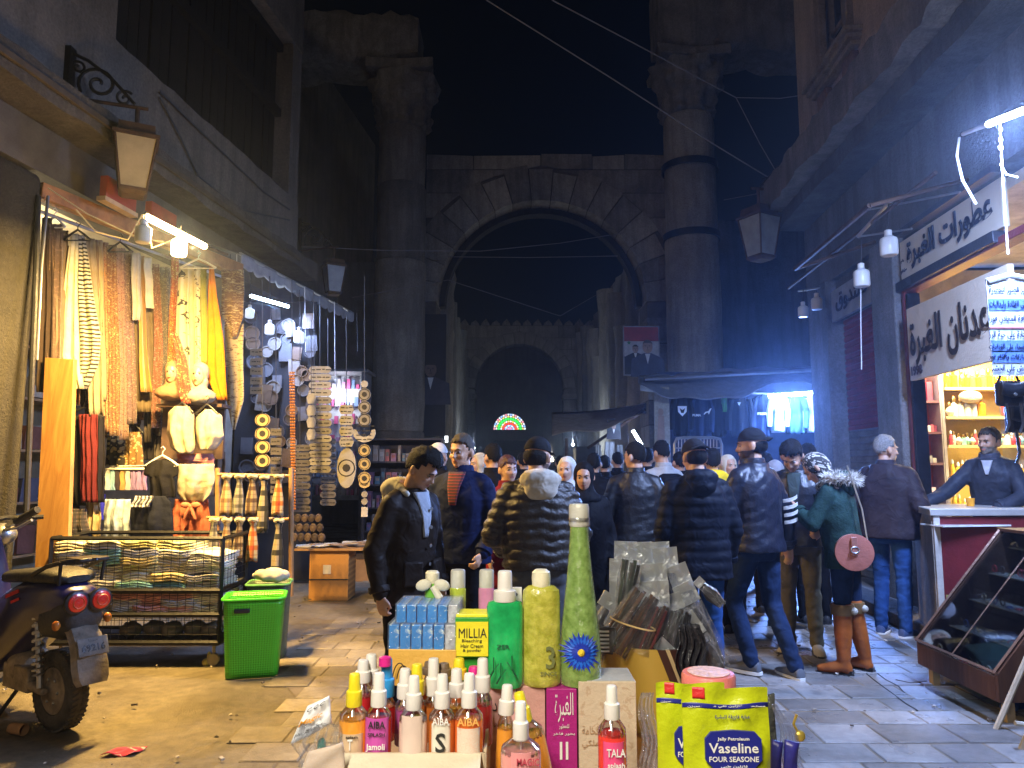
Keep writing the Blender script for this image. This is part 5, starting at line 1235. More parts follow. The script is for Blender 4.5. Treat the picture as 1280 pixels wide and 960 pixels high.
# litter
b=MB(); c=G(22,918); b.lathe([(.026,0),(.030,.003),(.032,.1),(.030,.1),(.028,.004)],c+Vector((-.04,0,.034)),16,R=Matrix.Rotation(PI/2,3,'Y')@Matrix.Rotation(.3,3,'X')); b.build('paper_cup',mat('kraft_cup',(.45,.25,.12),.7),None,label='crushed brown paper cup lying near the scooter wheel',cat='cup')
b=MB(); c=G(150,943); b.grid(lambda u,v:c+Vector((-.08+.16*u+.03*v,-.05+.10*v+.02*u,.012+.012*math.sin(u*7)*math.cos(v*5))),10,6,thick=(0,0,.003)); b.build('sweet_wrapper',pat('wrapper','print',[(.5,.02,.06),(.7,.6,.55)],3),None,angle=180,label='crumpled red and white sweet wrapper on the ground',cat='wrapper')
b=MB(); c=G(258,832); b.ell(c+Vector((0,0,.025)),(.035,.03,.03)); b.ell(c+Vector((.01,.02,.06)),(.015,.02,.04)); b.build('paper_scrap',mat('yellow_paper',(.6,.5,.15),.8,bump=1),None,label='crumpled yellowish paper scrap in front of the green basket',cat='paper')
# ================================================================ right side: lamps, signs, perfume shop, display case, hoodie stall
ULn=Vector((RK,1,0)).normalized()
def sign_board(name,q,off,m,label,depth=.05):
 """board on the right wall between photo corners q = (x0,ytop,ybot, x1,ytop,ybot)"""
 a=onR(q[0],q[2],off); b_=onR(q[3],q[5],off); za=(onR(q[0],q[1],off).z+onR(q[3],q[4],off).z)/2; zb=(a.z+b_.z)/2
 t=thing(name,a,label,'sign'); c=(a+b_)/2; c.z=(za+zb)/2; L=(a-b_).xy.length; Rz=Matrix.Rotation(math.atan2(-RK,1),3,'Z')
 q_=MB(); q_.box(c+Vector((depth/2,0,0)),(depth,L,za-zb),R=Rz); q_.build('panel',m,t,bevel=.004,smooth=False)
 u=(b_-a); u.z=0; u.normalize()
 return t,c,u,L,za-zb
ink=mat('sign_ink',(.008,.010,.03),.45,var=0,bump=0)
SB=mat('sign_ivory',(.62,.56,.46),.45,var=.08,vs=2,bump=.1)
t,c,u,L,h=sign_board('shop_sign',(1127,302,351,1255,218,284),-.04,SB,'long ivory shop sign with large navy Arabic lettering above the perfume shop')
nrm=Vector((-1,RK,0)).normalized()*.012
text('lettering','عطورات الغبرة',ink,c+nrm+u*.03+Vector((0,0,.01)),u,(0,0,1),L*.84,h*.74,t,bold=.03,ar=True,depth=.006)
text('lettering','رقم',ink,c+nrm-u*L*.46-Vector((0,0,h*.02)),u,(0,0,1),L*.035,h*.10,t,bold=.02,ar=True,depth=.004)
text('lettering','سجل تجاري',ink,c+nrm-u*L*.45-Vector((0,0,h*.28)),u,(0,0,1),L*.07,h*.12,t,bold=.02,ar=True,depth=.004)
t,c,u,L,h=sign_board('shop_sign',(1040,360,400,1095,334,378),-.02,mat('sign_grey',(.30,.32,.35),.5),'grey sign with dark Arabic lettering above the rolled down shutter')
text('lettering','صندوق',ink,c+nrm,u,(0,0,1),L*.72,h*.62,t,bold=.02,ar=True,depth=.006)
t,c,u,L,h=sign_board('window_sign',(1138,381,474,1268,330,447),-.13,mat('sign_beige',(.62,.52,.40),.4,var=.06),'large beige sign board with black Arabic calligraphy inside the perfume shop front')
ink2=mat('calligraphy',(.03,.018,.012),.4,var=0,bump=0)
text('lettering','و',ink2,c+nrm+u*L*.42+Vector((0,0,h*.05)),u,(0,0,1),L*.05,h*.14,t,bold=.015,ar=True,depth=.005)
text('lettering','عدنان الغبرة',ink2,c+nrm-u*L*.06+Vector((0,0,-.01)),u,(0,0,1),L*.80,h*.62,t,bold=.02,ar=True,depth=.005)
text('lettering','1998',mat('number_dark',(.05,.02,.012),.4),c+nrm-u*L*.40-Vector((0,0,h*.38)),u,(0,0,1),L*.13,h*.13,t,bold=.04,depth=.005)
# maroon rail and dark glass strip between the signs
b=MB(MR); b.box((-.01,(yr(1260)+yr(1130))/2,3.40),(.12,yr(1130)-yr(1260),.1)); b.build('fascia',mat('dark_fascia',(.05,.055,.075),.35,.4),BR,bevel=.005)
b=MB(MR); b.box((.0,(yr(1260)+yr(1126))/2,3.98),(.10,yr(1126)-yr(1260),.06)); b.build('fascia',MATS['dark_fascia'],BR,bevel=.005)
# bright tube at the top right with cables
pa,pb=P(1203,168,5.2),P(1290,134,4.3)
t=thing('tube_lamp',pa,'very bright cold tube lamp at the right edge above the ivory sign','lamp')
b=MB(); b.tube([pa,pa.lerp(pb,.42)],.016,10); b.build('tube_end',mat('tube_plastic',(.6,.65,.7),.4),t)
b=MB(); b.tube([pa.lerp(pb,.42),pb+(pb-pa)*.9],.022,10); b.build('tube',emis('bright_tube',(.78,.92,1),26),t)
b=MB(); b.ell(pa,.02); b.build('cap',M_black,t)
tube_light('tube_light',pa.lerp(pb,.5),pb+(pb-pa)*.6,250,COLD,(-.35,.15,-1),t); light('tube_spill','POINT',pb+Vector((-.05,0,-.07)),40,COLD,t,.06)
for pts,Y,lab in(([(1199,172),(1196,195),(1203,225),(1220,255)],5.25,'thick white cable curving down from the left end of the bright tube'),([(1250,152),(1252,200),(1256,260),(1260,318)],4.75,'white cable hanging straight down from the bright tube'),([(1250,205),(1258,218),(1272,222)],4.76,'short white cable branching beside the straight one')):
 b=MB(); b.tube([P(x,y,Y)for x,y in pts],.009 if Y>5 else .006,7); b.build('cable',M_wirew,None,label=lab,cat='cable')
for(y,s)in((162,1),(175,1),(185,1.3)):
 b=MB(); b.ell(P(1251,y,4.74),(.012*s,.012,.02)); b.build('cable_tie',M_wirew,None,label='white knot of tape, %s of three on the straight cable'%{162:'top',175:'middle',185:'lowest'}[y],cat='tape')
jar_bulb(1111,307,6.9,22,'large white jar bulb in front of the ivory sign',cord=(1111,255))
jar_bulb(1077,347,7.4,20,'white jar bulb hanging between the two signs',cord=(1077,296))
jar_bulb(1021,379,9.7,14,'small white jar bulb at the corner of the right building, right of two',cord=(1021,362))
jar_bulb(1004,389,10.0,13,'small white jar bulb at the corner of the right building, left of two',cord=(1004,362))
b=MB(); b.tube([P(998,364,10.2),P(1024,360,9.6)],.014,6); b.build('bulb_arm',M_steel,None,label='thin arm carrying the two small corner bulbs',cat='bracket')
b=MB(); b.tube([P(1072,296,7.35),P(1112,252,6.9),P(1120,256,6.9)],.02,6); b.tube([P(1086,262,7.3),P(1108,258,6.95),P(1200,240,6.0)],.010,6); b.tube([P(1072,296,7.35),P(1140,286,6.8)],.010,6); b.build('lamp_bracket',M_steel,None,label='steel struts carrying the two larger jar bulbs',cat='bracket')
b=MB(); b.tube([P(1076,362,7.4),P(1076,400,7.4),P(1077,462,7.4)],.005,5); b.build('cord',M_wirew,None,label='thin white pull cord dangling in front of the red shutter',cat='cord')
# hanging notice with Arabic lines and black bags below
Yn=4.55
pa,pb=P(1232,350,Yn),P(1290,470,Yn)
t=thing('hanging_notice',P(1258,470,Yn),'white and blue notice sheet with lines of Arabic writing hanging at the right edge','notice')
b=MB(); b.box(((pa.x+pb.x)/2,Yn,(pa.z+pb.z)/2),(pb.x-pa.x,.006,pa.z-pb.z)); b.build('sheet',mat('notice_white',(.55,.60,.70),.5,var=.05),t,smooth=False)
bl=mat('notice_blue',(.10,.20,.52),.5,var=.05)
lines=(('غير الصور لتخصية',363,0),('على القلادة وليداليات',381,1),('كافة المعادن فورا',399,0),('كتابة على حبة الرز',419,0),('الأسماء على القداحات',433,1),('مباركات وأقلام فور',446,1),('نقش على الخشب',461,0))
for s_,y,blue in lines:
 z=P(1256,y,Yn).z
 if blue:b=MB(); b.box(((pa.x+pb.x)/2,Yn-.005,z),(pb.x-pa.x-.01,.003,.074)); b.build('blue_band',bl,t,smooth=False)
 text('lettering',s_,mat('notice_ink',(.01,.015,.05),.4,var=0,bump=0),(P(1259,y,Yn).x,Yn-.009,z),(1,0,0),(0,0,1),.24,.05,t,bold=.015,ar=True)
b=MB(); b.box(((pa.x+pb.x)/2,Yn-.006,P(1256,410,Yn).z),(pb.x-pa.x,.004,.008)); b.build('divider',mat('notice_red',(.4,.1,.12),.5),t,smooth=False)
b=MB(); b.tube([P(1234,352,Yn),P(1262,344,Yn),P(1290,350,Yn)],.02,8); b.build('crumpled_tape',mat('tape_clear',(.7,.72,.75),.3),t)
def handbag(px,py,Y,w,h,label,straps=True):
 t=thing('handbag',P(px,py+h,Y),label,'handbag','black handbags hanging at the right edge'); c=P(px,py+h/2,Y); W_,H_=w/F*Y,h/F*Y
 b=MB(); b.box(c,(W_,.07,H_)); o=b.build('body',LEAb,t,bevel=.022)
 b=MB(); b.grid(lambda u,v:c+Vector(((u-.5)*W_*.98,-.042-.008*math.sin(v*PI),H_*.5-v*H_*.55-.02*math.sin(u*PI))),10,6,thick=(0,-.004,0)); b.build('flap',LEAb,t,angle=180)
 b=MB(); b.lathe([(.001,0),(.011,0),(.009,.008)],c+Vector((0,-.052,-.01)),12,R=Matrix.Rotation(PI/2,3,'X')); b.build('clasp',M_steel,t)
 b=MB(); b.tube([c+Vector((-W_*.45,0,H_*.4)),c+Vector((-W_*.2,0,H_*.95)),c+Vector((W_*.2,0,H_*.95)),c+Vector((W_*.45,0,H_*.4))],.008,6)
 if straps:
  for k in(-.3,.25):q=MB(); q.tube([c+Vector((W_*k,-.03,-H_*.4)),c+Vector((W_*k+.01,-.03,-H_*1.2)),c+Vector((W_*k-.015,-.03,-H_*1.55))],.010,5); q.build('strap',LEAb,t)
 b.build('handle',LEAb,t); return t
LEAb=mat('bag_leather',(.012,.013,.018),.35,var=.3,bump=.3)
handbag(1262,476,4.6,32,32,'upper black leather handbag hanging under the notice sheet'); handbag(1276,505,4.7,36,36,'lower black leather handbag with dangling straps under the notice')
# ---- perfume shop: shelves on the far wall
Yf=onR(1132,500).y+.28
def PS(px,py,y=None):return P(px,py,y or Yf)
xs0,xs1=PS(1141,500).x,PS(1176,500).x; zlo,zhi=.2,PS(1150,466).z
t=thing('red_cabinet',(xs0,Yf,.12),'narrow red cabinet of small boxes just inside the perfume shop','cabinet'); Mred=mat('cabinet_red',(.42,.05,.06),.4,var=.12); Mredb=mat('cabinet_redback',(.55,.16,.15),.5)
b=MB(); b.box(((xs0+xs1)/2,Yf+.24,(zlo+zhi)/2),(xs1-xs0,.03,zhi-zlo)); b.build('back',Mredb,t,smooth=False)
for x in(xs0,xs1):b=MB(); b.box((x,Yf+.12,(zlo+zhi)/2),(.03,.25,zhi-zlo)); b.build('side',Mred if x==xs0 else mat('cabinet_grey',(.3,.26,.26),.5),t,smooth=False)
for py in(502,541,580,620):b=MB(); b.box(((xs0+xs1)/2,Yf+.12,PS(1150,py).z),(xs1-xs0-.03,.24,.025)); b.build('shelf',mat('cabinet_dark',(.12,.05,.06),.5),t,smooth=False)
bxm=[mat('pbx%d'%i,c,.35)for i,c in enumerate(((.62,.58,.55),(.55,.12,.15),(.25,.05,.08),(.65,.5,.45),(.3,.3,.35)))]
k=0
for py,its in((502,((1145,10,22),(1156,9,30),(1166,8,24))),(541,((1155,5,7),(1160,4,9),(1165,4,8),(1169,4,9),(1173,4,8))),(580,((1161,6,6),(1167,5,9),(1172,5,6))),(620,((1152,7,9),(1160,9,15),(1170,8,9)))):
 for px,w,h in its:
  c=PS(px,py); W_,H_=w/F*Yf,h/F*Yf; b=MB(); b.box(c+Vector((0,.08,H_/2+.014)),(W_*.85,.07,H_)); b.build('perfume_box',bxm[k%5],None,label='small perfume box in the red cabinet, %s'%(('red tall one','white framed one with a picture','dark red one','tiny white one','tiny rose one','tiny dark one','tiny pale one','last tiny one','squat beige one','cream one','squat white one','low pink one','big white one at the bottom','low pale one at the bottom')[k%14]),cat='box',group='boxes in the red cabinet',smooth=False); k+=1
xy0,xy1=PS(1180,500).x,PS(1330,500).x
t=thing('perfume_shelves',((xy0+xy1)/2,Yf,.12),'brightly lit yellow shelves of perfume bottles behind the shopkeeper','shelves'); Mcr=mat('shelf_cream',(.62,.46,.20),.4,var=.05)
b=MB(); b.box(((xy0+xy1)/2,Yf+.24,1.7),(xy1-xy0,.03,3.1)); b.build('back',mat('shelf_yellow',(.72,.50,.12),.5,var=.08),t,smooth=False)
b=MB(); b.box((xy0-.02,Yf+.12,1.7),(.03,.26,3.1)); b.build('side',MATS['cabinet_grey'],t,smooth=False)
shp=(486,522,558,598,640,668)
for py in shp:b=MB(); b.box(((xy0+xy1)/2,Yf+.10,PS(1200,py).z),(xy1-xy0,.26,.03)); b.build('shelf',Mcr,t,smooth=False)
gl=[mat('pf%d'%i,c,.08,var=0,bump=0,trans=.15)for i,c in enumerate(((.70,.25,.02),(.75,.45,.05),(.75,.72,.62),(.65,.08,.10),(.25,.55,.55),(.70,.62,.08)))]
goldcap=mat('gold_cap',(.65,.42,.12),.25,.9,var=0,bump=0)
pbm={}
def perf(kind,mi):
 if(kind,mi)in pbm:return pbm[kind,mi]
 b=MB()
 if kind==0:b.lathe([(.001,0),(.022,0),(.022,.07),(.008,.08),(.008,.088)],n=12)
 elif kind==1:b.box((0,0,.035),(.045,.025,.07))
 elif kind==2:b.lathe([(.001,0),(.012,0),(.032,.03),(.032,.045),(.012,.07),(.007,.078)],n=12)
 else:b.lathe([(.001,0),(.017,0),(.020,.05),(.012,.10),(.006,.11)],n=12)
 z=(.088,.07,.078,.11)[kind]; n=len(b.f); b.lathe([(.010,z),(.011,z+.004),(.011,z+.022),(.006,z+.034),(.001,z+.036)],n=10,m=1)
 me=bpy.data.meshes.new('perfume_bottle'); me.from_pydata(b.v,[],b.f); me.materials.append(gl[mi]); me.materials.append(goldcap if mi%2==0 else M_white); me.polygons.foreach_set('material_index',b.m); me.polygons.foreach_set('use_smooth',[True]*len(me.polygons)); me.set_sharp_from_angle(angle=math.radians(40)); pbm[kind,mi]=me; return me
sn=('top','second','third','fourth','fifth','lowest'); cn=('amber','golden','clear','rose','aqua','lemon'); kn_=('round','square','bulbous','slender')
for si,py in enumerate(shp):
 z=PS(1200,py).z+.016; x=xy0+.06; pal=((0,1,0),(2,0,2,3),(3,2,4,2),(1,5,1),(1,5,2),(5,1,0))[si]
 while x<min(xy1,PS(1290,500).x):
  mi=random.choice(pal); kd=random.randrange(4)if si else random.choice((0,3)); sc=random.uniform(1.0,1.4)*(1.35 if si in(0,1)else 1.0)
  if si==1 and .9<(x-xy0)/.5<1.3:x+=.1; continue
  o=bpy.data.objects.new('perfume_bottle',perf(kd,mi)); COL.objects.link(o); o.location=(x,Yf+.03+random.uniform(-.02,.02),z); o.scale=(sc,)*3
  tag(o,'%s %s perfume bottle on the %s yellow shelf'%(kn_[kd],cn[mi],sn[si]),'bottle','perfume bottles on the %s shelf'%sn[si]); x+=.042*sc
b=MB(); b.ell(PS(1213,496,Yf-.02),(.13,.05,.07)); b.build('ornamental_box',mat('straw_box',(.5,.4,.26),.6,bump=.6),None,label='rounded straw coloured ornament box on the upper yellow shelf',cat='box')
light('shop_light','AREA',PS(1225,462,Yf-.35)+Vector((.1,0,.25)),58,(1,.80,.42),t,.9,.25,R=lookto((0,0,1),(0,.35,0)))
light('shelf_light','POINT',PS(1235,600,Yf-.25),9,(1,.8,.4),t,.1)
light('cabinet_light','POINT',PS(1158,480,Yf-.12),3,(1,.85,.75),t,.05)
# ---- counter
Yc0,Yc1=6.15,6.95; zc=1.17
cx0=P(1165,650,Yc0).x; cx0f=P(1140,640,Yc1).x
t=thing('counter',(cx0+.3,6.5,.12),'shop counter with white top, beige side and dark red front below the shopkeeper','counter')
def quadprism(b,pts,z0,z1,m=0):b.rings([[Vector((x,y,z0))for x,y in pts],[Vector((x,y,z1))for x,y in pts]],m)
tp=[(cx0-.03,Yc0-.03),(cx0+1.3,Yc0-.03),(cx0+1.3,Yc1),(cx0f-.03,Yc1)]
b=MB(); quadprism(b,tp,zc-.06,zc); b.build('top',mat('counter_white',(.34,.33,.31),.3,var=.1),t,bevel=.008)
b=MB(); quadprism(b,[(cx0,Yc0+.01),(cx0+.02,Yc0+.01),(cx0f+.02,Yc1-.02),(cx0f,Yc1-.02)],.06,zc-.062); b.build('side_panel',stone('scratched_beige',(.40,.34,.27),.6,3,.5,.3,.6),t)
b=MB(); b.box((cx0+.66,Yc0+.01,.62),(1.3,.03,.96)); b.build('front_panel',mat('counter_red',(.13,.014,.018),.4,var=.2),t,smooth=False)
b=MB(); b.box((cx0+.03,Yc0-.008,.60),(.05,.012,1.04)); b.build('edge_strip',mat('grimy_strip',(.45,.42,.38),.5),t,smooth=False)
b=MB(); b.prism([(0,0),(.42,0),(.42,.30),(0,.34)],(cx0+.07,Yc0-.012,.14),(1,0,0),(0,0,1),(0,.01,0)); b.build('faded_patch',mat('faded_yellow',(.30,.28,.08),.5),t,smooth=False)
b=MB(); b.box(P(1212,655,Yc0)+Vector((0,.06,-.01)),(.62,.26,.012),R=Matrix.Rotation(.15,3,'Z')); b.build('glass_tray',mat('white_tray',(.7,.72,.75),.15),None,label='white flat tray lying on the counter front edge',cat='tray',smooth=False)
for px,py,w,h,m_,lab in((1146,628,7,7,M_white,'small white cup at the far corner of the counter'),(1154,628,8,8,mat('glass_jar',(.6,.55,.5),.1,trans=.5),'small glass jar beside the white cup on the counter')):
 c=P(px,py+h/2,6.8); c.z=zc; r=w/2/F*6.8; b=MB(); b.lathe([(.001,0),(r*.8,0),(r,r*1.8),(r*.9,r*1.8),(r*.75,.005)],c,14); b.build('cup',m_,None,label=lab,cat='cup')
 # orange liquid cup + bottles on counter
c=P(1213,628,6.5); c.z=zc; b=MB(); b.lathe([(.001,0),(.03,0),(.036,.07),(.001,.07)],c,14); b.build('juice_glass',mat('juice',(.85,.35,.03),.15),None,label='glass of orange liquid behind the shopkeeper hand',cat='glass')
# wall base behind the man: old render with scribbles is part of the building
b=MB(MR); b.box((-.07,(yr(1112)+yr(1140))/2-.0,.62),(.06,abs(yr(1112)-yr(1140))+.5,1.2)); b.build('wall_base',stone('scribbled_render',(.24,.25,.26),.5,3,.6,.5),BR)
# ---- slanted display case
x0,xt=2.86,3.50; ya,yb=4.52,5.40; zb,zt_=.13,1.05
t=thing('display_case',(3.2,4.95,0),'slanted wooden display case with glass front full of jewellery','display case')
Mcase=wood_mat('case_wood',(.10,.045,.022),(.05,.02,.012),9)
for y in(ya,yb-.03):
 b=MB(); b.prism([(x0,zb),(x0,zb+.16),(xt,zt_),(xt+.45,zt_),(xt+.45,zb)],(0,y,0),(1,0,0),(0,0,1),(0,.03,0)); b.build('side_panel',Mcase,t,smooth=False,bevel=.003)
b=MB(); b.box((x0+.01,(ya+yb)/2,zb+.07),(.02,yb-ya-.062,.14)); b.build('front_board',Mcase,t,smooth=False)
b=MB(); b.box((xt+.23,(ya+yb)/2,zt_+.012),(.48,yb-ya+.02,.022)); b.build('top_board',Mcase,t,smooth=False,bevel=.003)
b=MB(); b.box((xt+.44,(ya+yb)/2,(zb+zt_)/2),(.02,yb-ya-.062,zt_-zb)); b.build('back_board',Mcase,t,smooth=False)
b=MB(); b.box(((x0+xt)/2+.3,(ya+yb)/2,zb+.02),(xt-x0+.38,yb-ya-.062,.02)); b.build('floor_board',Mcase,t,smooth=False)
sl=Vector((xt-x0,0,zt_-zb-.16)); nn=Vector((-sl.z,0,sl.x)).normalized()
b=MB(); p0=Vector((x0,0,zb+.16)); n4=[p0+Vector((0,ya+.035,0)),p0+Vector((0,yb-.035,0)),p0+sl+Vector((0,yb-.035,0)),p0+sl+Vector((0,ya+.035,0))]
b.rings([[p-nn*.002 for p in n4],[p+nn*.002 for p in n4]]); b.build('glass_pane',film('case_glass',(.9,.95,.95),.05,.03),t,smooth=False)
for y in(ya+.02,(ya+yb)/2,yb-.02):
 b=MB(); b.tube([p0+Vector((0,y,0))+nn*.012,p0+sl+Vector((0,y,0))+nn*.012],.010 if y!=(ya+yb)/2 else .005,4); b.build('metal_trim',mat('trim_brown',(.22,.13,.09),.35,.5),t)
b=MB(); b.tube([p0+Vector((0,ya,0))+nn*.01,p0+Vector((0,yb,0))+nn*.01],.011,4); b.build('metal_trim',MATS['trim_brown'],t)
for x in(x0+.08,xt+.38):
 for y in(ya+.05,yb-.06):b=MB(); b.box((x,y,zb/2),(.05,.05,zb)); b.build('foot',mat('foot_wood',(.28,.2,.1),.6),t,smooth=False)
jw=[mat('jw%d'%i,c,.25,mt,var=.2,bump=0)for i,(c,mt)in enumerate((((.7,.6,.35),.9),((.6,.6,.62),.9),((.5,.06,.08),.2),((.08,.12,.35),.2),((.65,.62,.58),.1),((.12,.08,.06),.3)))]
random.seed(11)
for r_ in range(5):
 f0=.12+r_*.19; z=zb+.10+r_*.18; x=x0+(z-zb-.16)/sl.z*sl.x+.10
 if r_:b=MB(); b.box((x+.12,(ya+yb)/2,z-.012),(.20,yb-ya-.066,.008)); b.build('shelf',mat('shelf_glass',(.35,.36,.36),.15),t,smooth=False)
 for k in range(11 if r_<4 else 4):
  y=ya+.09+k*(yb-ya-.16)/(10 if r_<4 else 3); kd=random.randrange(3); b=MB(); c=Vector((x+.05+random.uniform(-.01,.03),y,z))
  if kd==0:b.tube([c+Vector((0,.022*math.cos(a),.026+.024*math.sin(a)))for a in[2*PI*q/12 for q in range(13)]],.005,6)
  elif kd==1:
   b.tube([c+Vector((.02*math.cos(a),.02*math.sin(a),.005))for a in[2*PI*q/10 for q in range(11)]],.004,5); b.lathe([(.001,0),(.016,0),(.016,.007),(.001,.008)],c+Vector((0,0,.006)),12)
  else:
   for q in range(6):b.ell(c+Vector((.01*math.sin(q),-.02+.008*q,.006+.02*abs(math.sin(q*.6)))),.006,0,6,4)
  b.build('jewellery',jw[random.randrange(6)],None,label=('metal bangle','small round watch','beaded bracelet')[kd]+' on the %s shelf of the slanted case'%('lowest','second','third','fourth','top')[r_],cat=('bangle','watch','bracelet')[kd],group=('bangles','watches','bracelets')[kd]+' in the slanted case, %s shelf'%('lowest','second','third','fourth','top')[r_])
for(yy,r_,c_,l)in((4.66,0,4,'white leather bracelet box lying at the bottom of the case'),(5.1,0,2,'red and white pen lying at the bottom of the case')):
 b=MB(); b.box((x0+.22,yy,zb+.06),(.05,.26,.02),R=Matrix.Rotation(.3,3,'Z')); b.build('bracelet_box',jw[c_],None,label=l,cat='box',smooth=False)
for k,(dx,dy,w,h,c_,l)in enumerate(((.12,.1,.10,.07,(.4,.13,.05),'brown wooden box on top of the display case'),(.28,.05,.07,.09,(.1,.05,.03),'dark wooden box on top of the display case, right of the brown one'),(.2,.3,.14,.03,(.5,.05,.04),'red flat box on top of the display case'),(.4,.2,.12,.05,(.6,.55,.5),'white flat box on top of the display case'),(.08,.45,.12,.04,(.55,.3,.1),'amber flat box on the far end of the display case'))):
 b=MB(); b.box((xt+dx,ya+dy+.1,zt_+.024+h/2),(w,.12,h)); b.build('small_box',mat('sbx%d'%k,c_,.5),None,label=l,cat='box',bevel=.003,smooth=False)
 # folding stool leg at the right edge
t=thing('stool',G(1275,945),'pale wooden folding stool cut by the right edge of the picture','stool'); c=G(1269,938)+Vector((.03,0,0))
for k,(dx,dy,ex)in enumerate(((0,0,.22),(.5,0,-.10),(.06,.3,.22),(.5,.3,-.10))):
 b=MB(); b.tube([c+Vector((dx,dy,.0)),c+Vector((dx+ex,dy,.42))],.016,6); b.build('leg',mat('pale_wood',(.42,.38,.30),.6),t)
b=MB(); b.box(c+Vector((.50,.15,.435)),(.40,.36,.025)); b.build('seat',MATS['pale_wood'],t,bevel=.006)
b=MB(); b.tube([c+Vector((.05,0,.2)),c+Vector((.32,0,.2))],.012,6); b.tube([c+Vector((-.02,-.0,.14)),c+Vector((.12,0,.12))],.013,6); b.build('stretcher',MATS['pale_wood'],t)
b=MB()
for k in range(7):b.ell(G(1262,890)+Vector((.1*k*.5,.06*math.sin(k),.03)),(.06,.04,.03))
me=to_mesh_vox(b,'plastic_bag',.012,1); me.materials.clear(); me.materials.append(mat('blue_bag',(.08,.16,.4),.2,bump=1,bs=30)); me.polygons.foreach_set('use_smooth',[True]*len(me.polygons)); o=bpy.data.objects.new('plastic_bag',me); COL.objects.link(o); tag(o,'blue crumpled plastic bag under the display case','bag')
# drain cracks in the pavement
b=MB()
for pts in([(1082,842),(1096,852),(1110,862),(1132,880),(1145,888)],[(1098,842),(1106,850),(1122,858),(1130,866)],[(1120,850),(1140,854),(1160,852)]):b.tube([G(x,y,.010)+Vector((random.uniform(-.01,.01),0,0))for x,y in pts],.005,4)
b.build('pavement_crack',mat('crack_dark',(.02,.02,.02),.9),pav)
# ---- hoodie stall
Yh=12.3
t=thing('hoodie_stall',P(920,620,Yh+.8),'market stall frame and dark back wall behind the hanging hoodies','stall')
pa,pb=P(822,470,Yh+.8),P(1040,620,Yh+.8)
b=MB(); b.box(((pa.x+pb.x)/2,Yh+.8,1.6),(pb.x-pa.x,.06,3.2)); b.build('back_wall',mat('stall_navy',(.04,.06,.12),.8),t,smooth=False)
b=MB(); b.box((pb.x,Yh+.3,1.6),(.08,1.0,3.2)); b.build('side_wall',mat('stall_blue',(.10,.14,.22),.7),t,smooth=False)
b=MB(); b.tube([P(806,474,Yh-.3),P(1036,462,Yh-.3)],.03,8); b.tube([P(840,488,Yh+.02),P(1036,495,Yh+.02)],.018,8); b.build('rail',M_steel,t)
# tarpaulin
tp=thing('tarpaulin',P(800,470,Yh-.4),'grey blue tarpaulin sagging over the hoodie stall, lit cold from below','awning')
def tarp(u,v):
 px=798+(1034-798)*u; top=484-15*u+1.5*math.sin(u*9); bot=470+24*max(0,math.sin(min(1,u*1.4)*PI))*(1-.3*u)+3*math.sin(u*14)
 py=top-14+(bot+10-(top-14))*v; return P(px,py,Yh-.5+.9*(1-v)+.05*math.sin(u*25+v*4)*v)+Vector((0,0,.02*math.sin(u*31)))
b=MB(); b.grid(tarp,60,12,thick=(0,.01,.004)); b.build('sheet',C('tarp',(.28,.29,.30),.6),tp,angle=180)
b=MB(); b.grid(lambda u,v:P(800+236*u,468-9*u,Yh+.2+.8*v)+Vector((0,0,-.05-.25*v+.04*math.sin(u*17+v*3))),40,6,thick=(0,0,.01)); b.build('roof_sheet',C('tarp2',(.16,.17,.19),.6),tp,angle=180)
t2=thing('tube_lamp',P(990,493,Yh-.5),'bright blue white tube lamp under the tarpaulin of the hoodie stall','lamp'); pa,pb=P(961,495,Yh-.35),P(1022,491,Yh-.35)
b=MB(); b.tube([pa,pb],.030,10); b.build('tube',emis('blue_tube',(.55,.78,1),60),t2)
tube_light('tube_light',pa,pb,400,BLUE,(-.1,-.7,-1),t2); light('tube_spill','POINT',pa.lerp(pb,.5)+Vector((0,.08,-.1)),40,BLUE,t2,.06)
hm_=[C('h_black',(.014,.016,.022)),C('h_navy',(.03,.045,.09)),C('h_white',(.62,.66,.72)),C('h_teal',(.05,.10,.14)),C('h_green',(.15,.45,.12))]
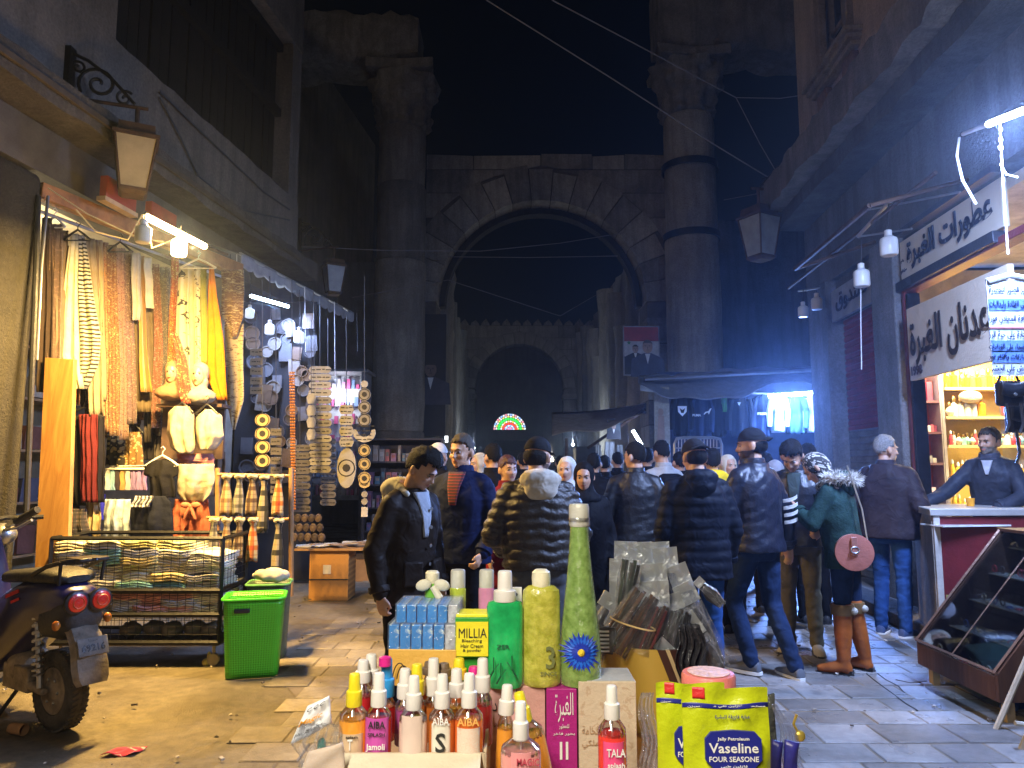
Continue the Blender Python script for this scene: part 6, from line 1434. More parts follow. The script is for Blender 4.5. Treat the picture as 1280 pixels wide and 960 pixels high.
for k,(x,w,mi,y1,lab)in enumerate(((852,24,0,545,'black hoodie with white shield emblem, leftmost on the stall rail'),(876,27,1,548,'dark hoodie with leaping cat logo on the stall rail'),(899,20,0,546,'narrow black jacket right of the leaping cat hoodie'),(907,12,4,517,'short bright green top between dark hoodies'),(925,28,0,546,'black hoodie with white collar in the middle of the rail'),(953,24,1,546,'navy hoodie with small printed letters'),(973,22,2,541,'white jacket left of the bright tube'),(995,26,3,543,'dark jacket with dotted chest beneath the tube'),(1017,19,2,541,'white jacket at the right end of the rail'))):
 Yk=Yh+.02*(k%3)-.02*(k==3); h2=w/2
 rows=[(493,x-h2*.3,x+h2*.3),(497,x-h2*.8,x+h2*.8),(505,x-h2,x+h2),(y1-6,x-h2*.95,x+h2*.95),(y1,x-h2*.8,x+h2*.8)]if mi!=4 else[(494,901,908),(515,902,910)]
 g=thing('hoodie',P(x,y1,Yk),lab,'hoodie','hoodies and jackets on the stall rail'); drape('cloth',rows,Yk,hm_[mi],parent=g,folds=2.5,amp=.018,puff=.08,seed=60+k,nv=14)
 if mi!=4:
  for s in(-1,1):
   q=MB(); q.tube([P(x+s*h2*.75,499,Yk-.03),P(x+s*h2*1.02,515,Yk-.05),P(x+s*h2*1.0,y1-8,Yk-.04)],[.05,.055,.04],8); q.build('sleeve',hm_[mi],g)
 mw=mat('print_white',(.75,.78,.8),.6)
 if k==0:q=MB(); c=P(x+1,514,Yk-.12); q.prism([(-.075,.085),(.075,.085),(.07,-.01),(0,-.085),(-.07,-.01)],c,(1,0,0),(0,0,1),(0,.006,0)); q.build('emblem',mw,g,smooth=False); q=MB(); q.prism([(-.045,.05),(0,.02),(.045,.05),(.02,-.03),(-.02,-.03)],c-Vector((0,.004,0)),(1,0,0),(0,0,1),(0,.004,0)); q.build('emblem_inset',hm_[0],g,smooth=False)
 if k==1:
  text('lettering','PUMA',mw,P(x-5,519,Yk-.12),(1,0,0),(0,0,1),.14,.04,g,bold=.03)
  q=MB(); q.prism([(-.06,-.05),(-.03,-.01),(.02,0),(.05,.045),(.075,.05),(.06,.015),(.045,-.01),(.03,-.05),(.02,-.05),(.02,-.02),(-.02,-.03),(-.045,-.055)],P(x+8,514,Yk-.12),(1,0,0),(0,0,1),(0,.004,0)); q.build('cat_logo',mw,g,smooth=False)
 if k==4:q=MB(); q.prism([(-.03,.03),(.03,.03),(0,-.03)],P(x-1,505,Yk-.12),(1,0,0),(0,0,1),(0,.004,0)); q.build('collar_patch',mw,g,smooth=False)
 if k==5:text('lettering','FSSR',mw,P(x,517,Yk-.12),(1,0,0),(0,0,1),.16,.04,g,bold=.02)
 # barrier
t=thing('crowd_barrier',P(873,600,10.8),'galvanised crowd barrier with rounded top in front of the hoodie stall','barrier'); b=MB()
pts=[P(843,640,10.8),P(843,555,10.8),P(846,548,10.8),P(855,547,10.8),P(892,547,10.8),P(900,549,10.8),P(902,556,10.8),P(902,640,10.8)]; b.tube(pts,.022,8); b.build('frame',M_steel,t)
b=MB()
for x in range(848,900,4):b.tube([P(x,549,10.8),P(x,640,10.8)],.007,5)
b.build('bars',M_steel,t,kind='stuff')
b=MB(); b.tube([P(843,560,10.8),P(902,560,10.8)],.012,6); b.build('cross_bar',M_steel,t)
# painted panel at the stall's left end and clothes on a table behind the barrier
t=thing('painted_panel',P(828,600,12.2),'tall pale panel painted with a faded figure at the left of the hoodie stall','panel'); pa,pb=P(817,484,12.2),P(839,620,12.2)
b=MB(); b.box(((pa.x+pb.x)/2,12.2,(pa.z+pb.z)/2),(pb.x-pa.x,.05,pa.z-pb.z)); b.build('board',stone('painted_board',(.38,.36,.28),.7,3,.3,.2,.6),t,smooth=False)
b=MB(); c=P(826,515,12.16); b.prism([(.045*math.cos(a),.06*math.sin(a))for a in[2*PI*k/14 for k in range(14)]],c,(1,0,0),(0,0,1),(0,.006,0)); b.prism([(-.07,-.5),(.06,-.5),(.05,-.06),(-.04,-.06)],c,(1,0,0),(0,0,1),(0,.006,0)); b.build('painted_figure',mat('faded_paint',(.25,.17,.12),.7),t,smooth=False,kind='stuff')
# patriotic poster with two men in suits
Yp=15.2
t=thing('poster',P(802,455,Yp),'framed poster of two men in suits before a red white and black flag','poster'); pa,pb=P(780,409,Yp),P(824,468,Yp)
b=MB(); b.box(((pa.x+pb.x)/2,Yp+.03,(pa.z+pb.z)/2),(pb.x-pa.x+.05,.05,pa.z-pb.z+.05)); b.build('frame',mat('poster_frame',(.3,.3,.32),.5),t,smooth=False)
for(f0,f1,m_)in((0,.30,mat('flag_red',(.35,.03,.03),.5)),(.30,.62,mat('flag_white',(.5,.5,.5),.5)),(.62,1,mat('flag_black',(.03,.03,.035),.5))):
 z0_,z1_=pa.z+(pb.z-pa.z)*f0,pa.z+(pb.z-pa.z)*f1; b=MB(); b.box(((pa.x+pb.x)/2,Yp,(z0_+z1_)/2),(pb.x-pa.x,.012,z0_-z1_)); b.build('flag_stripe',m_,t,smooth=False)
for sx in(-.26,):
 b=MB(); b.prism([((.05 if k%2 else .022)*math.sin(PI*k/5)*1.0,-(.05 if k%2 else .022)*math.cos(PI*k/5))for k in range(10)],((pa.x+pb.x)/2+sx,Yp-.008,pa.z-.33),(1,0,0),(0,0,1),(0,-.003,0)); b.build('star',mat('star_green',(.02,.2,.06),.5),t,smooth=False)
portrait(t,(pa.x+pb.x)/2-.13,Yp-.012,pa.z-.46,.40,mat('suit_black',(.03,.03,.04),.6),mat('face_print',(.38,.26,.2),.5),MATS['print_hair'])
portrait(t,(pa.x+pb.x)/2+.12,Yp-.026,pa.z-.42,.66,mat('suit_grey',(.07,.08,.12),.6),mat('face_print2',(.45,.30,.22),.5),mat('print_hairg',(.12,.11,.10),.6))
# brown sheet awning down the lane, its small lamp, posters and pale clothes
t=thing('sheet_awning',P(740,540,15),'dull brown sheet awning stretched over the lane stalls left of the hoodie stall','awning')
def saw(u,v):
 px=690+118*u; top=516-12*u**2; bot=545-26*u**1.5; return P(px,top+(bot-top)*v,15.5-1.6*v)+Vector((0,0,.05*math.sin(u*9)*v))
b=MB(); b.grid(saw,26,8,thick=(0,.01,.01)); b.build('sheet',C('sheetbrown',(.5,.42,.32),.8),t,angle=180)
b=MB(); b.tube([P(735,560,15),P(806,512,14)],.03,6); b.tube([P(708,548,14.2),P(708,640,14.2)],.03,6); b.build('pole',M_rust,t)
t=thing('short_tube_lamp',P(795,545,14),'short slanting white tube lamp under the brown sheet awning','lamp'); pa,pb=P(791,538,14),P(802,556,14)
b=MB(); b.tube([pa,pb],.028,8); b.build('tube',emis('short_tube',(.75,.9,1),16),t); light('tube_light','POINT',pa.lerp(pb,.5)+Vector((-.08,-.1,0)),14,COLD,t,.05)
for k,(x,y0,y1,w,m_,lab)in enumerate(((762,552,600,14,C('dz_white',(.55,.56,.55)),'white long garment hanging under the brown awning'),(775,556,590,9,C('dz_grey',(.3,.32,.33)),'grey garment beside the white one in the lane'),(748,556,600,8,C('dz_cream',(.4,.4,.36)),'narrow cream garment hanging in the lane'),(816,560,640,10,C('dz_dark',(.06,.06,.08)),'dark cloth hanging by the painted panel'))):drape('garment',[(y0,x-w*.4,x+w*.4),((y0+y1)/2,x-w/2,x+w/2),(y1,x-w*.55,x+w*.55)],14.6,m_,lab,'garment',folds=2,amp=.03,seed=k,nv=10)
t=thing('small_poster',P(770,545,14.4),'small dark poster with a faint face above the white garment','poster'); b=MB(); c=P(767,535,14.4); b.box(c,(.26,.03,.34)); b.build('sheet',mat('poster_dark',(.05,.07,.08),.5),t,smooth=False); portrait(t,c.x,14.38,c.z+.03,.26,MATS['suit_black'],MATS['face_print'],MATS['print_hair'])
# lane booths left and right: dark fronts with blue and white screens
b=MB(); b.box(P(576,588,16)+Vector((0,0,0)),(.30,.06,.62)); b.build('lit_fridge',emis('fridge_blue',(.12,.4,.75),.7),None,label='small glowing blue fridge behind the man in the navy jacket',cat='fridge',smooth=False)
b=MB(); b.box(P(558,549,16),(.07,.04,.14)); b.build('lit_number_sign',emis('number_white',(.9,.95,1),1.6),None,label='small lit white sign on the left arch jamb',cat='sign',smooth=False)
# far stalls in the lane
for k,(x0_,x1_,y0_,Y,c_,lab)in enumerate(((720,745,558,17.5,(.10,.12,.13),'grey stall front far down the lane on the right'),(585,600,566,19,(.06,.07,.09),'dark stall front far down the lane on the left'))):
 pa,pb=P(x0_,y0_,Y),P(x1_,y0_,Y); b=MB(); b.box(((pa.x+pb.x)/2,Y+.4,pa.z/2),(pb.x-pa.x,.8,pa.z)); b.build('market_booth',mat('booth%d'%k,c_,.7),None,label=lab,cat='booth',smooth=False,bevel=.02)
for k,(x,y,Y,lab_,e,cc)in enumerate(((592,560,25,'left',34,(.8,.9,1)),(716,556,27,'right',75,(.75,.88,1)),(690,575,20.5,'near',22,(1,.85,.6)))):
 c=P(x,y,Y); t=thing('added_lane_bulb',c,'bulb added far down the lane to light the passage, %s one of three'%lab_,'bulb','bulbs added to light the passage'); b=MB(); b.ell(c,.05); b.build('globe',emis('passage_fill_glow%d'%k,cc,6),t)  # bulbs added to brighten the passage walls and far arch
 b=MB(); b.tube([c+Vector((0,0,.05)),c+Vector((0,0,.5))],.01,5); b.build('cord',M_wire,t); light('passage_fill','POINT',c+Vector((0,-.12,.1)),e,cc,t,.08)
 # wires in the sky
Mw_=mat('sky_wire',(.22,.20,.19),.6,var=0,bump=0)
for pts,Y0,Y1_,r,lab in(([(608,0),(760,95),(900,185),(1002,247)],9,11,.009,'long wire crossing the sky down to the right lantern bracket'),([(690,0),(800,58),(920,122)],9,11,.009,'upper wire crossing the sky to the right column'),([(920,122),(950,180),(985,240)],11,10.6,.007,'wire dropping from the knot to the right lantern'),([(920,122),(975,123),(1010,118)],11,10.8,.007,'short level wire from the knot to the right building'),([(375,308),(480,313),(600,314),(700,304),(780,291)],13,15.5,.008,'wire strung across below the arch, upper of two'),([(560,321),(660,322),(772,320)],15.8,15.8,.010,'straight wire across the arch opening with small clips'),([(440,372),(560,350),(700,395),(760,360)],14,15.8,.006,'slack thin wire low across the arch'),([(905,250),(980,236),(1050,232)],15,10.8,.008,'wire running from the right column to the cornice')):
 n=len(pts); b=MB(); b.tube([P(x,y,Y0+(Y1_-Y0)*i/(n-1))for i,(x,y)in enumerate(pts)],r,5); b.build('wire',Mw_,None,label=lab,cat='wire')
 # ================================================================ foreground stall
def liq(n,c,tr=.3,r=.08):return mat('liq_'+n,tuple(min(.95,x*1.15+.01)for x in c),r,var=.15,vs=25,bump=0,coat=.8,alpha=.80)
Mclr=film('clear_plastic',(1,1,1),.3,.06); Mcap=mat('cap_white',(.72,.70,.66),.35,var=.04,bump=.03)
def px2m(w,Y):return w/F*Y
def lab(n,c):return mat('lab_'+n,c,.35,var=.06,vs=30,bump=0)
def bottle(cx,ytop,ybot,Y,prof,liquid,label,capm=Mcap,cap=None,sq=(1,1),n=24,group='spray bottles in the tray',tilt=0,name='spray_bottle',lb=None,words=(),empty=.14,ins=True):
 """prof: (half width px, y) up the body; cap: (half width, y) rings; lb: (y0, y1, material, half angle)"""
 b0=P(cx,ybot,Y); t=thing(name,b0,label,'bottle',group)
 Z=lambda y:P(cx,y,Y).z-b0.z
 R=Matrix.Rotation(tilt,3,'Y')
 b=MB(); b.lathe([(max(.0005,px2m(w,Y)),Z(y))for w,y in prof],b0,n,R=R,sq=sq); b.build('body',liquid,t,angle=35)
 for k,(rs,m)in enumerate(cap):
  b=MB(); q=[(px2m(w,Y),Z(y))for w,y in rs]; b.lathe(q,b0,20,R=R,sq=sq if len(rs)==9 else(1,1))
  b.build(('collar','cap','nozzle')[k%3],m,t,angle=35)
 W_=px2m(max(w for w,y in prof),Y)
 if lb:
  y0,y1,lm,ha=lb; b=MB()
  b.grid(lambda u,v:b0+R@Vector((W_*1.012*sq[0]*math.sin((u-.5)*2*ha),-W_*1.02*sq[1]*math.cos((u-.5)*2*ha),Z(y0)+(Z(y1)-Z(y0))*v)),10,2,thick=(0,.0008,0)); b.build('label',lm,t,angle=60)
 for(s_,y,w,h,m,dx)in words:
  text('lettering',s_,m,b0+R@Vector((px2m(dx,Y),-W_*sq[1]*1.04-.001,Z(y))),(1,0,0),(0,0,1),px2m(w,Y),px2m(h,Y),t,bold=.015,ar=ord(s_[0])>1000,depth=.0006)
 return t
def spray(cx,ct,cb,yb,Y,hw,liquid,label,capm=Mcap,lb=None,words=(),tilt=0,sq=(1,1)):
 h=yb-cb; t=bottle(cx,ct,yb,Y,[(hw*.9,yb),(hw,yb-2),(hw,cb+h*.30),(hw*.97,cb+h*.24),(hw*.3,cb+h*.235)],liquid,label,
 cap=[([(9.2,cb+2),(9.6,cb),(9.4,cb-(cb-ct)*.42),(8.0,cb-(cb-ct)*.46)],capm),([(7.0,cb-(cb-ct)*.44),(6.4,ct+3),(5.6,ct+1),(2,ct)],capm)],lb=lb,words=words,tilt=tilt,sq=sq)
 b0=P(cx,yb,Y); R=Matrix.Rotation(tilt,3,'Y'); Z=lambda y:P(cx,y,Y).z-b0.z; b=MB(); b.lathe([(px2m(w,Y),Z(y))for w,y in((hw*.99,cb+h*.27),(hw*.95,cb+h*.17),(hw*.62,cb+h*.06),(hw*.42,cb))],b0,20,R=R,cap=False); b.build('shoulder',Mclr,t)
 b=MB(); b.lathe([(.0012,Z(yb-h*.5)),(.0012,Z(cb))],b0,8,R=R); b.build('dip_tube',Mcap,t); return t
wht=mat('print_w',(.75,.75,.72),.5,var=0,bump=0); blk=mat('print_b',(.02,.02,.02),.5,var=0,bump=0)
# stand and cardboard tray
t=thing('vendor_stand',(.09,1.25,0),'vendor stand covered with dark cloth carrying all the bottles in the foreground','stand')
b=MB(); b.box((.09,1.22,.965),(.80,.62,.03)); b.build('top',M_wood,t,smooth=False)
for x in(-.27,.45):
 for y in(.95,1.5):b=MB(); b.box((x,y,.475),(.04,.04,.95)); b.build('leg',M_wood,t,smooth=False)
Mcart=mat('carton_tray',(.52,.42,.28),.8,var=.15,bump=.2)
Yt=1.045; za=P(500,941,Yt).z; t=thing('tray',P(515,960,Yt),'open cardboard tray holding the front row of spray bottles','tray'); xa,xb=P(420,941,Yt).x,P(606,941,Yt).x
b=MB(); b.box(((xa+xb)/2,Yt,(za+.985)/2),(xb-xa,.004,za-.985)); b.build('front_wall',Mcart,t,smooth=False)
for x in(xa,xb):b=MB(); b.box((x,Yt+.10,(za+.985)/2),(.004,.2,za-.985)); b.build('side_wall',Mcart,t,smooth=False)
b=MB(); b.box(((xa+xb)/2,Yt+.1,.985),(xb-xa,.2,.004)); b.build('bottom',Mcart,t,smooth=False)
b=MB(); b.box(((xa+xb)/2,Yt-.045,za-.012),(xb-xa-.01,.088,.003),R=Matrix.Rotation(.25,3,'X')); b.build('flap',mat('carton_pale',(.62,.57,.42),.8,var=.15),t,smooth=False)
def rb(n):return(.45,.02,.02)
ob,rd,pk,br,og,cl,dr,vi=liq('amber',(.85,.32,.03)),liq('red',(.62,.015,.02)),liq('pink',(.85,.30,.28)),liq('brown',(.50,.14,.02)),liq('orange',(.85,.16,.02)),liq('pale',(.80,.58,.48)),liq('deep',(.45,.01,.015)),liq('violet',(.30,.05,.20))
yc,bc,mc,dcap=mat('cap_yellow',(.80,.66,.02),.35,var=.04),mat('cap_blue',(.03,.28,.66),.35,var=.04),mat('cap_magenta',(.65,.02,.25),.35,var=.04),mat('cap_brown',(.16,.11,.07),.4,var=.04)
# back row
spray(452,824,850,925,1.17,12,dr,'dark red bottle with white cap, leftmost in the back row of the tray'); spray(462,817,852,925,1.19,12,rd,'bright red bottle with tall white cap in the back row'); spray(482,822,868,925,1.15,11,rd,'bottle with blue collar and magenta top in the back row',bc)
b=MB(); b.lathe([(.009,0),(.009,.012),(.002,.014)],P(481,832,1.14),16); b.build('cap',mc,None,label='magenta cap lying above the blue capped bottle',cat='cap')
spray(505,835,870,930,1.12,12,vi,'violet bottle with white cap between the red and pale ones'); spray(520,829,866,925,1.16,10,br,'bottle with yellow cap behind the pale one',yc); spray(541,822,866,925,1.18,11,br,'amber bottle with white cap in the back row centre'); spray(536,826,840,925,1.21,9,og,'bottle with brown cap at the far back',dcap)
spray(570,835,868,930,1.13,12,ob,'golden bottle with white cap between the two named bottles'); spray(554,828,842,925,1.2,9,br,'second brown capped bottle at the far back',dcap); spray(573,822,846,925,1.2,9,og,'bottle with yellow cap at the far back right',yc); spray(592,832,850,925,1.19,9,rd,'bottle with magenta cap at the back right',mc); spray(603,822,862,930,1.15,12,dr,'dark red bottle with tall white cap at the right end of the tray')
# front row
spray(441,841,880,945,1.07,17,ob,'orange bottle with bright yellow cap and beige label at the left end',yc,lb=(912,940,lab('beige',(.62,.45,.28)),.9),words=(('T',924,6,12,wht,0),('splash',915,14,4,blk,2)))
spray(472,840,880,945,1.065,16,rd,'red bottle with purple label lettered AIBA SPLASH Jamoli',lb=(893,942,lab('purple',(.52,.08,.38)),1.0),words=(('AIBA',900,20,8,blk,1),('SPLASH',912,20,4,blk,1),('Jamoli',928,22,9,wht,0)))
spray(516,844,884,945,1.06,17,cl,'pale pink clear bottle with white cap in the middle of the front row',lb=(890,940,lab('palepink',(.66,.52,.45)),.8))
spray(552,842,882,945,1.065,16,br,'amber bottle with white botanical label lettered AIBA',lb=(900,942,lab('ivory',(.72,.68,.58)),.75),words=(('AIBA',896,20,8,wht,0),('S',922,12,22,blk,0)))
spray(586,841,881,945,1.06,17,og,'orange bottle with leaf label lettered AIBA at the right of the front row',lb=(905,942,pat('lab_leaf','print',[(.70,.62,.52),(.75,.2,.02)],60),.9),words=(('AIBA',896,26,9,mat('print_gold',(.75,.4,.1),.4),0),))
# around the boxes
spray(629,855,890,965,1.12,10,ob,'slim orange bottle with white cap leaning before the pink box',tilt=.05)
spray(672,862,898,975,1.10,20,ob,'orange bottle with yellow cap leaning left before the purple box',yc,tilt=-.22)
spray(651,876,922,985,.98,24,pk,'pink bottle lettered MAGIC with white cap, nearest the camera',words=(('MAGIC',942,26,8,mat('print_red',(.45,.05,.08),.5),8),),lb=(932,975,lab('rose',(.72,.30,.30)),.5))
spray(766,856,896,975,1.05,17,liq('scarlet',(.80,.03,.02)),'scarlet bottle with white cap and pink label before the patterned box',lb=(922,970,lab('hotpink',(.72,.08,.22)),.8),words=(('TALA',934,22,9,wht,2),('splash',950,20,7,wht,2)))
# boxes
def carton(name,x0,x1,y0,y1,Y,d,m,label,words=(),top=None,rz=0,sides=None,cat='box'):
 a,c=P(x0,y0,Y),P(x1,y1,Y); t=thing(name,P((x0+x1)/2,y1,Y)+Vector((0,d/2,0)),label,cat)
 b=MB(); W_,H_=(c.x-a.x),(a.z-c.z); cc=Vector(((a.x+c.x)/2,Y+d/2,(a.z+c.z)/2)); Rz=Matrix.Rotation(rz,3,'Z')
 b.box(cc,(W_,d,H_),R=Rz,uv=True); b.build('carton',m,t,smooth=False,bevel=.0012)
 if top:b=MB(); b.box(cc+Vector((0,0,H_/2+.0006)),(W_*.96,d*.96,.001),R=Rz); b.build('lid',top,t,smooth=False)
 for(s_,x,y,w,h,mm)in words:
  p=P(x,y,Y); text('lettering',s_,mm,Vector((p.x,Y-.0012 if not rz else Y-.003,p.z)),(math.cos(rz),math.sin(rz),0),(0,0,1),px2m(w,Y),px2m(h,Y),t,bold=.0,ar=ord(s_[0])>1000,depth=.0005)
 return t,cc,W_,H_
carton('perfume_box',610,645,857,970,1.245,.07,mat('box_pink',(.66,.38,.36),.5,var=.1),'pink perfume box with black Arabic script, left of the three upright boxes',words=(('عود',626,886,20,14,blk),('بخور',626,905,16,6,blk),('عطر فاخر',626,936,18,5,mat('print_grey',(.3,.2,.2),.5))))
carton('perfume_box',646,682,858,970,1.25,.07,mat('box_rose',(.55,.30,.26),.5,var=.1),'dull rose box half hidden behind the yellow capped bottle')
carton('perfume_box',683,722,861,970,1.24,.07,mat('box_purple',(.36,.015,.19),.4,var=.08),'purple perfume box with white Arabic calligraphy',words=(('الغبرة',705,884,22,34,wht),('للعطور',705,908,12,6,wht),('بخور فاخر',705,917,26,4,wht),('ll',705,938,10,20,wht)))
carton('perfume_box',723,797,852,970,1.235,.08,pat('box_beige','print',[(.56,.46,.34),(.48,.36,.25)],45,rough=.5,sheen=0),'beige perfume box with embossed pattern, right of the three upright boxes',words=(('فخامة',738,912,20,10,mat('print_tan',(.42,.26,.15),.5)),('ملكي',738,930,20,10,mat('print_tan',(.42,.26,.15),.5))),top=mat('foil_top',(.5,.5,.46),.3,.3))
carton('hair_colour_box',487,572,812,858,1.24,.08,mat('box_ochre',(.72,.42,.08),.45,var=.08),'ochre hair colour box with a drawing of black hair strands',rz=-.06)
b=MB(); c=P(512,840,1.232)
for k in range(6):b.tube([c+Vector((-.016+.006*k-.012*math.cos(a)*(1-k*.1),-.001,-.02+.034*math.sin(a)*(1-k*.12)))for a in[PI*.1+PI*.8*q/10 for q in range(11)]],.0009,4)
b.build('hair_drawing',blk,None,label='black curved hair strands printed on the ochre box',cat='print')
gy=mat('box_green',(.03,.30,.03),.4,var=.05); yl_=mat('box_yellow',(.82,.72,.03),.4,var=.05)
t,cc,W_,H_=carton('hair_cream_box',569,611,772,822,1.24,.05,gy,'yellow and green box lettered MILLIA Bleaching Hair Cream beside the green bottle',words=(('MILLIA',591,791,34,11,blk),('Bleaching',590,801,24,4.5,blk),('Hair Cream',590,807,27,4.5,blk),('& powder',590,813,22,4.5,blk)))
b=MB(); b.box((cc.x,cc.y-.0262,cc.z-.002),(W_*.96,.0012,H_*.86)); b.build('front_print',yl_,t,smooth=False)
for o in[o for o in t.children if o.name.startswith('lettering')]:o.location.y-=.0012
carton('hair_cream_box',575,610,821,862,1.25,.05,gy,'dark green box below the yellow MILLIA box'); carton('green_carton',570,611,768,772.5,1.245,.05,yl_,'yellow and green top flap above the MILLIA box')
# two cellophane packs of blue boxes
def pack(x0,x1,y0,y1,Y,n,label,rz):
 a,c=P(x0,y0,Y),P(x1,y1,Y); t=thing('boxed_pack',Vector(((a.x+c.x)/2,Y+.05,c.z)),label,'pack','cellophane packs of blue boxes',rz=rz); M=WM[t]; W_,H_=c.x-a.x,a.z-c.z
 for k in range(n):
  b=MB(M); w=W_/n; b.box((-W_/2+w*(k+.5),0,H_/2),(w*.90,.085,H_*.97),uv=True); bx=b.build('blue_box' if k<n-1 else 'silver_box',pat('blue_print','print',[(.03,.30,.85),(.65,.85,.95)],110,rough=.3,sheen=0)if k<n-1 and 'blue_print' not in MATS else MATS['blue_print']if k<n-1 else mat('silver_box',(.62,.66,.78),.3,.1,var=.4,vs=80),t,smooth=False,bevel=.001)
 b=MB(M); b.box((0,0,H_/2),(W_+.003,.089,H_+.002));
 for i,v in enumerate(b.v):b.v[i]=v+Vector((random.uniform(-.001,.001),)*3)
 b.build('cellophane',film('cellophane',(1,1,1),.10,.08,.8,60),t,smooth=False)
 return t
pack(486,571,782,814,1.235,6,'lower pack of blue boxes in glossy cellophane',-.05); pack(495,573,757,780,1.245,6,'upper pack of blue boxes in glossy cellophane',-.03)
# big bottles on the boxes
Yb=1.27
gel=mat('gel_yellow',(.50,.52,.04),.12,var=.3,vs=60,bump=.3,bs=50,alpha=.84,coat=.8,tint=(.68,.64,.12)); grl=mat('gel_green',(.02,.42,.12),.10,var=.3,vs=25,bump=.1,alpha=.84,coat=.8,tint=(.03,.65,.18)); gfl=mat('gel_lime',(.20,.36,.07),.12,var=.35,vs=70,bump=.3,bs=60,alpha=.84,coat=.8,tint=(.33,.50,.15))
t=bottle(726,630,856,Yb,[(20,856),(24,853),(25,845),(25,815),(23.5,790),(20,758),(16,722),(13,690),(11.5,665),(11,655)],gfl,'tall tapering lime green gel bottle with blue flower, highest in the stall',cap=[([(11.5,658),(12.5,656),(12.5,634),(11.5,630),(3,629.5)],mat('cap_milky',(.62,.62,.55),.3,trans=.2)),([(12.8,652),(13.3,651),(13.3,648),(12.8,647)],Mclr)],group='large gel bottles on the boxes',name='gel_bottle')
c=P(724,809,Yb)+Vector((0,-.0345,0)); b=MB()
for L_ in range(3):
 for k in range(22):
  a=2*PI*k/22+L_*.14; r=(.035,.028,.018)[L_]; u=Vector((math.cos(a),0,math.sin(a))); v=Vector((-math.sin(a),0,math.cos(a))); w=.0028; o=Vector((0,-.0012*L_-.001,0)); bow=Vector((0,.010*(abs(u.x)**2)*(r/.03)**2,0))
  i=len(b.v); b.v+=[c+o+u*.004,c+o+u*r*.6-v*w+bow*.4,c+o+u*r*random.uniform(.85,1.08)+bow,c+o+u*r*.6+v*w+bow*.4]; b.face((i,i+1,i+2,i+3),L_%2)
b.build('blue_flower',[mat('petal_blue',(.004,.03,.42),.5,var=.3),mat('petal_sky',(.01,.12,.65),.5,var=.3)],t,smooth=False,fix=False,kind='stuff')
b=MB(); b.ell(c+Vector((0,-.004,0)),(.006,.003,.006)); b.build('flower_centre',mat('petal_yellow',(.75,.55,.03),.6,bump=1),t)
bottle(677,712,856,Yb-.01,[(20,856),(22.5,853),(23,845),(23,745),(22,737),(16,732),(11,731)],gel,'yellow gel bottle with faceted cream cap and the number 3',cap=[([(10.5,733),(11,731),(11.5,722),(11,715),(7,711.5)],mat('cap_cream',(.72,.68,.50),.35))],words=(('3',818,11,26,mat('print_olive',(.14,.16,.05),.5),10),('SINCE',838,20,5,MATS['print_olive'],8)),sq=(1,.62),group='large gel bottles on the boxes',name='gel_bottle')
bottle(631,713,858,Yb-.02,[(20,858),(21.5,855),(22,847),(22,758),(20,752),(13,750)],grl,'bright green gel bottle with white spray cap',cap=[([(13.5,751),(14,749),(13.5,738),(10,737)],Mcap),([(9,738),(8.6,716),(7.5,713.5),(2,713)],Mcap)],words=(('ZER',805,16,5,mat('print_dkgreen',(.01,.12,.05),.5),-2),),group='large gel bottles on the boxes',name='gel_bottle',sq=(1,.62))
b=MB(); c=P(612,840,1.225)
for x,y,s in((617,838,1),(640,836,-1),(626,845,1)):p=P(x,y,1.222); b.tube([p+Vector((0,0,.02)),p,p+Vector((.008*s,0,.010))],.001,4); b.tube([p,p+Vector((-.007*s,0,-.012))],.0016,4)
b.build('leaf_print',mat('print_dkgreen',(.01,.12,.05),.5),None,label='dark leaf drawing printed on the green bottle',cat='print')
lim=liq('lime',(.45,.55,.06),.4)
bottle(572,712,784,1.36,[(9,784),(9.8,782),(9.8,736),(8.5,733)],lim,'slim lime bottle with clear cap behind the blue packs',cap=[([(8.8,735),(9,733),(9,714),(8,712),(2,711.7)],MATS['cap_milky'])],name='gel_bottle',group='slim bottles behind the blue packs')
bottle(608,712,784,1.37,[(9,784),(9.8,782),(9.8,736),(8.5,733)],liq('mauve',(.62,.25,.42),.4),'slim mauve bottle with clear cap behind the green bottle',cap=[([(8.8,735),(9,733),(9,714),(8,712),(2,711.7)],MATS['cap_milky'])],name='gel_bottle',group='slim bottles behind the blue packs')
t=bottle(540,714,760,1.33,[(9,760),(9.5,758),(8.5,735),(7,728)],liq('leaf',(.15,.45,.04),.4),'small green bottle with cream ribbon bow round its neck',cap=[([(7,729),(8.5,726),(8.5,716),(6.5,713.5),(2,713)],MATS['cap_cream'])],name='gel_bottle',group='slim bottles behind the blue packs')
b=MB(); c=P(541,733,1.315)
for k in(1,-1):b.ell(c+Vector((k*.016,0,.002)),(.014,.006,.010),R=Matrix.Rotation(k*.3,3,'Y'))
b.tube([c,c+Vector((.012,-.003,-.018)),c+Vector((.008,-.004,-.03))],[.006,.007,.005],8); b.build('ribbon_bow',mat('ribbon',(.62,.60,.48),.6),t)
b=MB(); b.box(P(645,743,1.32),(.020,.01,.024)); b.lathe([(.001,0),(.003,0),(.003,.001)],P(645,743,1.314),10,R=Matrix.Rotation(PI/2,3,'X'),m=1); b.build('square_cap',[Mcap,blk],None,label='square white tag with black dot behind the green spray cap',cat='tag',bevel=.002)
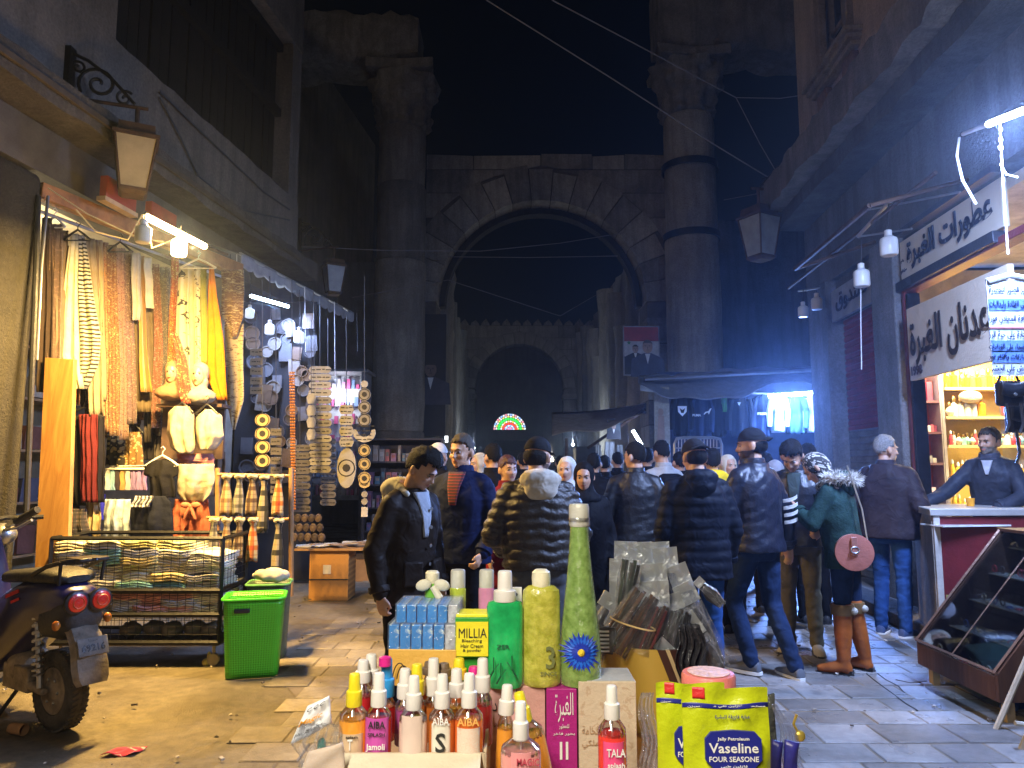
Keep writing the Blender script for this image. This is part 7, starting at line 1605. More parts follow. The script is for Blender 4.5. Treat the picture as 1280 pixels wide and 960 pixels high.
# yellow pouches
def pouch(x0,x1,y0,y1,Y,label,tilt=0):
 t=thing('pouch',P((x0+x1)/2,y1,Y),label,'pouch','yellow jelly pouches'); W_=px2m(x1-x0,Y); H_=px2m(y1-y0,Y); c=P(x0,y0,Y)
 def f(u,v,s):e=min(1,min(u,1-u)*9)*min(1,max(0,v-.12)*4); return c+Vector((u*W_,s*(.0015+.017*math.sin(PI*min(1,max(0,u)))**.6*min(1,v*1.4)*(1 if e>.02 else 0))+.002*math.sin(u*13+v*9),-v*H_+.0015*math.sin(u*9)+tilt*u))
 b=MB(); b.grid(lambda u,v:f(u,v,-1),22,20); b.grid(lambda u,v:f(u,v,1),22,20); b.build('foil',mat('pouch_lime',(.46,.53,.01),.3,var=.06,vs=20,bump=.25,bs=25,coat=.5),t,angle=180)
 sy=W_/.13; X=lambda u:c.x+u*W_; fy=lambda u,v:f(u,v,-1).y-.0012
 def flat(nm,m,u0,u1,v0,v1):b=MB(); b.grid(lambda u,v:f(u0+(u1-u0)*u,v0+(v1-v0)*v,-1)-Vector((0,.0008,0)),12,4,thick=(0,.0003,0)); b.build(nm,m,t,angle=180)
 nv=mat('print_navy',(.015,.02,.22),.4,var=0,bump=0); flat('blue_band',nv,0,1,.13,.17); flat('red_hanger',mat('print_scarlet',(.55,.02,.02),.4),.12,.26,.0,.10);
 pts=[(.18,.40),(.25,.34),(.5,.325),(.75,.34),(.82,.40),(.82,.58),(.72,.66),(.5,.68),(.28,.66),(.18,.58)]
 b=MB(); b.prism([(c.x+(u+.03)*W_,c.z-v*H_)for u,v in pts],(0,Y-.0212,0),(1,0,0),(0,0,1),(0,.004,0)); b.build('emblem',nv,t,smooth=False)
 for s_,u,v,w,h,mm,yy in(('Jelly Petroleum',.53,.40,.36,.035,wht,.0216),('Vaseline',.53,.475,.56,.085,wht,.0216),('FOUR SEASONE',.53,.57,.56,.045,wht,.0216),('فازلين طبي',.53,.635,.3,.03,wht,.0216),('مستحضر فازلين نقي من فورسيزن',.5,.15,.9,.026,wht,.006),('عناية فائقة للبشرة',.55,.23,.4,.04,nv,.012),('فازلين نقي',.5,.80,.5,.07,mat('print_green',(.05,.16,.03),.5),.0205),('Pure',.2,.84,.18,.05,mat('print_scarlet',(.55,.02,.02),.4),.017)):
  text('lettering',s_,mm,(X(u),Y-yy,c.z-v*H_),(1,0,0),(0,0,1),W_*w,H_*h,t,bold=.012,ar=ord(s_[0])>1000,depth=.0005)
 b=MB(); b.ell((X(.2),Y-.016,c.z-H_*.93),(.014,.004,.010)); b.build('cherry_print',mat('print_scarlet',(.55,.02,.02),.4),t)
pouch(820,902,854,985,1.07,'yellow green petroleum jelly pouch standing behind, partly hidden on the left'); pouch(852,955,860,990,1.0,'yellow green petroleum jelly pouch in front with large navy emblem')
t=thing('cream_jar',P(886,862,1.22),'round coral pink cream jar with pale lid print behind the yellow pouches','jar'); c=P(886,862,1.22)
b=MB(); b.lathe([(.038,-.10),(.041,0),(.042,.0),(.042,.022),(.040,.026),(.001,.027)],c,32); b.build('lid',mat('jar_coral',(.75,.22,.20),.35,var=.05),t)
b=MB(); b.lathe([(.001,.0272),(.033,.0272),(.033,.028),(.001,.0282)],c,28); b.build('lid_print',mat('lid_pale',(.78,.52,.46),.35,var=.3,vs=90),t)
# bucket of hair brushes
Yk=1.62; c=P(815,872,Yk); zr=P(815,812,Yk-.115).z; t=thing('bucket',(c.x,c.y,.95),'gold and dark brown banded bucket stuffed with packed hair brushes','bucket')
def bandmat():
 m,nt,bb=newmat('gold_band'); v=coords(nt); n=nd(nt,'ShaderNodeSeparateXYZ'); nt.links.new(v,n.inputs[0]); a=nd(nt,'ShaderNodeMath',operation='MULTIPLY_ADD'); a.inputs[1].default_value=5.0; nt.links.new(n.outputs[0],a.inputs[0]); z=nd(nt,'ShaderNodeMath',operation='MULTIPLY_ADD'); z.inputs[1].default_value=2.0; z.inputs[2].default_value=.5; nt.links.new(n.outputs[2],z.inputs[0]); nt.links.new(z.outputs[0],a.inputs[2])
 nt.links.new(ramp(nt,a.outputs[0],((0,(.46,.30,.05)),(.60,(.05,.02,.015)),(.68,(.5,.38,.2)),(.72,(.05,.02,.015)),(.8,(.02,.015,.015))),True),bb.inputs['Base Color']); bb.inputs['Roughness'].default_value=.3; bb.inputs['Coat Weight'].default_value=.5; return m
b=MB(); b.lathe([(.10,.95),(.118,zr-.03),(.121,zr),(.116,zr),(.112,zr-.04),(.09,.96)],(c.x,c.y,0),40,cap=False); b.build('wall',bandmat(),t)
b=MB(); b.lathe([(.001,.953),(.10,.953),(.10,.958),(.001,.958)],(c.x,c.y,0),24); b.build('bottom',M_black,t)
b=MB(); b.box((c.x,c.y,.475),(.26,.26,.94)); b.build('pedestal',M_wood,None,smooth=False,label='wooden pedestal under the bucket behind the stall',cat='pedestal')
Mhd=film('card_film',(.9,.93,.95),.62,.3,.6,30,gloss=(.8,.84,.86)); Mpk=film('bag_film',(.97,.98,1),.05,.1,1.0,45); Mbr=mat('brush_black',(.02,.018,.018),.35,var=.3,bump=.2)
random.seed(5)
for k,(px,py,w,h,tl,dy,hook)in enumerate(((782,690,28,26,.03,.06,0),(800,692,30,28,-.03,.05,0),(820,694,34,32,-.05,.045,0),(832,700,30,30,-.08,.03,0),(775,712,26,26,.03,.02,0),(773,736,22,28,.02,0,0),(762,752,24,18,.55,-.02,0),(815,722,38,34,-.08,-.01,0),(816,742,40,30,-.05,-.045,1),(850,722,26,32,-.35,.02,0),(858,742,26,26,-.45,.01,0),(824,768,18,30,-.1,-.03,0),(864,782,24,30,-.6,-.04,1),(830,812,24,20,.75,-.09,0),(843,752,20,20,-.3,0,0),(874,728,12,10,-.8,.0,0),(768,776,20,20,.5,-.05,0))):
 Yq=Yk+dy; p=P(px,py,Yq); W_,H_=px2m(w,Yq),px2m(h,Yq); R=Matrix.Rotation(tl,3,'Y'); g=thing('packed_brush',p,'packed hair brush with %s header card, %s'%(('square white','wide white','tall white','creased white','narrow white')[k%5],('far back left','far back','far back centre','far back right','back left','left edge','leaning out left','centre upper','centre front','right of centre','right upper','centre lower','leaning out right','lowest front','behind the right fan','tip of the right side','low left')[k]),'hair brush','packed hair brushes in the bucket')
 b=MB(); b.box(p,(W_,.002,H_),R=R); b.build('header_card',Mhd,g,smooth=False)
 if hook:b=MB(); q=p+R@Vector((0,-.002,0)); b.lathe([(.001,0),(.004,0),(.004,.001)],q,10,R=Matrix.Rotation(PI/2,3,'X')); b.build('hanging_hole',M_black if k>9 else M_white,g)
 d=R@Vector((0,0,-1)); L_=max(.05,min(.17,p.z-zr+.05))*(.35 if k==15 else 1); b=MB(); b.tube([p+d*H_*.5+Vector((0,.004,0)),p+d*(H_*.5+L_*.5)+Vector((0,.004,0)),p+d*(H_*.5+L_)+Vector((0,.004,0))],[.008,.016,.010],8); b.build('brush',Mbr,g)
 b=MB(); b.grid(lambda u,v:p+R@Vector(((u-.5)*W_*.96,-.009-.006*math.sin(PI*u)+.002*math.sin(u*17+v*11),-H_*.5-v*L_)),8,8,thick=(0,.001,0)); b.build('clear_bag',Mpk,g,angle=180)
for k,(p0,p1,r0,r1,lb_)in enumerate((((788,706,1.56),(776,782,1.56),.022,.012,'large dark green oval hair brush at the left of the bundle'),((806,745,1.52),(764,812,1.52),.030,.038,'bundle of dark brown combs tied with elastic, leaning left'),((822,760,1.53),(800,815,1.53),.026,.03,'dark combs with red handles beside the tied bundle'),((846,765,1.55),(835,815,1.55),.03,.035,'shiny black packed comb on the right of the bundle'))):
 a,d=P(*p0),P(*p1); g=thing('packed_combs',d,lb_,'combs'); ax=(d-a).normalized(); u=ax.cross(Vector((0,1,0))).normalized(); n=5 if k==0 else 8; cm=[mat('comb%d_%d'%(k,i),c_,.25,var=.3,bump=.2,coat=.5)for i,c_ in enumerate((((.03,.045,.03),(.012,.014,.012),(.05,.06,.05)),((.05,.022,.012),(.02,.012,.010),(.09,.045,.02)),((.12,.015,.015),(.03,.02,.015),(.05,.03,.02)),((.012,.012,.014),(.04,.04,.045),(.02,.018,.018)))[k])]
 for q_ in range(n):
  f_=(q_+.5)/n*2-1; b=MB(); t0=a+u*f_*r0*.9+Vector((0,random.uniform(-.6,.2)*r0,0))-ax*random.uniform(0,.012); t1=d+u*f_*r1*.85+Vector((0,random.uniform(-.3,.3)*r1,0)); w_=(t1-t0).normalized(); R=Matrix((u,w_.cross(u).normalized(),w_)).transposed()
  b.box((t0+t1)/2,(r0*1.5/n,.007,(t1-t0).length),R=R)
  for z_ in range(9):b.box(t0.lerp(t1,.06+.055*z_)-Vector((0,.005,0)),(r0*1.3/n,.004,.0035),R=R)
  b.build('comb',cm[q_%3],g,smooth=False)
 b=MB(); b.tube([a-ax*.012,a.lerp(d,.2),a.lerp(d,.6),d],[r0*.9,r0*1.08,(r0+r1)/2*1.05,r1],14,cap=False)
 for i,v in enumerate(b.v):b.v[i]=v+Vector((random.uniform(-.0015,.0015),.0,random.uniform(-.0015,.0015)))
 b.build('clear_sleeve',Mpk,g,angle=180)
b=MB(); cc=P(790,778,1.52); b.tube([cc+Vector((.044*math.cos(a),-.01+.038*math.sin(a),.012*math.cos(a)*-1))for a in[2*PI*k/20 for k in range(21)]],.0016,5); b.build('elastic_band',mat('elastic',(.62,.45,.2),.5),None,label='yellow elastic band round the tied combs',cat='elastic band')
b=MB(); cc=P(757,800,1.50); b.box(cc,(.035,.012,.05),R=Matrix.Rotation(.15,3,'Y')); o=b.build('comb_box',Mbr,None,label='black comb with white teeth beside the lime bottle',cat='comb',bevel=.002)
for k in range(6):b=MB(); b.box(cc+Vector((-.004,-.008,.018-.0075*k)),(.020,.003,.003)); b.build('tooth',Mhd,o,smooth=False)
# left header card pack, floral pack, right plastic packs
def card(q,Y,m,name,label,words=(),dpt=.004):
 t=thing(name,P(q[3][0],q[3][1],Y),label,'pack'); p=[P(x,y,Y)for x,y in q]; b=MB(); b.grid(lambda u,v:(p[0].lerp(p[1],u)).lerp(p[3].lerp(p[2],u),v)+Vector((0,-.004*math.sin(u*PI)+.0015*math.sin(v*9+u*5),0)),10,8,thick=(0,dpt,0)); b.build('card',m,t,angle=180)
 u=(p[1]-p[0]).normalized(); v=(p[0]-p[3]).normalized()
 for s_,fu,fv,w,h,mm in words:text('lettering',s_,mm,(p[0].lerp(p[1],fu)).lerp(p[3].lerp(p[2],fu),fv)+Vector((0,-.007,0)),u,v,px2m(w,Y),px2m(h,Y),t,bold=.015,depth=.0006)
 return t
card([(384,883),(411,870),(414,905),(362,931)],1.06,mat('card_blueish',(.82,.84,.86),.3,var=.06),'brush_pack','white pack lettered Magic Hair Brushes leaning out of the stall on the left',((' C C C',.5,.12,22,5,blk),('Magic',.42,.48,30,10,mat('print_orange',(.8,.35,.02),.5)),('3 PCS',.05,.5,8,4,blk),('Hair Brushes',.45,.78,36,5,blk)))
drape('clear_bag',[(905,372,420),(930,366,432),(960,372,436)],1.05,Mpk,'crinkled clear bag under the brush pack header','bag',amp=.004,thick=.001,folds=5,nv=16)
b=MB(); b.ell(P(402,931,1.08),(.006,.006,.010)); b.build('teal_bead',mat('teal',(.03,.35,.28),.3),None,label='small teal clip inside the clear bag',cat='clip')
card([(385,940),(428,928),(432,975),(368,985)],1.0,pat('lab_floralw','floral',[(.60,.58,.55),(.5,.3,.12),(.62,.60,.58),(.25,.15,.3)],70,sheen=0),'floral_pack','white pack with small orange flowers at the lower left of the stall')
card([(948,872),(968,866),(972,960),(945,985)],1.12,mat('dark_film',(.07,.075,.07),.12,var=.5,bump=.8,bs=30),'dark_pack','dark glossy plastic pack right of the yellow pouches')
for k,(x0_,x1_)in enumerate(((962,974),(978,994))):card([(x0_+4,925),(x1_+5,928),(x1_,990),(x0_,990)],1.08,mat('indigo',(.03,.03,.25),.3,var=.2),'indigo_pack',('left','right')[k]+' indigo blue pack at the lower right of the stall')
drape('crinkled_bag',[(880,968,974),(915,972,992),(960,976,1008),(985,980,1014)],1.1,Mpk,'crinkled clear bag at the right end of the stall','bag',amp=.006,thick=.001,folds=6,nv=16)
b=MB(); b.ell(P(1000,920,1.11),(.008,.005,.008)); b.tube([P(1000,920,1.11),P(992,905,1.11),P(996,893,1.11)],.002,5); b.build('trinket',mat('gold_trinket',(.6,.45,.08),.3,.6),None,label='tiny gold trinket in the bag at the right end',cat='trinket')
drape('film_bag',[(866,802,818),(910,799,822),(985,800,824)],1.09,Mpk,'clear film bag between beige box and yellow pouches','bag',amp=.005,thick=.001,folds=4,nv=14)
drape('silver_bag',[(780,850,876),(812,844,880),(850,846,872)],1.5,mat('black_film',(.03,.03,.035),.12,var=.5,bump=1,bs=25),'glossy black film bag at the right of the bucket','bag',amp=.012,thick=.002,folds=4,nv=12)
# assumed lamp above and behind the camera, out of view, lights the stall
t=thing('assumed_stall_lamp',(-.42,-.05,2.56),'bare tube lamp assumed out of view on a cord over the foreground stall','lamp'); b=MB(); b.tube([(-.42,-1.2,2.56),(-.42,.35,2.56)],.018,10); b.build('tube',emis('assumed_stall_glow',(1,.85,.62),12),t)
b=MB(); b.tube([(-.42,-.05,2.58),(-.42,-.05,4.6)],.004,5); b.build('cord',M_wire,t); tube_light('assumed_stall_light',(-.42,-1.2,2.5),(-.42,.35,2.5),50,(1,.90,.74),(.35,.75,-1),t,.05)
# ================================================================ scooter, rear three quarter view
hd_=math.radians(148); rw=Vector((G(72,912).x,G(72,912).y,0)); sc=thing('motor_scooter',rw,'dusty dark blue motor scooter with round red tail lights parked at the left edge','scooter',rz=hd_)
M=WM[sc]; Mdust=mat('dusty_metal',(.30,.25,.19),.6,.3,var=.5,vs=12,bump=.4); Mtyre=mat('tyre',(.085,.075,.06),.85,var=.5,vs=8,bump=.6,bs=60); Mblue=mat('scooter_blue',(.02,.018,.09),.3,var=.2,coat=.6,bump=.05); Mgrey=mat('scooter_plastic',(.04,.04,.042),.5,var=.3,bump=.3)
def wheel(cx,R_=.225):
 rx=Matrix.Rotation(PI/2,3,'X'); w=thing_part=MB(M); c=(cx,0,R_)
 w.lathe([(R_*.60,-.045),(R_*.78,-.058),(R_*.93,-.052),(R_*.99,-.03),(R_,0),(R_*.99,.03),(R_*.93,.052),(R_*.78,.058),(R_*.60,.045)],c,40,R=rx,cap=False); o=w.build('wheel',Mtyre,sc,angle=60)
 q=MB(M)
 for k in range(44):
  a=2*PI*k/44
  for s in(-1,1):q.box((cx+R_*.985*math.cos(a),s*.028,R_+R_*.985*math.sin(a)),(.012,.038,.014),R=Matrix.Rotation(-a,3,'Y')@Matrix.Rotation(s*.45,3,'X'))
 q.build('tread',Mtyre,o,smooth=False,kind='stuff')
 q=MB(M); q.lathe([(.001,-.062),(R_*.22,-.062),(R_*.3,-.05),(R_*.58,-.045),(R_*.62,-.02),(R_*.62,.02),(R_*.58,.045),(R_*.3,.05),(R_*.2,.062),(.001,.062)],c,32,R=rx); q.build('hub',Mdust,o)
 q=MB(M)
 for k in range(6):a=PI*k/3; q.ell((cx+.07*math.cos(a),.052,R_+.07*math.sin(a)),.009,0,8,5)
 q.build('bolt',M_steel,o,kind='stuff')
wheel(0); wheel(1.22)
def lift(b):
 for i,v in enumerate(b.v):
  q=M.inverted()@v; t=min(1,max(0,(q.z-.32)/.22)); b.v[i]=v+Vector((0,0,.14*t*t*(3-2*t)))
def part(nm,fn,m,bevel=0,**k):
 b=MB(M); fn(b)
 if nm not in('engine','stand','rear_fender'):lift(b)
 return b.build(nm,m,sc,bevel=bevel,**k)
part('swing_arm',lambda b:(b.tube([(0,.085,.225),(.2,.085,.25),(.42,.07,.30)],[.022,.028,.035],10),b.box((.30,.03,.27),(.30,.16,.14))),Mdust,.01)
part('engine',lambda b:(b.ell((.36,0,.30),(.16,.12,.13)),b.tube([(.2,-.1,.22),(.4,-.12,.2),(.55,-.08,.22)],.04,10)),Mdust)
def shock(b):
 for s in(1,-1):
  b.tube([(.03,s*.10,.25),(.10,s*.11,.56)],.016,8)
  b.tube([Vector((.03+.07*(v:=.18+.62*k/90)/.8,s*.105,.25+.31*v/.8*.95))+Vector((.028*math.cos(k*.7),.028*math.sin(k*.7),0))for k in range(91)],.006,5)
part('shock_absorber',shock,M_steel,kind=None)
sec=lambda x,w,z0,z1,k=.7:[Vector((x,w*math.copysign(abs(math.cos(a))**k,math.cos(a)),(z0+z1)/2+(z1-z0)/2*math.copysign(abs(math.sin(a))**k,math.sin(a))))for a in[2*PI*j/20 for j in range(20)]]
def body(b):b.rings([[M@p for p in[]]or[p for p in sec(-.20,.05,.58,.64)],sec(-.17,.10,.54,.67),sec(-.08,.13,.50,.70),sec(.08,.15,.46,.71),sec(.30,.155,.38,.70),sec(.52,.14,.30,.62),sec(.62,.12,.24,.40)])
part('body_cowl',body,Mblue)
part('tail_cowl',lambda b:b.rings([sec(-.23,.085,.50,.60),sec(-.20,.115,.46,.63),sec(-.10,.135,.44,.60),sec(.02,.14,.44,.56)]),Mgrey)
def seat(b):b.rings([sec(-.12,.07,.70,.74),sec(-.08,.12,.69,.765),sec(.10,.14,.68,.775),sec(.34,.135,.67,.755),sec(.55,.11,.65,.73),sec(.66,.06,.64,.70)])
part('seat',seat,mat('seat_vinyl',(.018,.018,.018),.5,var=.3,bump=.4))
part('grab_rail',lambda b:(b.tube([(.12,.14,.74),(-.05,.145,.80),(-.20,.11,.835),(-.28,0,.84),(-.20,-.11,.835),(-.05,-.145,.80),(.12,-.14,.74)],.013,8),b.tube([(-.14,.12,.70),(-.16,.125,.83)],.011,6),b.tube([(-.14,-.12,.70),(-.16,-.125,.83)],.011,6)),M_black)
part('rack',lambda b:b.box((-.20,0,.84),(.16,.17,.02)),M_black,.006)
for s in(1,-1):
 c=Vector((-.235,s*.067,.745)); rz_=Matrix.Rotation(-PI/2,3,'Y')
 b=MB(M); b.lathe([(.062,-.02),(.066,.01),(.058,.016)],c,24,R=rz_); o=b.build('tail_light',M_black,sc)
 b=MB(M); b.lathe([(.054,.008),(.05,.022),(.03,.03),(.001,.032)],c,24,R=rz_); b.build('lens',mat('tail_red',(.42,.008,.004),.12,var=.1,bump=.3,bs=120,coat=1,emit=(1,.03,.01),es=.08),o)
 b=MB(M); b.lathe([(.034,.030),(.030,.036),(.026,.030)],c,20,R=rz_,cap=False); b.build('lens_ring',mat('tail_ring',(.8,.2,.12),.2),o)
def fender(b):
 rs=[]
 pth=((.10,.58,.07),(.0,.62,.075),(-.12,.63,.085),(-.21,.60,.092),(-.27,.54,.098),(-.30,.47,.10),(-.325,.40,.105),(-.345,.34,.10),(-.355,.31,.085))
 for k,(x_,z_,w)in enumerate(pth):
  a_,c_=pth[max(0,k-1)],pth[min(8,k+1)]; tg=Vector((c_[0]-a_[0],0,c_[1]-a_[1])).normalized(); c=Vector((x_,0,z_)); n=Vector((tg.z,0,-tg.x)); n=n if n.x<0 or n.z>.5 else-n
  rs.append([c+Vector((0,-w,0))-n*.03,c+Vector((0,-w*.8,0)),c+Vector((0,0,0))+n*.015,c+Vector((0,w*.8,0)),c+Vector((0,w,0))-n*.03,c+Vector((0,w*.7,0))-n*.012,c-n*.005,c+Vector((0,-w*.7,0))-n*.012])
 b.rings(rs)
part('rear_fender',fender,Mdust)
R3=Matrix.Rotation(.35,3,'Y'); b=MB(M); b.box((-.315,0,.505),(.008,.17,.10),R=R3); pl=b.build('number_plate',mat('plate_grey',(.20,.19,.17),.5,var=.3,bump=.3),sc,bevel=.003)
text('lettering','69216',M_black,M@Vector((-.3215,0,.50)),M.to_3x3()@Vector((0,-1,0)),M.to_3x3()@(R3@Vector((0,0,1))),.13,.04,pl,bold=.02)
text('lettering','سوريا',M_black,M@Vector((-.306,0,.537)),M.to_3x3()@Vector((0,-1,0)),M.to_3x3()@(R3@Vector((0,0,1))),.05,.018,pl,bold=.01,ar=True)
for s in(1,-1):part('indicator',lambda b:b.ell((-.19,s*.145,.50),(.022,.022,.018)),mat('amber_lens',(.5,.15,.02),.2))
part('side_stripe',lambda b:(b.box((.30,.157,.62),(.16,.004,.02),R=Matrix.Rotation(.3,3,'Y')),b.box((.26,.157,.585),(.10,.004,.015),R=Matrix.Rotation(.3,3,'Y'))),mat('decal_red',(.6,.02,.02),.3),kind='stuff')
part('floor_board',lambda b:b.box((.80,0,.27),(.42,.26,.05)),Mgrey,.015)
part('leg_shield',lambda b:b.rings([sec(1.0,.16,.26,.42),sec(1.08,.19,.4,.7),sec(1.12,.14,.6,.95),sec(1.14,.08,.85,1.0)]),Mblue)
part('fork',lambda b:(b.tube([(1.22,.07,.22),(1.10,.07,.72)],.02,8),b.tube([(1.22,-.07,.22),(1.10,-.07,.72)],.02,8)),M_steel)
part('handlebar',lambda b:b.tube([(.98,.32,1.02),(1.08,.12,1.02),(1.10,0,1.0),(1.08,-.12,1.02),(.98,-.32,1.02)],.016,8),M_black)
part('stand',lambda b:b.tube([(.30,.09,.2),(.34,.20,.02)],.012,6),M_black)
# second machine at the left edge: only its handlebar shows
t=thing('motorcycle',P(-12,720,5.35),'dark motorcycle half outside the frame behind the scooter, only handlebar showing','motorcycle'); c=P(8,668,5.3)
b=MB(); b.tube([P(-40,672,5.4),P(4,660,5.3),P(28,648,5.2),P(47,638,5.15)],[.018,.018,.02,.016],8); b.build('handlebar',M_steel,t)
b=MB(); b.tube([P(20,652,5.2),P(47,637,5.14)],.025,10); b.build('grip',M_black,t)
b=MB(); b.tube([P(5,662,5.25),P(22,660,5.1),P(40,650,5.05)],.010,6); b.build('brake_lever',M_steel,t)
b=MB(); b.ell(P(2,668,5.3),(.10,.09,.08)); b.build('headlamp',M_steel,t)
b=MB(); b.tube([P(0,670,5.3),P(-8,760,5.35),P(-20,850,5.4)],[.05,.07,.05],10); b.build('fork',M_black,t)
b=MB(); b.ell(P(-60,720,5.5),(.35,.2,.2)); b.build('fuel_tank',M_black,t)
b=MB(); cc=P(-8,835,5.3); b.lathe([(.22,-.04),(.30,-.05),(.31,0),(.30,.05),(.22,.04)],(cc.x-.1,cc.y,.31),30,R=Matrix.Rotation(PI/2,3,'Y')@Matrix.Rotation(.4,3,'X'),cap=False); b.build('front_wheel',Mtyre,t)
# ================================================================ people
M_skin=mat('skin',(.46,.27,.18),.5,var=.12,vs=30,bump=.12,bs=120,sub=.15)
M_skin2=mat('skin_tan',(.38,.21,.13),.5,var=.12,vs=30,bump=.12,bs=120,sub=.15)
M_lips=mat('lips',(.36,.13,.11),.45,var=.1)
M_hair=mat('black_hair',(.006,.005,.004),.65,var=.4,vs=60,bump=.6,bs=110,spec=.15)
M_hairg=mat('grey_hair',(.22,.21,.20),.6,var=.45,vs=90,bump=.8,bs=160)
M_beard=mat('stubble',(.07,.045,.035),.7,var=.3,vs=120)
M_beardg=mat('grey_beard',(.17,.14,.12),.8,var=.4,vs=120)
M_eye=mat('eye_white',(.30,.25,.22),.5,var=0,bump=0); M_iris=mat('iris',(.012,.008,.006),.15,var=0,bump=0)
def person(label,px,Y,H=1.72,rz=0,lean=0.0,head=(0,0),arms=None,legs=None,jacket=None,jstyle='coat',hem=.80,bulk=.026,trousers=None,shoes=None,
hair='short',hairmat=None,skin=None,beard=None,fine=True,extra=None,tuck=0,front=None,seed=0,z0=0.0,collar=None,body_w=1.0,x=None,hairlen=0,group=None):
 s=H/1.75
 X=(px-640)/F*Y if x is None else x
 T=thing('person',(X,Y,z0),label,'person',group,rz=math.radians(rz))
 R=math.radians; hw=body_w
 Lm=Matrix.Translation((0,0,.95))@Matrix.Rotation(R(lean),4,'X')@Matrix.Translation((0,0,-.95))
 def U(p):return(Lm@Vector(p))*s
 def D(p):return Vector(p)*s
 yaw,pit=R(head[0]),R(head[1])
 hp=Vector((0,-.01,1.50))
 Hm=Matrix.Scale(s,4)@Lm@Matrix.Translation(hp-Vector((0,0,.022)))@Matrix.Rotation(yaw,4,'Z')@Matrix.Rotation(pit,4,'X')@Matrix.Translation(-hp)
 Hi=np.array(Hm.inverted())
 def HP(p):return Hm@Vector(p)
 sk=skin or M_skin
 A=arms or{}
 sh={+1:Vector((.163*hw,0,1.388)),-1:Vector((-.163*hw,0,1.388))}
 el={}; wr={}; hd={}
 for k in(1,-1):
  e,w=A.get(k,((k*.075,.02,-.27),(k*.06,-.07,-.50)))
  S0=U(sh[k]); el[k]=S0+Vector(e)*s; wr[k]=S0+Vector(w)*s; hd[k]=(wr[k]-el[k]).normalized()
 Lg=legs or{}
 hip={k:D((k*.085*hw,0,.92))for k in(1,-1)}
 kn,an,toe={},{},{}
 for k in(1,-1):
  a,c=Lg.get(k,((k*.095,-.015,.50),(k*.105,.02,.085))); kn[k]=D(a); an[k]=D(c)
  t=Vector((k*.04,-.15,0)); toe[k]=an[k]+t*s
 VB=.0085 if fine else .015; VC=.0125 if fine else .02
 # -- body: one skin
 b=MB()
 def tor(rows,infl=0.0,fn=U):
  rs=[]
  for(z,w,d,y)in rows:
   rs.append([fn(((w*hw+infl)*math.copysign(abs(math.cos(t))**.82,math.cos(t)),y+(d+infl)*math.copysign(abs(math.sin(t))**.9,math.sin(t)),z))for t in[2*PI*j/20 for j in range(20)]])
  return rs
 rows=[(.84,.10,.085,.0),(.92,.155,.105,.005),(1.02,.145,.10,0),(1.12,.135,.095,-.005),(1.24,.155,.105,-.005),(1.34,.165,.105,0),(1.41,.15,.085,.005),(1.455,.09,.065,.01),(1.48,.05,.05,.01)]
 b.rings(tor(rows))
 for k in(1,-1):
  caps(b,U(sh[k]),el[k],.047*s,.038*s); caps(b,el[k],wr[k],.038*s,.026*s)
  caps(b,hip[k],kn[k],.078*s,.052*s); caps(b,kn[k],an[k],.052*s,.036*s); caps(b,an[k]-Vector((0,0,.02)),an[k]+(toe[k]-an[k])*.6-Vector((0,0,.05*s)),.030*s,.018*s)
  # hand
  d=hd[k]; ax=Vector((0,1,0))if abs(d.y)<.75 else Vector((0,0,1)); ax=(ax-d*ax.dot(d)).normalized(); nrm=ax.cross(d)*-k
  if nrm.x*k>0 and abs(nrm.x)>.3:nrm=-nrm
  pm=wr[k]+d*.045*s; q=MB()
  for off in(-.027,-.009,.009,.027):
   caps(b,wr[k]+d*.01*s+ax*off*.75*s,wr[k]+d*.088*s+ax*off*s,.0145*s,.0115*s,8,2)
   L=(.070-abs(off-.004)*.5)*s; c0=wr[k]+d*.088*s+ax*off*1.08*s; cu=A.get('curl',.5)
   c1=c0+(d*math.cos(cu*.6)+nrm*math.sin(cu*.6))*L*.5; c2=c1+(d*math.cos(cu*1.6)+nrm*math.sin(cu*1.6))*L*.5
   caps(b,c0,c1,.0092*s,.0085*s,8,2); caps(b,c1,c2,.0085*s,.007*s,8,2)
  th0=wr[k]+d*.03*s-ax*.026*s; th1=th0+(d*.7-ax*.55+nrm*.25)*.045*s; th2=th1+(d*.95-ax*.05+nrm*.3)*.032*s
  caps(b,th0,th1,.0135*s,.010*s,8,2); caps(b,th1,th2,.010*s,.008*s,8,2)
  # head
 def he(c,r,R3=None):
  q=MB(); q.ell(c,r,0,18,12,R3)
  o=len(b.v); b.v+=[HP(p)for p in q.v]; b.f+=[tuple(i+o for i in f)for f in q.f]; b.m+=q.m
 caps(b,U((0,.015,1.43)),HP((0,.012,1.57)),.062*s,.054*s,14)
 he((0,.012,1.668),(.077,.098,.098)); he((0,-.028,1.628),(.064,.066,.085)); he((0,-.035,1.585),(.054,.055,.048)); he((0,-.068,1.556),(.025,.022,.022))
 he((0,-.086,1.668),(.045,.014,.012)); he((.034,-.068,1.618),(.024,.022,.022)); he((-.034,-.068,1.618),(.024,.022,.022))
 he((0,-.098,1.632),(.0085,.013,.026),Matrix.Rotation(-.32,3,'X')); he((0,-.106,1.615),(.0155,.0135,.0105))
 he((0,-.090,1.589),(.022,.0105,.0055)); he((0,-.088,1.580),(.019,.0105,.006))
 for k in(1,-1):he((k*.084,.010,1.632),(.013,.021,.035),Matrix.Rotation(-.2,3,'X'))
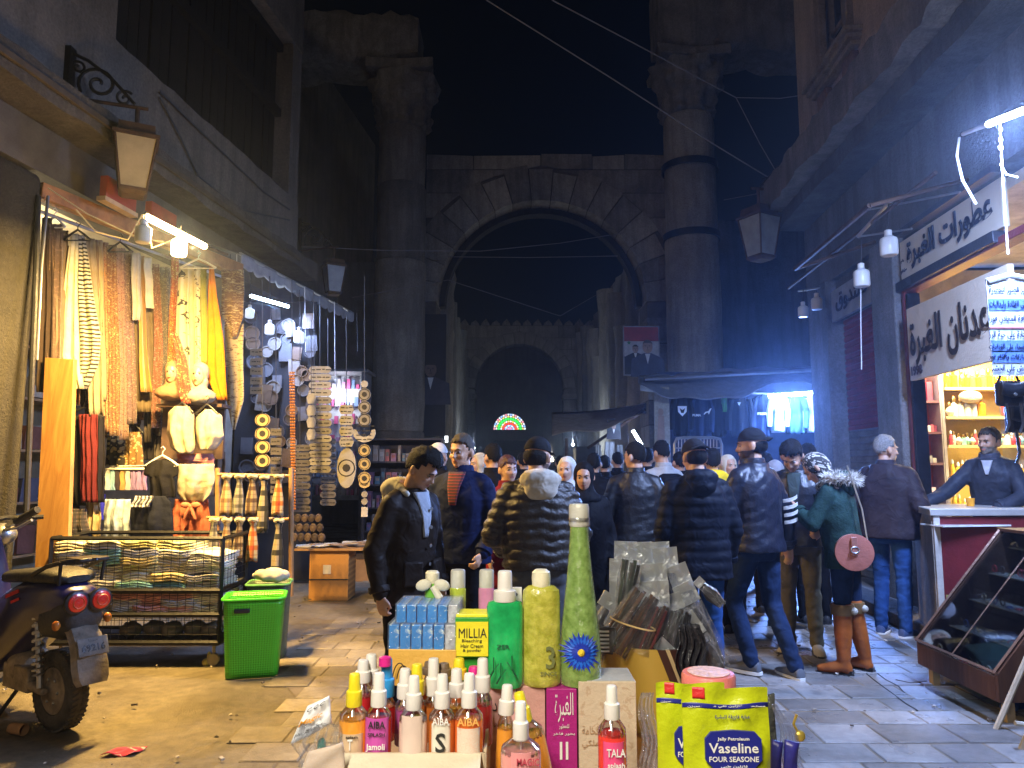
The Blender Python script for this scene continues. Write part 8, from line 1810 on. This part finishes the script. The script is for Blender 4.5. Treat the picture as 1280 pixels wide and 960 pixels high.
 def post(co,no):
  hc=co@Hi[:3,:3].T+Hi[:3,3]; o=co.copy()
  for k in(1,-1):
   e=np.array((k*.031,-.086,1.648)); w=np.exp(-(((hc-e)/np.array((.017,.03,.011)))**2).sum(1)); o-=no*(w*.010*s)[:,None]
  m=np.exp(-(((hc-np.array((0,-.098,1.5845)))/np.array((.022,.02,.0022)))**2).sum(1)); o-=no*(m*.003*s)[:,None]
  return o
 def pick(fc):
  hc=fc@Hi[:3,:3].T+Hi[:3,3]; r=np.zeros(len(fc))
  if beard:
   m=(hc[:,2]<1.612)&(hc[:,2]>1.525)&(hc[:,1]<.015)&~((np.abs(hc[:,0])<.02)&(hc[:,2]>1.575)&(hc[:,2]<1.594))&((hc[:,2]<1.606-.0*hc[:,1]))
   m&=(hc[:,2]<1.57+8.0*np.abs(hc[:,0])**1.6)|((np.abs(hc[:,0])<.03)&(hc[:,2]>1.594)); r[m]=2
  l=(np.abs(hc[:,0])<.022)&(np.abs(hc[:,2]-1.585)<.0075)&(hc[:,1]<-.088); r[l]=1
  return r
 bd=vox(b,'body',[sk,M_lips,beard or sk],T,VB*(1 if fine else 1),2,.4,post,pick)
 hm=hairmat or M_hair
 # eyes and brows
 for k in(1,-1):
  q=MB(); q.ell((k*.031,-.0765,1.646),(.0125,.0115,.0085),0,10,7); q.ell((k*.031,-.0848,1.646),(.0060,.0045,.0062),1,8,5)
  q.v=[T.matrix_basis@(HP(p))if False else WM[T]@HP(p)for p in q.v]; q.build('eye',[M_eye,M_iris],T)
  q=MB(); q.tube([(k*.014,-.0975,1.664),(k*.030,-.0965,1.671),(k*.050,-.084,1.664)],[.0035,.0045,.002],6)
  q.v=[WM[T]@HP(p)for p in q.v]; q.build('eyebrow',hm,T)
  # hair
 if hair in('short','quiff','long'):
  q=MB(); rs=[]
  nu,nv=40,26
  def hairpt(i,j):
   a=-PI/2+PI*i/nv; t=2*PI*j/nu
   d=Vector((math.cos(a)*math.cos(t),math.cos(a)*math.sin(t),math.sin(a)))
   k=.009*mnoise.noise(d*8+Vector((seed,0,0)))+.007*mnoise.noise(d*21+Vector((0,seed,0))); top=.012*max(0,d.z)+(.028*max(0,d.z)*max(0,-d.y+.3)if hair=='quiff' else 0)+(.008 if hair=='quiff' else 0)
   return Vector((0,.012,1.668))+Vector((d.x*.080,d.y*.101,d.z*.102))+d*(k*min(1,.35+max(0,d.z)*1.2)+top)
  P0={}
  for i in range(nv+1):
   for j in range(nu):P0[i,j]=q.pt(WM[T]@HP(hairpt(i,j)))
  for i in range(nv):
   for j in range(nu):
    c=hairpt(i+.5,j+.5)
    line=1.722 if c.y<-.055 else(1.722-(c.y+.055)*1.4 if c.y<-.02 else 1.655)
    if c.y>.02:line=1.662-(c.y-.0)*.75
    if hair=='long':line-=.02
    if c.z>line+.007*math.sin(j*2.3+seed)+.005*math.sin(j*5.1):q.face((P0[i,j],P0[i,(j+1)%nu],P0[i+1,(j+1)%nu],P0[i+1,j]))
  o=q.build('hair',hm,T,angle=180)
  so=o.modifiers.new('thick','SOLIDIFY'); so.thickness=.012; so.offset=-1
 elif hair=='cap':
  q=MB(); nu=28
  rs=[[(0+.084*math.cos(a)*math.cos(t)*1.02,.010+.105*math.cos(a)*math.sin(t),1.678+.102*math.sin(a))for t in[2*PI*j/nu for j in range(nu)]]for a in[PI/2*i/9 for i in range(9)]+[PI/2*.99]]
  q.rings([[Vector(p)for p in r]for r in rs]); sgn=-1 if not(extra or{}).get('backcap')else 1
  q.grid(lambda u,v:Vector(((u-.5)*.15,.01+sgn*(.085+.062*v*(1-(2*u-1)**2*.6)),1.70-.012*v-.02*(2*u-1)**2)),10,4,thick=(0,0,.006))
  q.v=[WM[T]@HP(p)for p in q.v]; q.build('cap',(extra or{}).get('capmat',cloth('cap_black',(.012,.012,.014))),T)
  q=MB(); q.ell((0,.035,1.64),(.079,.083,.065),0,20,12); q.v=[WM[T]@HP(p)for p in q.v]; q.build('hair',hm,T)
 elif hair=='hijab':
  q=MB(); q.ell((0,.014,1.655),(.096,.110,.122),0,18,12); q.ell((0,.0,1.575),(.083,.088,.065),0,18,10)
  q.ell((0,-.0,1.50),(.10,.095,.09),0,18,10); q.v=[HP(p)for p in q.v]; nq=len(q.v)
  q.ell(U((0,0,1.43)),(.165*s,.125*s,.075*s),0,18,10)
  wv=waves(seed+3,.006,30,70)
  # open the veil round the face
  def ph(co,no):
   co=co+no*wv(co)[:,None]; hc=co@Hi[:3,:3].T+Hi[:3,3]
   m=np.exp(-((hc[:,0]/.055)**4+((hc[:,2]-1.625)/.078)**4))*(hc[:,1]<-.02)
   Rm=np.array(Hm.to_3x3())@np.array((0,1,0)); return co+(m*.045)[:,None]*Rm[None,:]
  vox(q,'headscarf',hm,T,VC*.8,3,.5,ph)
  me=T.children[-1].data
  uvl=me.uv_layers.new(name='UVMap'); li=np.zeros(len(me.loops),dtype=np.int32); me.loops.foreach_get('vertex_index',li); co=np.zeros(len(me.vertices)*3,dtype=np.float32); me.vertices.foreach_get('co',co); co=co.reshape(-1,3)
  uvl.data.foreach_set('uv',np.stack([co[:,0]+co[:,1]*.6,co[:,2]+.3*co[:,1]],1)[li].astype(np.float32).ravel())
  # trousers
 if trousers:
  q=MB(); rw=[(.80,.12,.10,0),(.86,.165,.12,.005),(.95,.165,.122,.008),(1.03,.150,.112,.0)]
  q.rings(tor(rw,.006,D))
  for k in(1,-1):
   caps(q,hip[k]+Vector((0,0,-.02)),kn[k],.096*s,.070*s,14); caps(q,kn[k],an[k].lerp(kn[k],tuck),.070*s,(.060 if not tuck else .055)*s,14)
  w1=waves(seed+11,.010,12,36,dirs=(1,1,1.8))
  def pt(co,no):
   z=co[:,2]/s; g=.5+1.2*np.exp(-((z-.5)/.09)**2)+1.6*np.exp(-((z-.16)/.09)**2); return co+no*(w1(co)*g)[:,None]
  vox(q,'trousers',trousers,T,VC,3,.5,pt)
 for k in(1,-1):
  if not shoes:continue
  q=MB(); a,t=an[k],toe[k]; d=(Vector((t.x,t.y,0))-Vector((a.x,a.y,0))).normalized(); zb=a.z-.085*s
  side=Vector((-d.y,d.x,0)); base=Vector((a.x,a.y,zb))
  def sec(u,w,h,lift=0):return[base+d*u*s+side*(w*math.cos(g))*s+Vector((0,0,(lift+max(0,h*(.5+.5*math.sin(g))))*s))for g in[2*PI*j/14 for j in range(14)]]
  q.rings([sec(-.065,.022,.06),sec(-.055,.036,.085),sec(0,.04,.105),sec(.05,.042,.085),(sec(.10,.047,.066)),sec(.15,.045,.05),sec(.19,.034,.04),sec(.205,.015,.028)])
  q.rings([[p+Vector((0,0,0))for p in[base+d*u*s+side*w*s*sg+Vector((0,0,z*s))for u,w,sg in((-.072,.02,1),(-.05,.04,1),(.1,.051,1),(.18,.04,1),(.213,.012,1),(.213,.012,-1),(.18,.04,-1),(.1,.051,-1),(-.05,.04,-1),(-.072,.02,-1))]]for z in(0.002,.024)],1)
  q.v=[WM[T]@p for p in q.v]; q.build('shoe',[shoes,(extra or{}).get('sole',M_black)],T)
  # jacket
 if jacket:
  q=MB(); I=bulk; hz=hem
  rw=[]
  if hz<.9:rw+=[(hz,.178,.125,.005),((hz+.92)/2,.176,.125,.005)]
  else:rw+=[(hz,.160,.115,0)]
  rw+=[(z,w,d,y)for z,w,d,y in[(.96,.168,.118,.003),(1.08,.158,.112,0),(1.20,.165,.118,0),(1.30,.168,.120,0),(1.37,.150,.108,.004),(1.42,.105,.09,.008),(1.462,.072,.07,.01),(1.495,.064,.064,.008)]if z>hz+.03]
  fnb=lambda p:U(p)if p[2]>.95 else(D(p)if lean<12 else U(p))
  q.rings(tor(rw,I,fnb))
  for k in(1,-1):
   ra=.056+I*.62
   caps(q,U((k*.05,.012,1.445)),U(sh[k])+Vector((0,0,.012*s)),(.048+I*.3)*s,(.052+I*.4)*s,14)
   caps(q,U(sh[k])+Vector((0,0,-.014)),el[k],ra*s,(ra-.008)*s,14); caps(q,el[k],wr[k]-hd[k]*.005,(ra-.008)*s,(.040+I*.35)*s,14)
  Li=np.array(Lm.inverted())
  w1=waves(seed+21,.011 if jstyle!='leather' else .012,9,38,dirs=(1,1,1.5))
  def pj(co,no):
   l=(co/s)@Li[:3,:3].T+Li[:3,3]
   o=co+no*w1(co)[:,None]*(1 if jstyle!='puffer' else .5)
   if jstyle=='puffer':
    cell=.062; armw=np.abs(l[:,0])>(.19*hw+I)
    ph_=(l[:,2]+.009*np.sin(l[:,0]*19+l[:,2]*7+seed)+.005*np.sin(l[:,0]*47+l[:,1]*30))/cell; k=np.abs(np.sin(ph_*PI))**.55
    o=o+no*((k-.75)*(.017+.006*np.sin(l[:,0]*33+l[:,2]*21))*s)[:,None]
   if jstyle=='quilt':
    k=np.abs(np.sin(l[:,2]/.075*PI))**.5; o=o+no*((k-.75)*.010*s)[:,None]
   return o
  vox(q,'jacket',jacket,T,VC,3,.5,pj,label=(extra or{}).get('jlabel'))
  # collar, front placket and pockets
  cm=collar or(jacket if hair!='hijab' and not(extra or{}).get('nocollar')else None)
  if cm is not None:
   q=MB(); q.lathe([(.070,-.02),(.090,-.02),(.086,.02),(.079,.052),(.072,.056),(.066,.04)],(0,.006,1.475),24,sq=(1,1)); q.v=[WM[T]@U(p)for p in q.v]; q.build('collar',cm,T,bevel=0)
  if front:
   fm,fz0,fz1,fw0,fw1=front
   def fr(u,v):
    z=fz0+(fz1-fz0)*v; x=(u-.5)*(fw0+(fw1-fw0)*v); zz=(1.08,1.2,1.30,1.37,1.42,1.462,1.5); dd=(.112,.118,.120,.108,.09,.07,.064); wd=(.158,.165,.168,.150,.105,.085,.08)
    d=np.interp(z,zz,dd)+I+.008; w_=np.interp(z,zz,wd)+I
    return U((x,-d*(1-min(.98,abs(x/w_))**2.3)**.45+.004,z))
   q=MB(WM[T]); q.grid(fr,8,10,thick=tuple(WM[T].to_3x3()@Vector((0,.03,0))),uvf=lambda u,v:(u*.1,v*(fz1-fz0))); q.build('shirt_front',fm,T,angle=180)
  q=MB()
  if not front:q.grid(lambda u,v:Vector(((u-.5)*.035,-(.112+I+.006+.012*math.sin(v*PI)),hz+.03+(1.40-hz-.03)*v)),2,12,thick=(0,.012,0)); q.v=[WM[T]@fnb(p)for p in q.v]
  if q.f:q.build('placket',jacket,T)
  for k in(1,-1):
   q=MB(); c=wr[k]-hd[k]*.012*s; r=(.045+I*.42)*s
   dd=hd[k]; ua=dd.cross(Vector((0,1,0.1))).normalized(); vb=dd.cross(ua)
   q.rings([[c+dd*z*s+(ua*math.cos(g)+vb*math.sin(g))*rr for g in[2*PI*j/16 for j in range(16)]]for z,rr in((-.035,r*1.02),(-.02,r*1.07),(0,r*1.05),(.006,r*.9))]); q.v=[WM[T]@p for p in q.v]; q.build('cuff',jacket,T)
 T_info=dict(T=T,s=s,U=U,D=D,HP=HP,el=el,wr=wr,an=an,toe=toe,kn=kn,VC=VC,sh=sh,Lm=Lm,Hm=Hm)
 return T_info
def hood_down(I,m,big=1.0,fur=None,seed=0):
 """hood lying on the shoulders behind the neck"""
 s=I['s']; U=I['U']; q=MB()
 q.ell(U((0,.105,1.475)),(.125*s*big,.075*s*big,.07*s*big),0,18,10); q.ell(U((0,.13,1.42)),(.10*s*big,.055*s*big,.075*s*big),0,18,10)
 for k in(1,-1):caps(q,U((k*.07,.075,1.50)),U((k*.085,-.055,1.455)),.040*s*big,.026*s,12)
 w=waves(seed,.009,18,50); vox(q,'hood',m,I['T'],I['VC']*.9,3,.5,lambda co,no:co+no*w(co)[:,None])
 if fur:
  q=MB(); random.seed(seed)
  for i in range(1500):
   t=random.uniform(-.15,1.15)*PI; r=1.0
   c=U((math.cos(t)*.135*big,.065+.115*math.sin(t)*big,1.50-.035*math.sin(t))); d=Vector((random.gauss(0,1),random.gauss(0,1),random.gauss(0.2,1))).normalized()
   p=c+d*.018*s; e=p+(d+Vector((0,0,random.uniform(-.3,.3))))*random.uniform(.03,.065)*s; w_=d.cross(Vector((random.random(),1,.3))).normalized()*.0035
   a=len(q.v); q.v+=[WM[I['T']]@v for v in(p-w_,p+w_,e)]; q.face((a,a+1,a+2),random.randrange(2))
  q2=MB(); pts=[U((math.cos(t)*.135*big,.065+.115*math.sin(t)*big,1.50-.035*math.sin(t)))for t in[(-.15+1.3*i/14)*PI for i in range(15)]]
  q.tube([WM[I['T']]@p for p in pts],.026*s,10,0)
  q.build('fur_trim',list(fur),I['T'],fix=False,smooth=False,kind='stuff')
DKB=cloth('jacket_brownblack',(.017,.012,.009),.55); BLK=cloth('coat_black',(.005,.005,.007),.7); NAVY=cloth('jacket_navy',(.007,.012,.045),.7)
JEAN=cloth('jeans_dark',(.012,.024,.062),.85,var=.35); JEANB=cloth('jeans_blue',(.02,.06,.19),.85,var=.35); GREYJ=cloth('jeans_grey',(.07,.075,.085),.85,var=.35)
PUFF=mat('puffer_brown',(.022,.017,.012),.42,var=.2,vs=8,bump=.5,bs=38); LEA=mat('leather_black',(.009,.009,.011),.45,var=.3,vs=8,bump=.5,bs=16,spec=.4)
CREAM=cloth('cream_fleece',(.5,.46,.38),.9); WHT=cloth('white_scarf',(.55,.54,.52),.9); SHOE=mat('shoe_black',(.015,.015,.017),.4)
OLV=cloth('olive_trousers',(.085,.075,.05),.85,var=.3)
down=lambda k:((k*.07,.02,-.27),(k*.055,-.05,-.50))
def pocket(k):return((k*.11,.05,-.26),(k*.075,-.11,-.42))
# 1 young man looking down at the goods
I=person('young man with dark quiff in open dark winter jacket over grey hoodie, looking down',511,4.35,1.63,rz=52,lean=3,head=(14,30),arms={1:down(1),-1:((-.10,.03,-.27),(-.10,-.03,-.51)),'curl':.8},jacket=DKB,hem=.80,bulk=.034,trousers=BLK,shoes=SHOE,hair='quiff',seed=1,body_w=1.0,extra={'nocollar':True},front=(cloth('sweat_grey',(.32,.36,.42),.9),1.20,1.47,.03,.12))
hood_down(I,cloth('hoodie_grey',(.50,.48,.40),.9),1.16,seed=4)
q=MB()
for k in range(5):q.lathe([(.001,0),(.011,0),(.011,.004),(.001,.005)],(.03,-.17+.003*k,.93+.11*k),10,R=Matrix.Rotation(PI/2,3,'X'))
q.v=[WM[I['T']]@I['U'](p)for p in q.v]; q.build('snap_button',M_steel,I['T'])
for k in(1,-1):
 q=MB(); q.box((k*.10,-.155,.99),(.13,.03,.15),R=Matrix.Rotation(k*.35,3,'Z')); q.v=[WM[I['T']]@I['U'](p)for p in q.v]; q.build('pocket',DKB,I['T'],bevel=.012)
 # 2 man in navy jacket
I=person('man with cropped hair in navy jacket and red striped shirt walking towards the camera',578,5.35,1.74,rz=-22,head=(-8,4),arms={1:((.09,-.0,-.27),(.05,-.14,-.46)),-1:down(-1),'curl':1.0},jacket=NAVY,hem=.84,bulk=.032,trousers=BLK,shoes=SHOE,hair='short',hairmat=mat('cropped_hair',(.05,.04,.03),.8),seed=2,body_w=1.08,skin=mat('skin_warm',(.5,.29,.18),.5,var=.12,vs=30),front=(pat('red_stripes','stripe',[(.22,.02,.02),(.04,.012,.015)],48,dist=-1),1.25,1.48,.05,.13))
# 2b, 3
person('person in pale cap seen behind the man in navy jacket',549,7.2,1.74,rz=150,jacket=BLK,trousers=BLK,shoes=SHOE,hair='cap',extra={'capmat':WHT},fine=False,seed=31)
person('man in short black jacket and blue jeans with back turned beside the puffer jacket',616,6.9,1.72,rz=172,head=(40,6),jacket=BLK,hem=.93,trousers=JEAN,shoes=SHOE,hair='short',fine=False,seed=5,legs={1:((.10,0,.5),(.11,.05,.085)),-1:((-.10,-.03,.5),(-.12,-.05,.085))})
person('woman in cream headscarf facing left behind the short black jacket',599,7.7,1.66,rz=-60,jacket=BLK,hem=.55,trousers=BLK,shoes=SHOE,hair='hijab',hairmat=CREAM,fine=False,seed=6)
person('woman in long dark red coat glimpsed left of the puffer jacket',635,6.1,1.60,rz=25,jacket=cloth('coat_red',(.16,.012,.014),.8),hem=.60,trousers=JEAN,shoes=SHOE,hair='long',hairmat=mat('auburn_hair',(.06,.015,.01),.5,bump=.8),fine=False,seed=7)
# 4 puffer
I=person('man in glossy brown puffer jacket with cream hood, back turned, centre of crowd',672,4.55,1.69,rz=188,lean=2,head=(-38,10),arms={1:((.10,-.02,-.25),(.0,-.20,-.36)),-1:((-.10,-.02,-.25),(-.0,-.20,-.36))},jacket=PUFF,jstyle='puffer',hem=.93,bulk=.048,trousers=GREYJ,shoes=SHOE,hair='cap',hairmat=M_hair,seed=8,body_w=1.12,beard=M_beard)
hood_down(I,CREAM,1.12,seed=9)
# 5-7
person('woman in white headscarf facing the camera right of the puffer jacket',708,6.3,1.60,rz=-20,jacket=cloth('coat_slate',(.05,.055,.07),.8),hem=.6,trousers=BLK,shoes=SHOE,hair='hijab',hairmat=WHT,fine=False,seed=10)
person('woman in black headscarf and long black coat beside the tall bottle',729,5.7,1.55,rz=10,head=(-20,10),jacket=BLK,hem=.45,trousers=BLK,shoes=SHOE,hair='hijab',hairmat=BLK,fine=False,seed=11)
person('distant dark figure walking away down the lane',755,9.8,1.66,rz=175,jacket=BLK,hem=.7,trousers=BLK,shoes=SHOE,fine=False,seed=12)
person('stout person in dark coat waiting far down the lane',700,12.5,1.7,rz=185,jacket=BLK,hem=.7,trousers=BLK,shoes=SHOE,fine=False,seed=32)
# 8-12
person('man in black leather jacket walking away, head turned left',793,6.5,1.72,rz=182,head=(42,4),jacket=LEA,jstyle='leather',hem=.88,bulk=.034,trousers=BLK,shoes=SHOE,hair='short',seed=13,body_w=1.1,arms={1:((.1,.02,-.26),(.1,-.08,-.48)),-1:((-.1,.02,-.26),(-.1,-.08,-.48))})
I=person('man in pale grey jacket and black gilet between leather jacket and black cap',828,7.7,1.78,rz=200,head=(0,12),jacket=cloth('jacket_palegrey',(.34,.34,.34),.85),hem=.86,bulk=.03,trousers=BLK,shoes=SHOE,hair='short',fine=False,seed=14)
q=MB(); q.box((0,.13,1.22),(.26,.12,.40)); q.v=[WM[I['T']]@I['U'](p)for p in q.v]; q.build('backpack',BLK,I['T'],bevel=.05)
I=person('man in matt black padded jacket and black cap, back turned, blue jeans',869,5.15,1.70,rz=186,head=(10,12),jacket=cloth('padded_black',(.006,.008,.015),.6),jstyle='quilt',hem=.78,bulk=.042,trousers=JEANB,shoes=SHOE,hair='cap',seed=15,body_w=1.1,extra={'capmat':cloth('cap_flat',(.015,.015,.018)),'backcap':True})
hood_down(I,cloth('padded_hood',(.006,.008,.015),.6),1.0,seed=16)
I=person('person with bright yellow hood on dark jacket between two black caps',889,7.0,1.68,rz=175,jacket=BLK,trousers=BLK,shoes=SHOE,fine=False,seed=17); hood_down(I,cloth('yellow_hood',(.75,.5,.01),.8),1.15,seed=18)
person('older woman in ivory headscarf facing camera behind the capped man',909,7.5,1.64,rz=15,jacket=cloth('coat_slate',(.05,.055,.07),.8),hem=.6,trousers=BLK,shoes=SHOE,hair='hijab',hairmat=cloth('ivory',(.5,.44,.34),.9),fine=False,seed=19)
# 13 capped man striding left
I=person('bearded man in backwards black cap and dark leather jacket with white stripes, striding left',942,5.6,1.80,rz=212,lean=2,head=(38,2),arms={1:((.09,-.06,-.26),(.06,-.24,-.40)),-1:((-.11,.05,-.26),(-.16,.02,-.50)),'curl':.5},
legs={1:((.09,-.16,.50),(.09,-.02,.10)),-1:((-.10,.02,.50),(-.10,.20,.085))},jacket=mat('leather_navy',(.009,.011,.022),.42,var=.3,bump=.5,bs=16,spec=.4),jstyle='leather',hem=.86,bulk=.035,trousers=JEAN,shoes=mat('grey_trainer',(.10,.11,.13),.6),hair='cap',hairmat=M_hair,seed=20,beard=M_beard,body_w=1.05,extra={'backcap':True,'sole':M_white})
for k in range(4):
 a=I['el'][-1].lerp(I['wr'][-1],-.55+.22*k); d=(I['wr'][-1]-I['el'][-1]).normalized(); u=d.cross(Vector((0,1,0))).normalized(); v=d.cross(u); q=MB()
 g0=math.atan2((WM[I['T']].to_3x3().inverted()@Vector((.2,-1,0))).dot(v),(WM[I['T']].to_3x3().inverted()@Vector((.2,-1,0))).dot(u))
 q.grid(lambda uu,vv:WM[I['T']]@(a+d*(.026*vv+.018*(uu-.5))+(u*math.cos(g0+(uu-.5)*1.5)+v*math.sin(g0+(uu-.5)*1.5))*.0885),8,1,thick=tuple(WM[I['T']].to_3x3()@(u*math.cos(g0)+v*math.sin(g0))*.003)); q.build('sleeve_stripe',WHT,I['T'])
 # 14 man looking down
I=person('young man in shiny black jacket and olive trousers looking down at his hand',992,6.25,1.75,rz=-28,lean=4,head=(-6,34),arms={1:((.09,-.02,-.26),(.04,-.22,-.36)),-1:((-.10,.0,-.27),(-.03,-.16,-.42)),'curl':.9},jacket=mat('shiny_black',(.010,.012,.020),.35,var=.3,bump=.3),jstyle='leather',hem=.86,bulk=.034,trousers=OLV,shoes=mat('sand_trainer',(.26,.23,.18),.7),hair='quiff',seed=22,front=(cloth('tshirt_grey',(.035,.05,.05),.9),1.22,1.47,.05,.12))
# others behind
I=person('person in dark coat with hood behind the young man in olive trousers',1008,7.4,1.74,rz=170,jacket=BLK,trousers=BLK,shoes=SHOE,fine=False,seed=24); hood_down(I,mat('shiny_black',(.01,.01,.02),.35),1.1,seed=25)
person('dark haired person mostly hidden behind the capped striding man',955,7.9,1.66,rz=160,jacket=BLK,trousers=BLK,shoes=SHOE,fine=False,seed=26)
person('woman in patterned grey scarf passing behind the striped sleeve',968,7.2,1.58,rz=120,jacket=cloth('coat_grey',(.10,.10,.12),.8),hem=.6,trousers=BLK,shoes=SHOE,hair='hijab',hairmat=cloth('grey_scarf',(.25,.25,.28),.9),fine=False,seed=33)
# 15 woman with leopard scarf, parka, bag, boots
LEO=pat('leopard_scarf','leopard',[(.02,.018,.016),(.45,.42,.38),(.40,.37,.34)],55,dist=0)
PARK=cloth('parka_green',(.016,.040,.036),.75,var=.35,vs=5,bump=.4,bs=60)
I=person('woman in leopard headscarf, green fur hooded parka, jeans and tall orange boots',1048,5.65,1.66,rz=232,lean=9,head=(8,34),arms={1:((.07,-.10,-.24),(-.02,-.24,-.14)),-1:((-.08,-.06,-.26),(-.04,-.26,-.20))},legs={1:((.07,-.02,.50),(.10,-.02,.085)),-1:((-.09,.02,.50),(-.12,.08,.085))},jacket=PARK,hem=.80,bulk=.03,trousers=JEAN,shoes=None,hair='hijab',hairmat=LEO,seed=27,body_w=1.0,tuck=.72)
hood_down(I,PARK,1.15,fur=(mat('fur_grey',(.36,.33,.28),.9),mat('fur_pale',(.6,.56,.48),.9)),seed=28)
M_boot=mat('boot_leather',(.32,.085,.016),.38,var=.25,vs=8,bump=.2,coat=.2)
for k in(1,-1):
 q=MB(); a,kk,t=I['an'][k],I['kn'][k],I['toe'][k]; s=I['s']
 caps(q,a+Vector((0,0,.03)),a.lerp(kk,.55),.052*s,.068*s,16); caps(q,a.lerp(kk,.55),a.lerp(kk,1.05),.068*s,.073*s,16)
 d=(Vector((t.x-a.x,t.y-a.y,0))).normalized(); z=.045
 caps(q,Vector((a.x,a.y,z+.02)),Vector((a.x,a.y,z))+d*.10,.048,.040,14); caps(q,Vector((a.x,a.y,z))+d*.1,Vector((a.x,a.y,z-.008))+d*.165,.040,.028,14); caps(q,Vector((a.x,a.y,z))-d*.02,Vector((a.x,a.y,z+.05)),.042,.045,14)
 w=waves(40+k,.006,20,55,dirs=(1,1,2)); bo=vox(q,'boot',M_boot,I['T'],.009,3,.5,lambda co,no:co+no*(w(co)*np.clip(1.3-co[:,2]*2,.3,1))[:,None])
 q=MB(); tp=a.lerp(kk,1.02); q.lathe([(.070*s,-.055),(.086*s,-.055),(.091*s,.0),(.086*s,.02),(.070*s,.02)],tp,22); q.v=[WM[I['T']]@p for p in q.v]; q.build('boot_cuff',mat('bronze_leather',(.20,.12,.05),.35,.4),bo)
 q=MB(); random.seed(k+5); tk=WM[I['T']].to_3x3().inverted()@Vector((.055,-.07,0)); q.ell(tp+tk+Vector((0,0,-.02)),.026,0,10,8); q.v=[WM[I['T']]@p for p in q.v]; q.build('pompom',mat('pompom',(.6,.57,.5),.95,bump=1,bs=80),bo)
 q=MB(); q.rings([[Vector((a.x,a.y,zz))+d*u+Vector((-d.y,d.x,0))*w2 for u,w2 in((-.065,.03),(-.065,-.03),(.0,-.045),(.12,-.045),(.19,-.02),(.19,.02),(.12,.045),(0,.045))]for zz in(.001,.016)]); q.box(Vector((a.x,a.y,.02))-d*.03,(.06,.06,.035)); q.v=[WM[I['T']]@p for p in q.v]; q.build('sole',SHOE,bo)
 # round shoulder bag: hangs from her
c=P(1067,690,5.42); bag=thing('shoulder_bag',(c.x,c.y,c.z-.13),'round dusty pink shoulder bag with buckle strap hanging from the woman in parka','handbag')
M_pink=mat('pink_leather',(.36,.16,.13),.45,var=.12); Rb=Matrix.Rotation(-PI/2,3,'X')@Matrix.Rotation(.25,3,'Y')
q=MB(); q.lathe([(.001,-.035),(.115,-.035),(.126,-.025),(.126,.025),(.115,.035),(.001,.035)],c,36,R=Rb); q.build('bag_body',M_pink,bag)
q=MB(); q.lathe([(.118,-.04),(.130,-.038),(.130,-.030),(.118,-.028)],c,36,R=Rb); q.build('piping',mat('pink_piping',(.36,.13,.10),.4),bag)
q=MB(); q.box(c+Vector((-.012,-.044,.045)),(.045,.012,.13)); q.build('flap_strap',mat('pink_strap',(.30,.12,.09),.4),bag,bevel=.004)
q=MB(); q.tube([c+Vector((-.012+.03*math.cos(t),-.052,.02+.022*math.sin(t)))for t in[2*PI*i/12 for i in range(13)]],.004,6); q.build('buckle',M_steel,bag)
q=MB(); q.tube([c+Vector((.11,0,.03)),c+Vector((.10,.05,.3)),c+Vector((.03,.1,.62))],.006,6); q.build('chain_strap',M_steel,bag)
# 16 man in brown coat at the counter
I=person('grey haired man in dark brown jacket and blue jeans standing at the counter',1104,6.85,1.80,rz=128,lean=2,head=(-34,2),arms={1:pocket(1),-1:pocket(-1)},jacket=cloth('jacket_plum',(.026,.019,.023),.6,var=.3),hem=.84,bulk=.055,trousers=JEANB,shoes=mat('blue_trainer',(.04,.07,.16),.7),hair='short',hairmat=M_hairg,seed=29,body_w=1.14,collar=cloth('collar_dark',(.03,.025,.035),.6),extra={'sole':M_white})
# 17 vendor leaning on the counter
I=person('bearded shopkeeper in grey blue jacket leaning one hand on the perfume counter',1243,6.75,1.76,rz=-48,lean=14,head=(-18,-8),arms={-1:((-.16,-.16,-.22),(-.34,-.36,-.36)),1:((.10,-.10,-.25),(-.06,-.28,-.34)),'curl':.15},jacket=cloth('jacket_slate',(.030,.035,.052),.5,var=.3),jstyle='leather',hem=.86,bulk=.032,trousers=BLK,shoes=SHOE,hair='short',hairmat=mat('salt_hair',(.04,.035,.03),.6,bump=.8),skin=M_skin2,beard=M_beardg,z0=.12,seed=30,collar=cloth('collar_slate',(.05,.055,.08),.6),x=4.38,front=(cloth('tee_pale',(.35,.36,.4),.9),1.36,1.48,.02,.09))
for k,(px,Y,H,rz_,lab_)in enumerate(((655,9.2,1.70,185,'dark coated man partly hidden behind the cream hood'),(742,8.2,1.66,170,'person in black jacket left of the leather jacket'),(771,10.6,1.72,190,'tall dark figure far behind the leather jacket'),(808,9.0,1.74,165,'dark haired man in black coat near the painted panel'),(848,8.6,1.68,195,'person in black before the crowd barrier, left'),(930,9.4,1.70,175,'person in black looking at the hoodies, behind the backwards cap'),(606,9.5,1.68,180,'dark figure behind the short black jacket'))):
 person(lab_,px,Y,H,rz=rz_,jacket=BLK,hem=.78,trousers=BLK,shoes=SHOE,fine=False,seed=70+k)
 # ================================================================ box added to imitate the blue lens glow, filled with even haze
b=MB(); b.box((0,26,7),(60,70,18)); hz=b.build('lens_haze',mat('haze_surface',(1,1,1)),None,smooth=False,kind='stuff')
m=bpy.data.materials.new('lens_glow_volume'); m.use_nodes=True; nt=m.node_tree; nt.nodes.remove(nt.nodes['Principled BSDF'])
pv=nt.nodes.new('ShaderNodeVolumePrincipled'); pv.inputs['Color'].default_value=(.58,.72,1,1); pv.inputs['Density'].default_value=.0028; pv.inputs['Anisotropy'].default_value=.82
nt.links.new(pv.outputs[0],nt.nodes['Material Output'].inputs['Volume']); hz.data.materials.clear(); hz.data.materials.append(m)
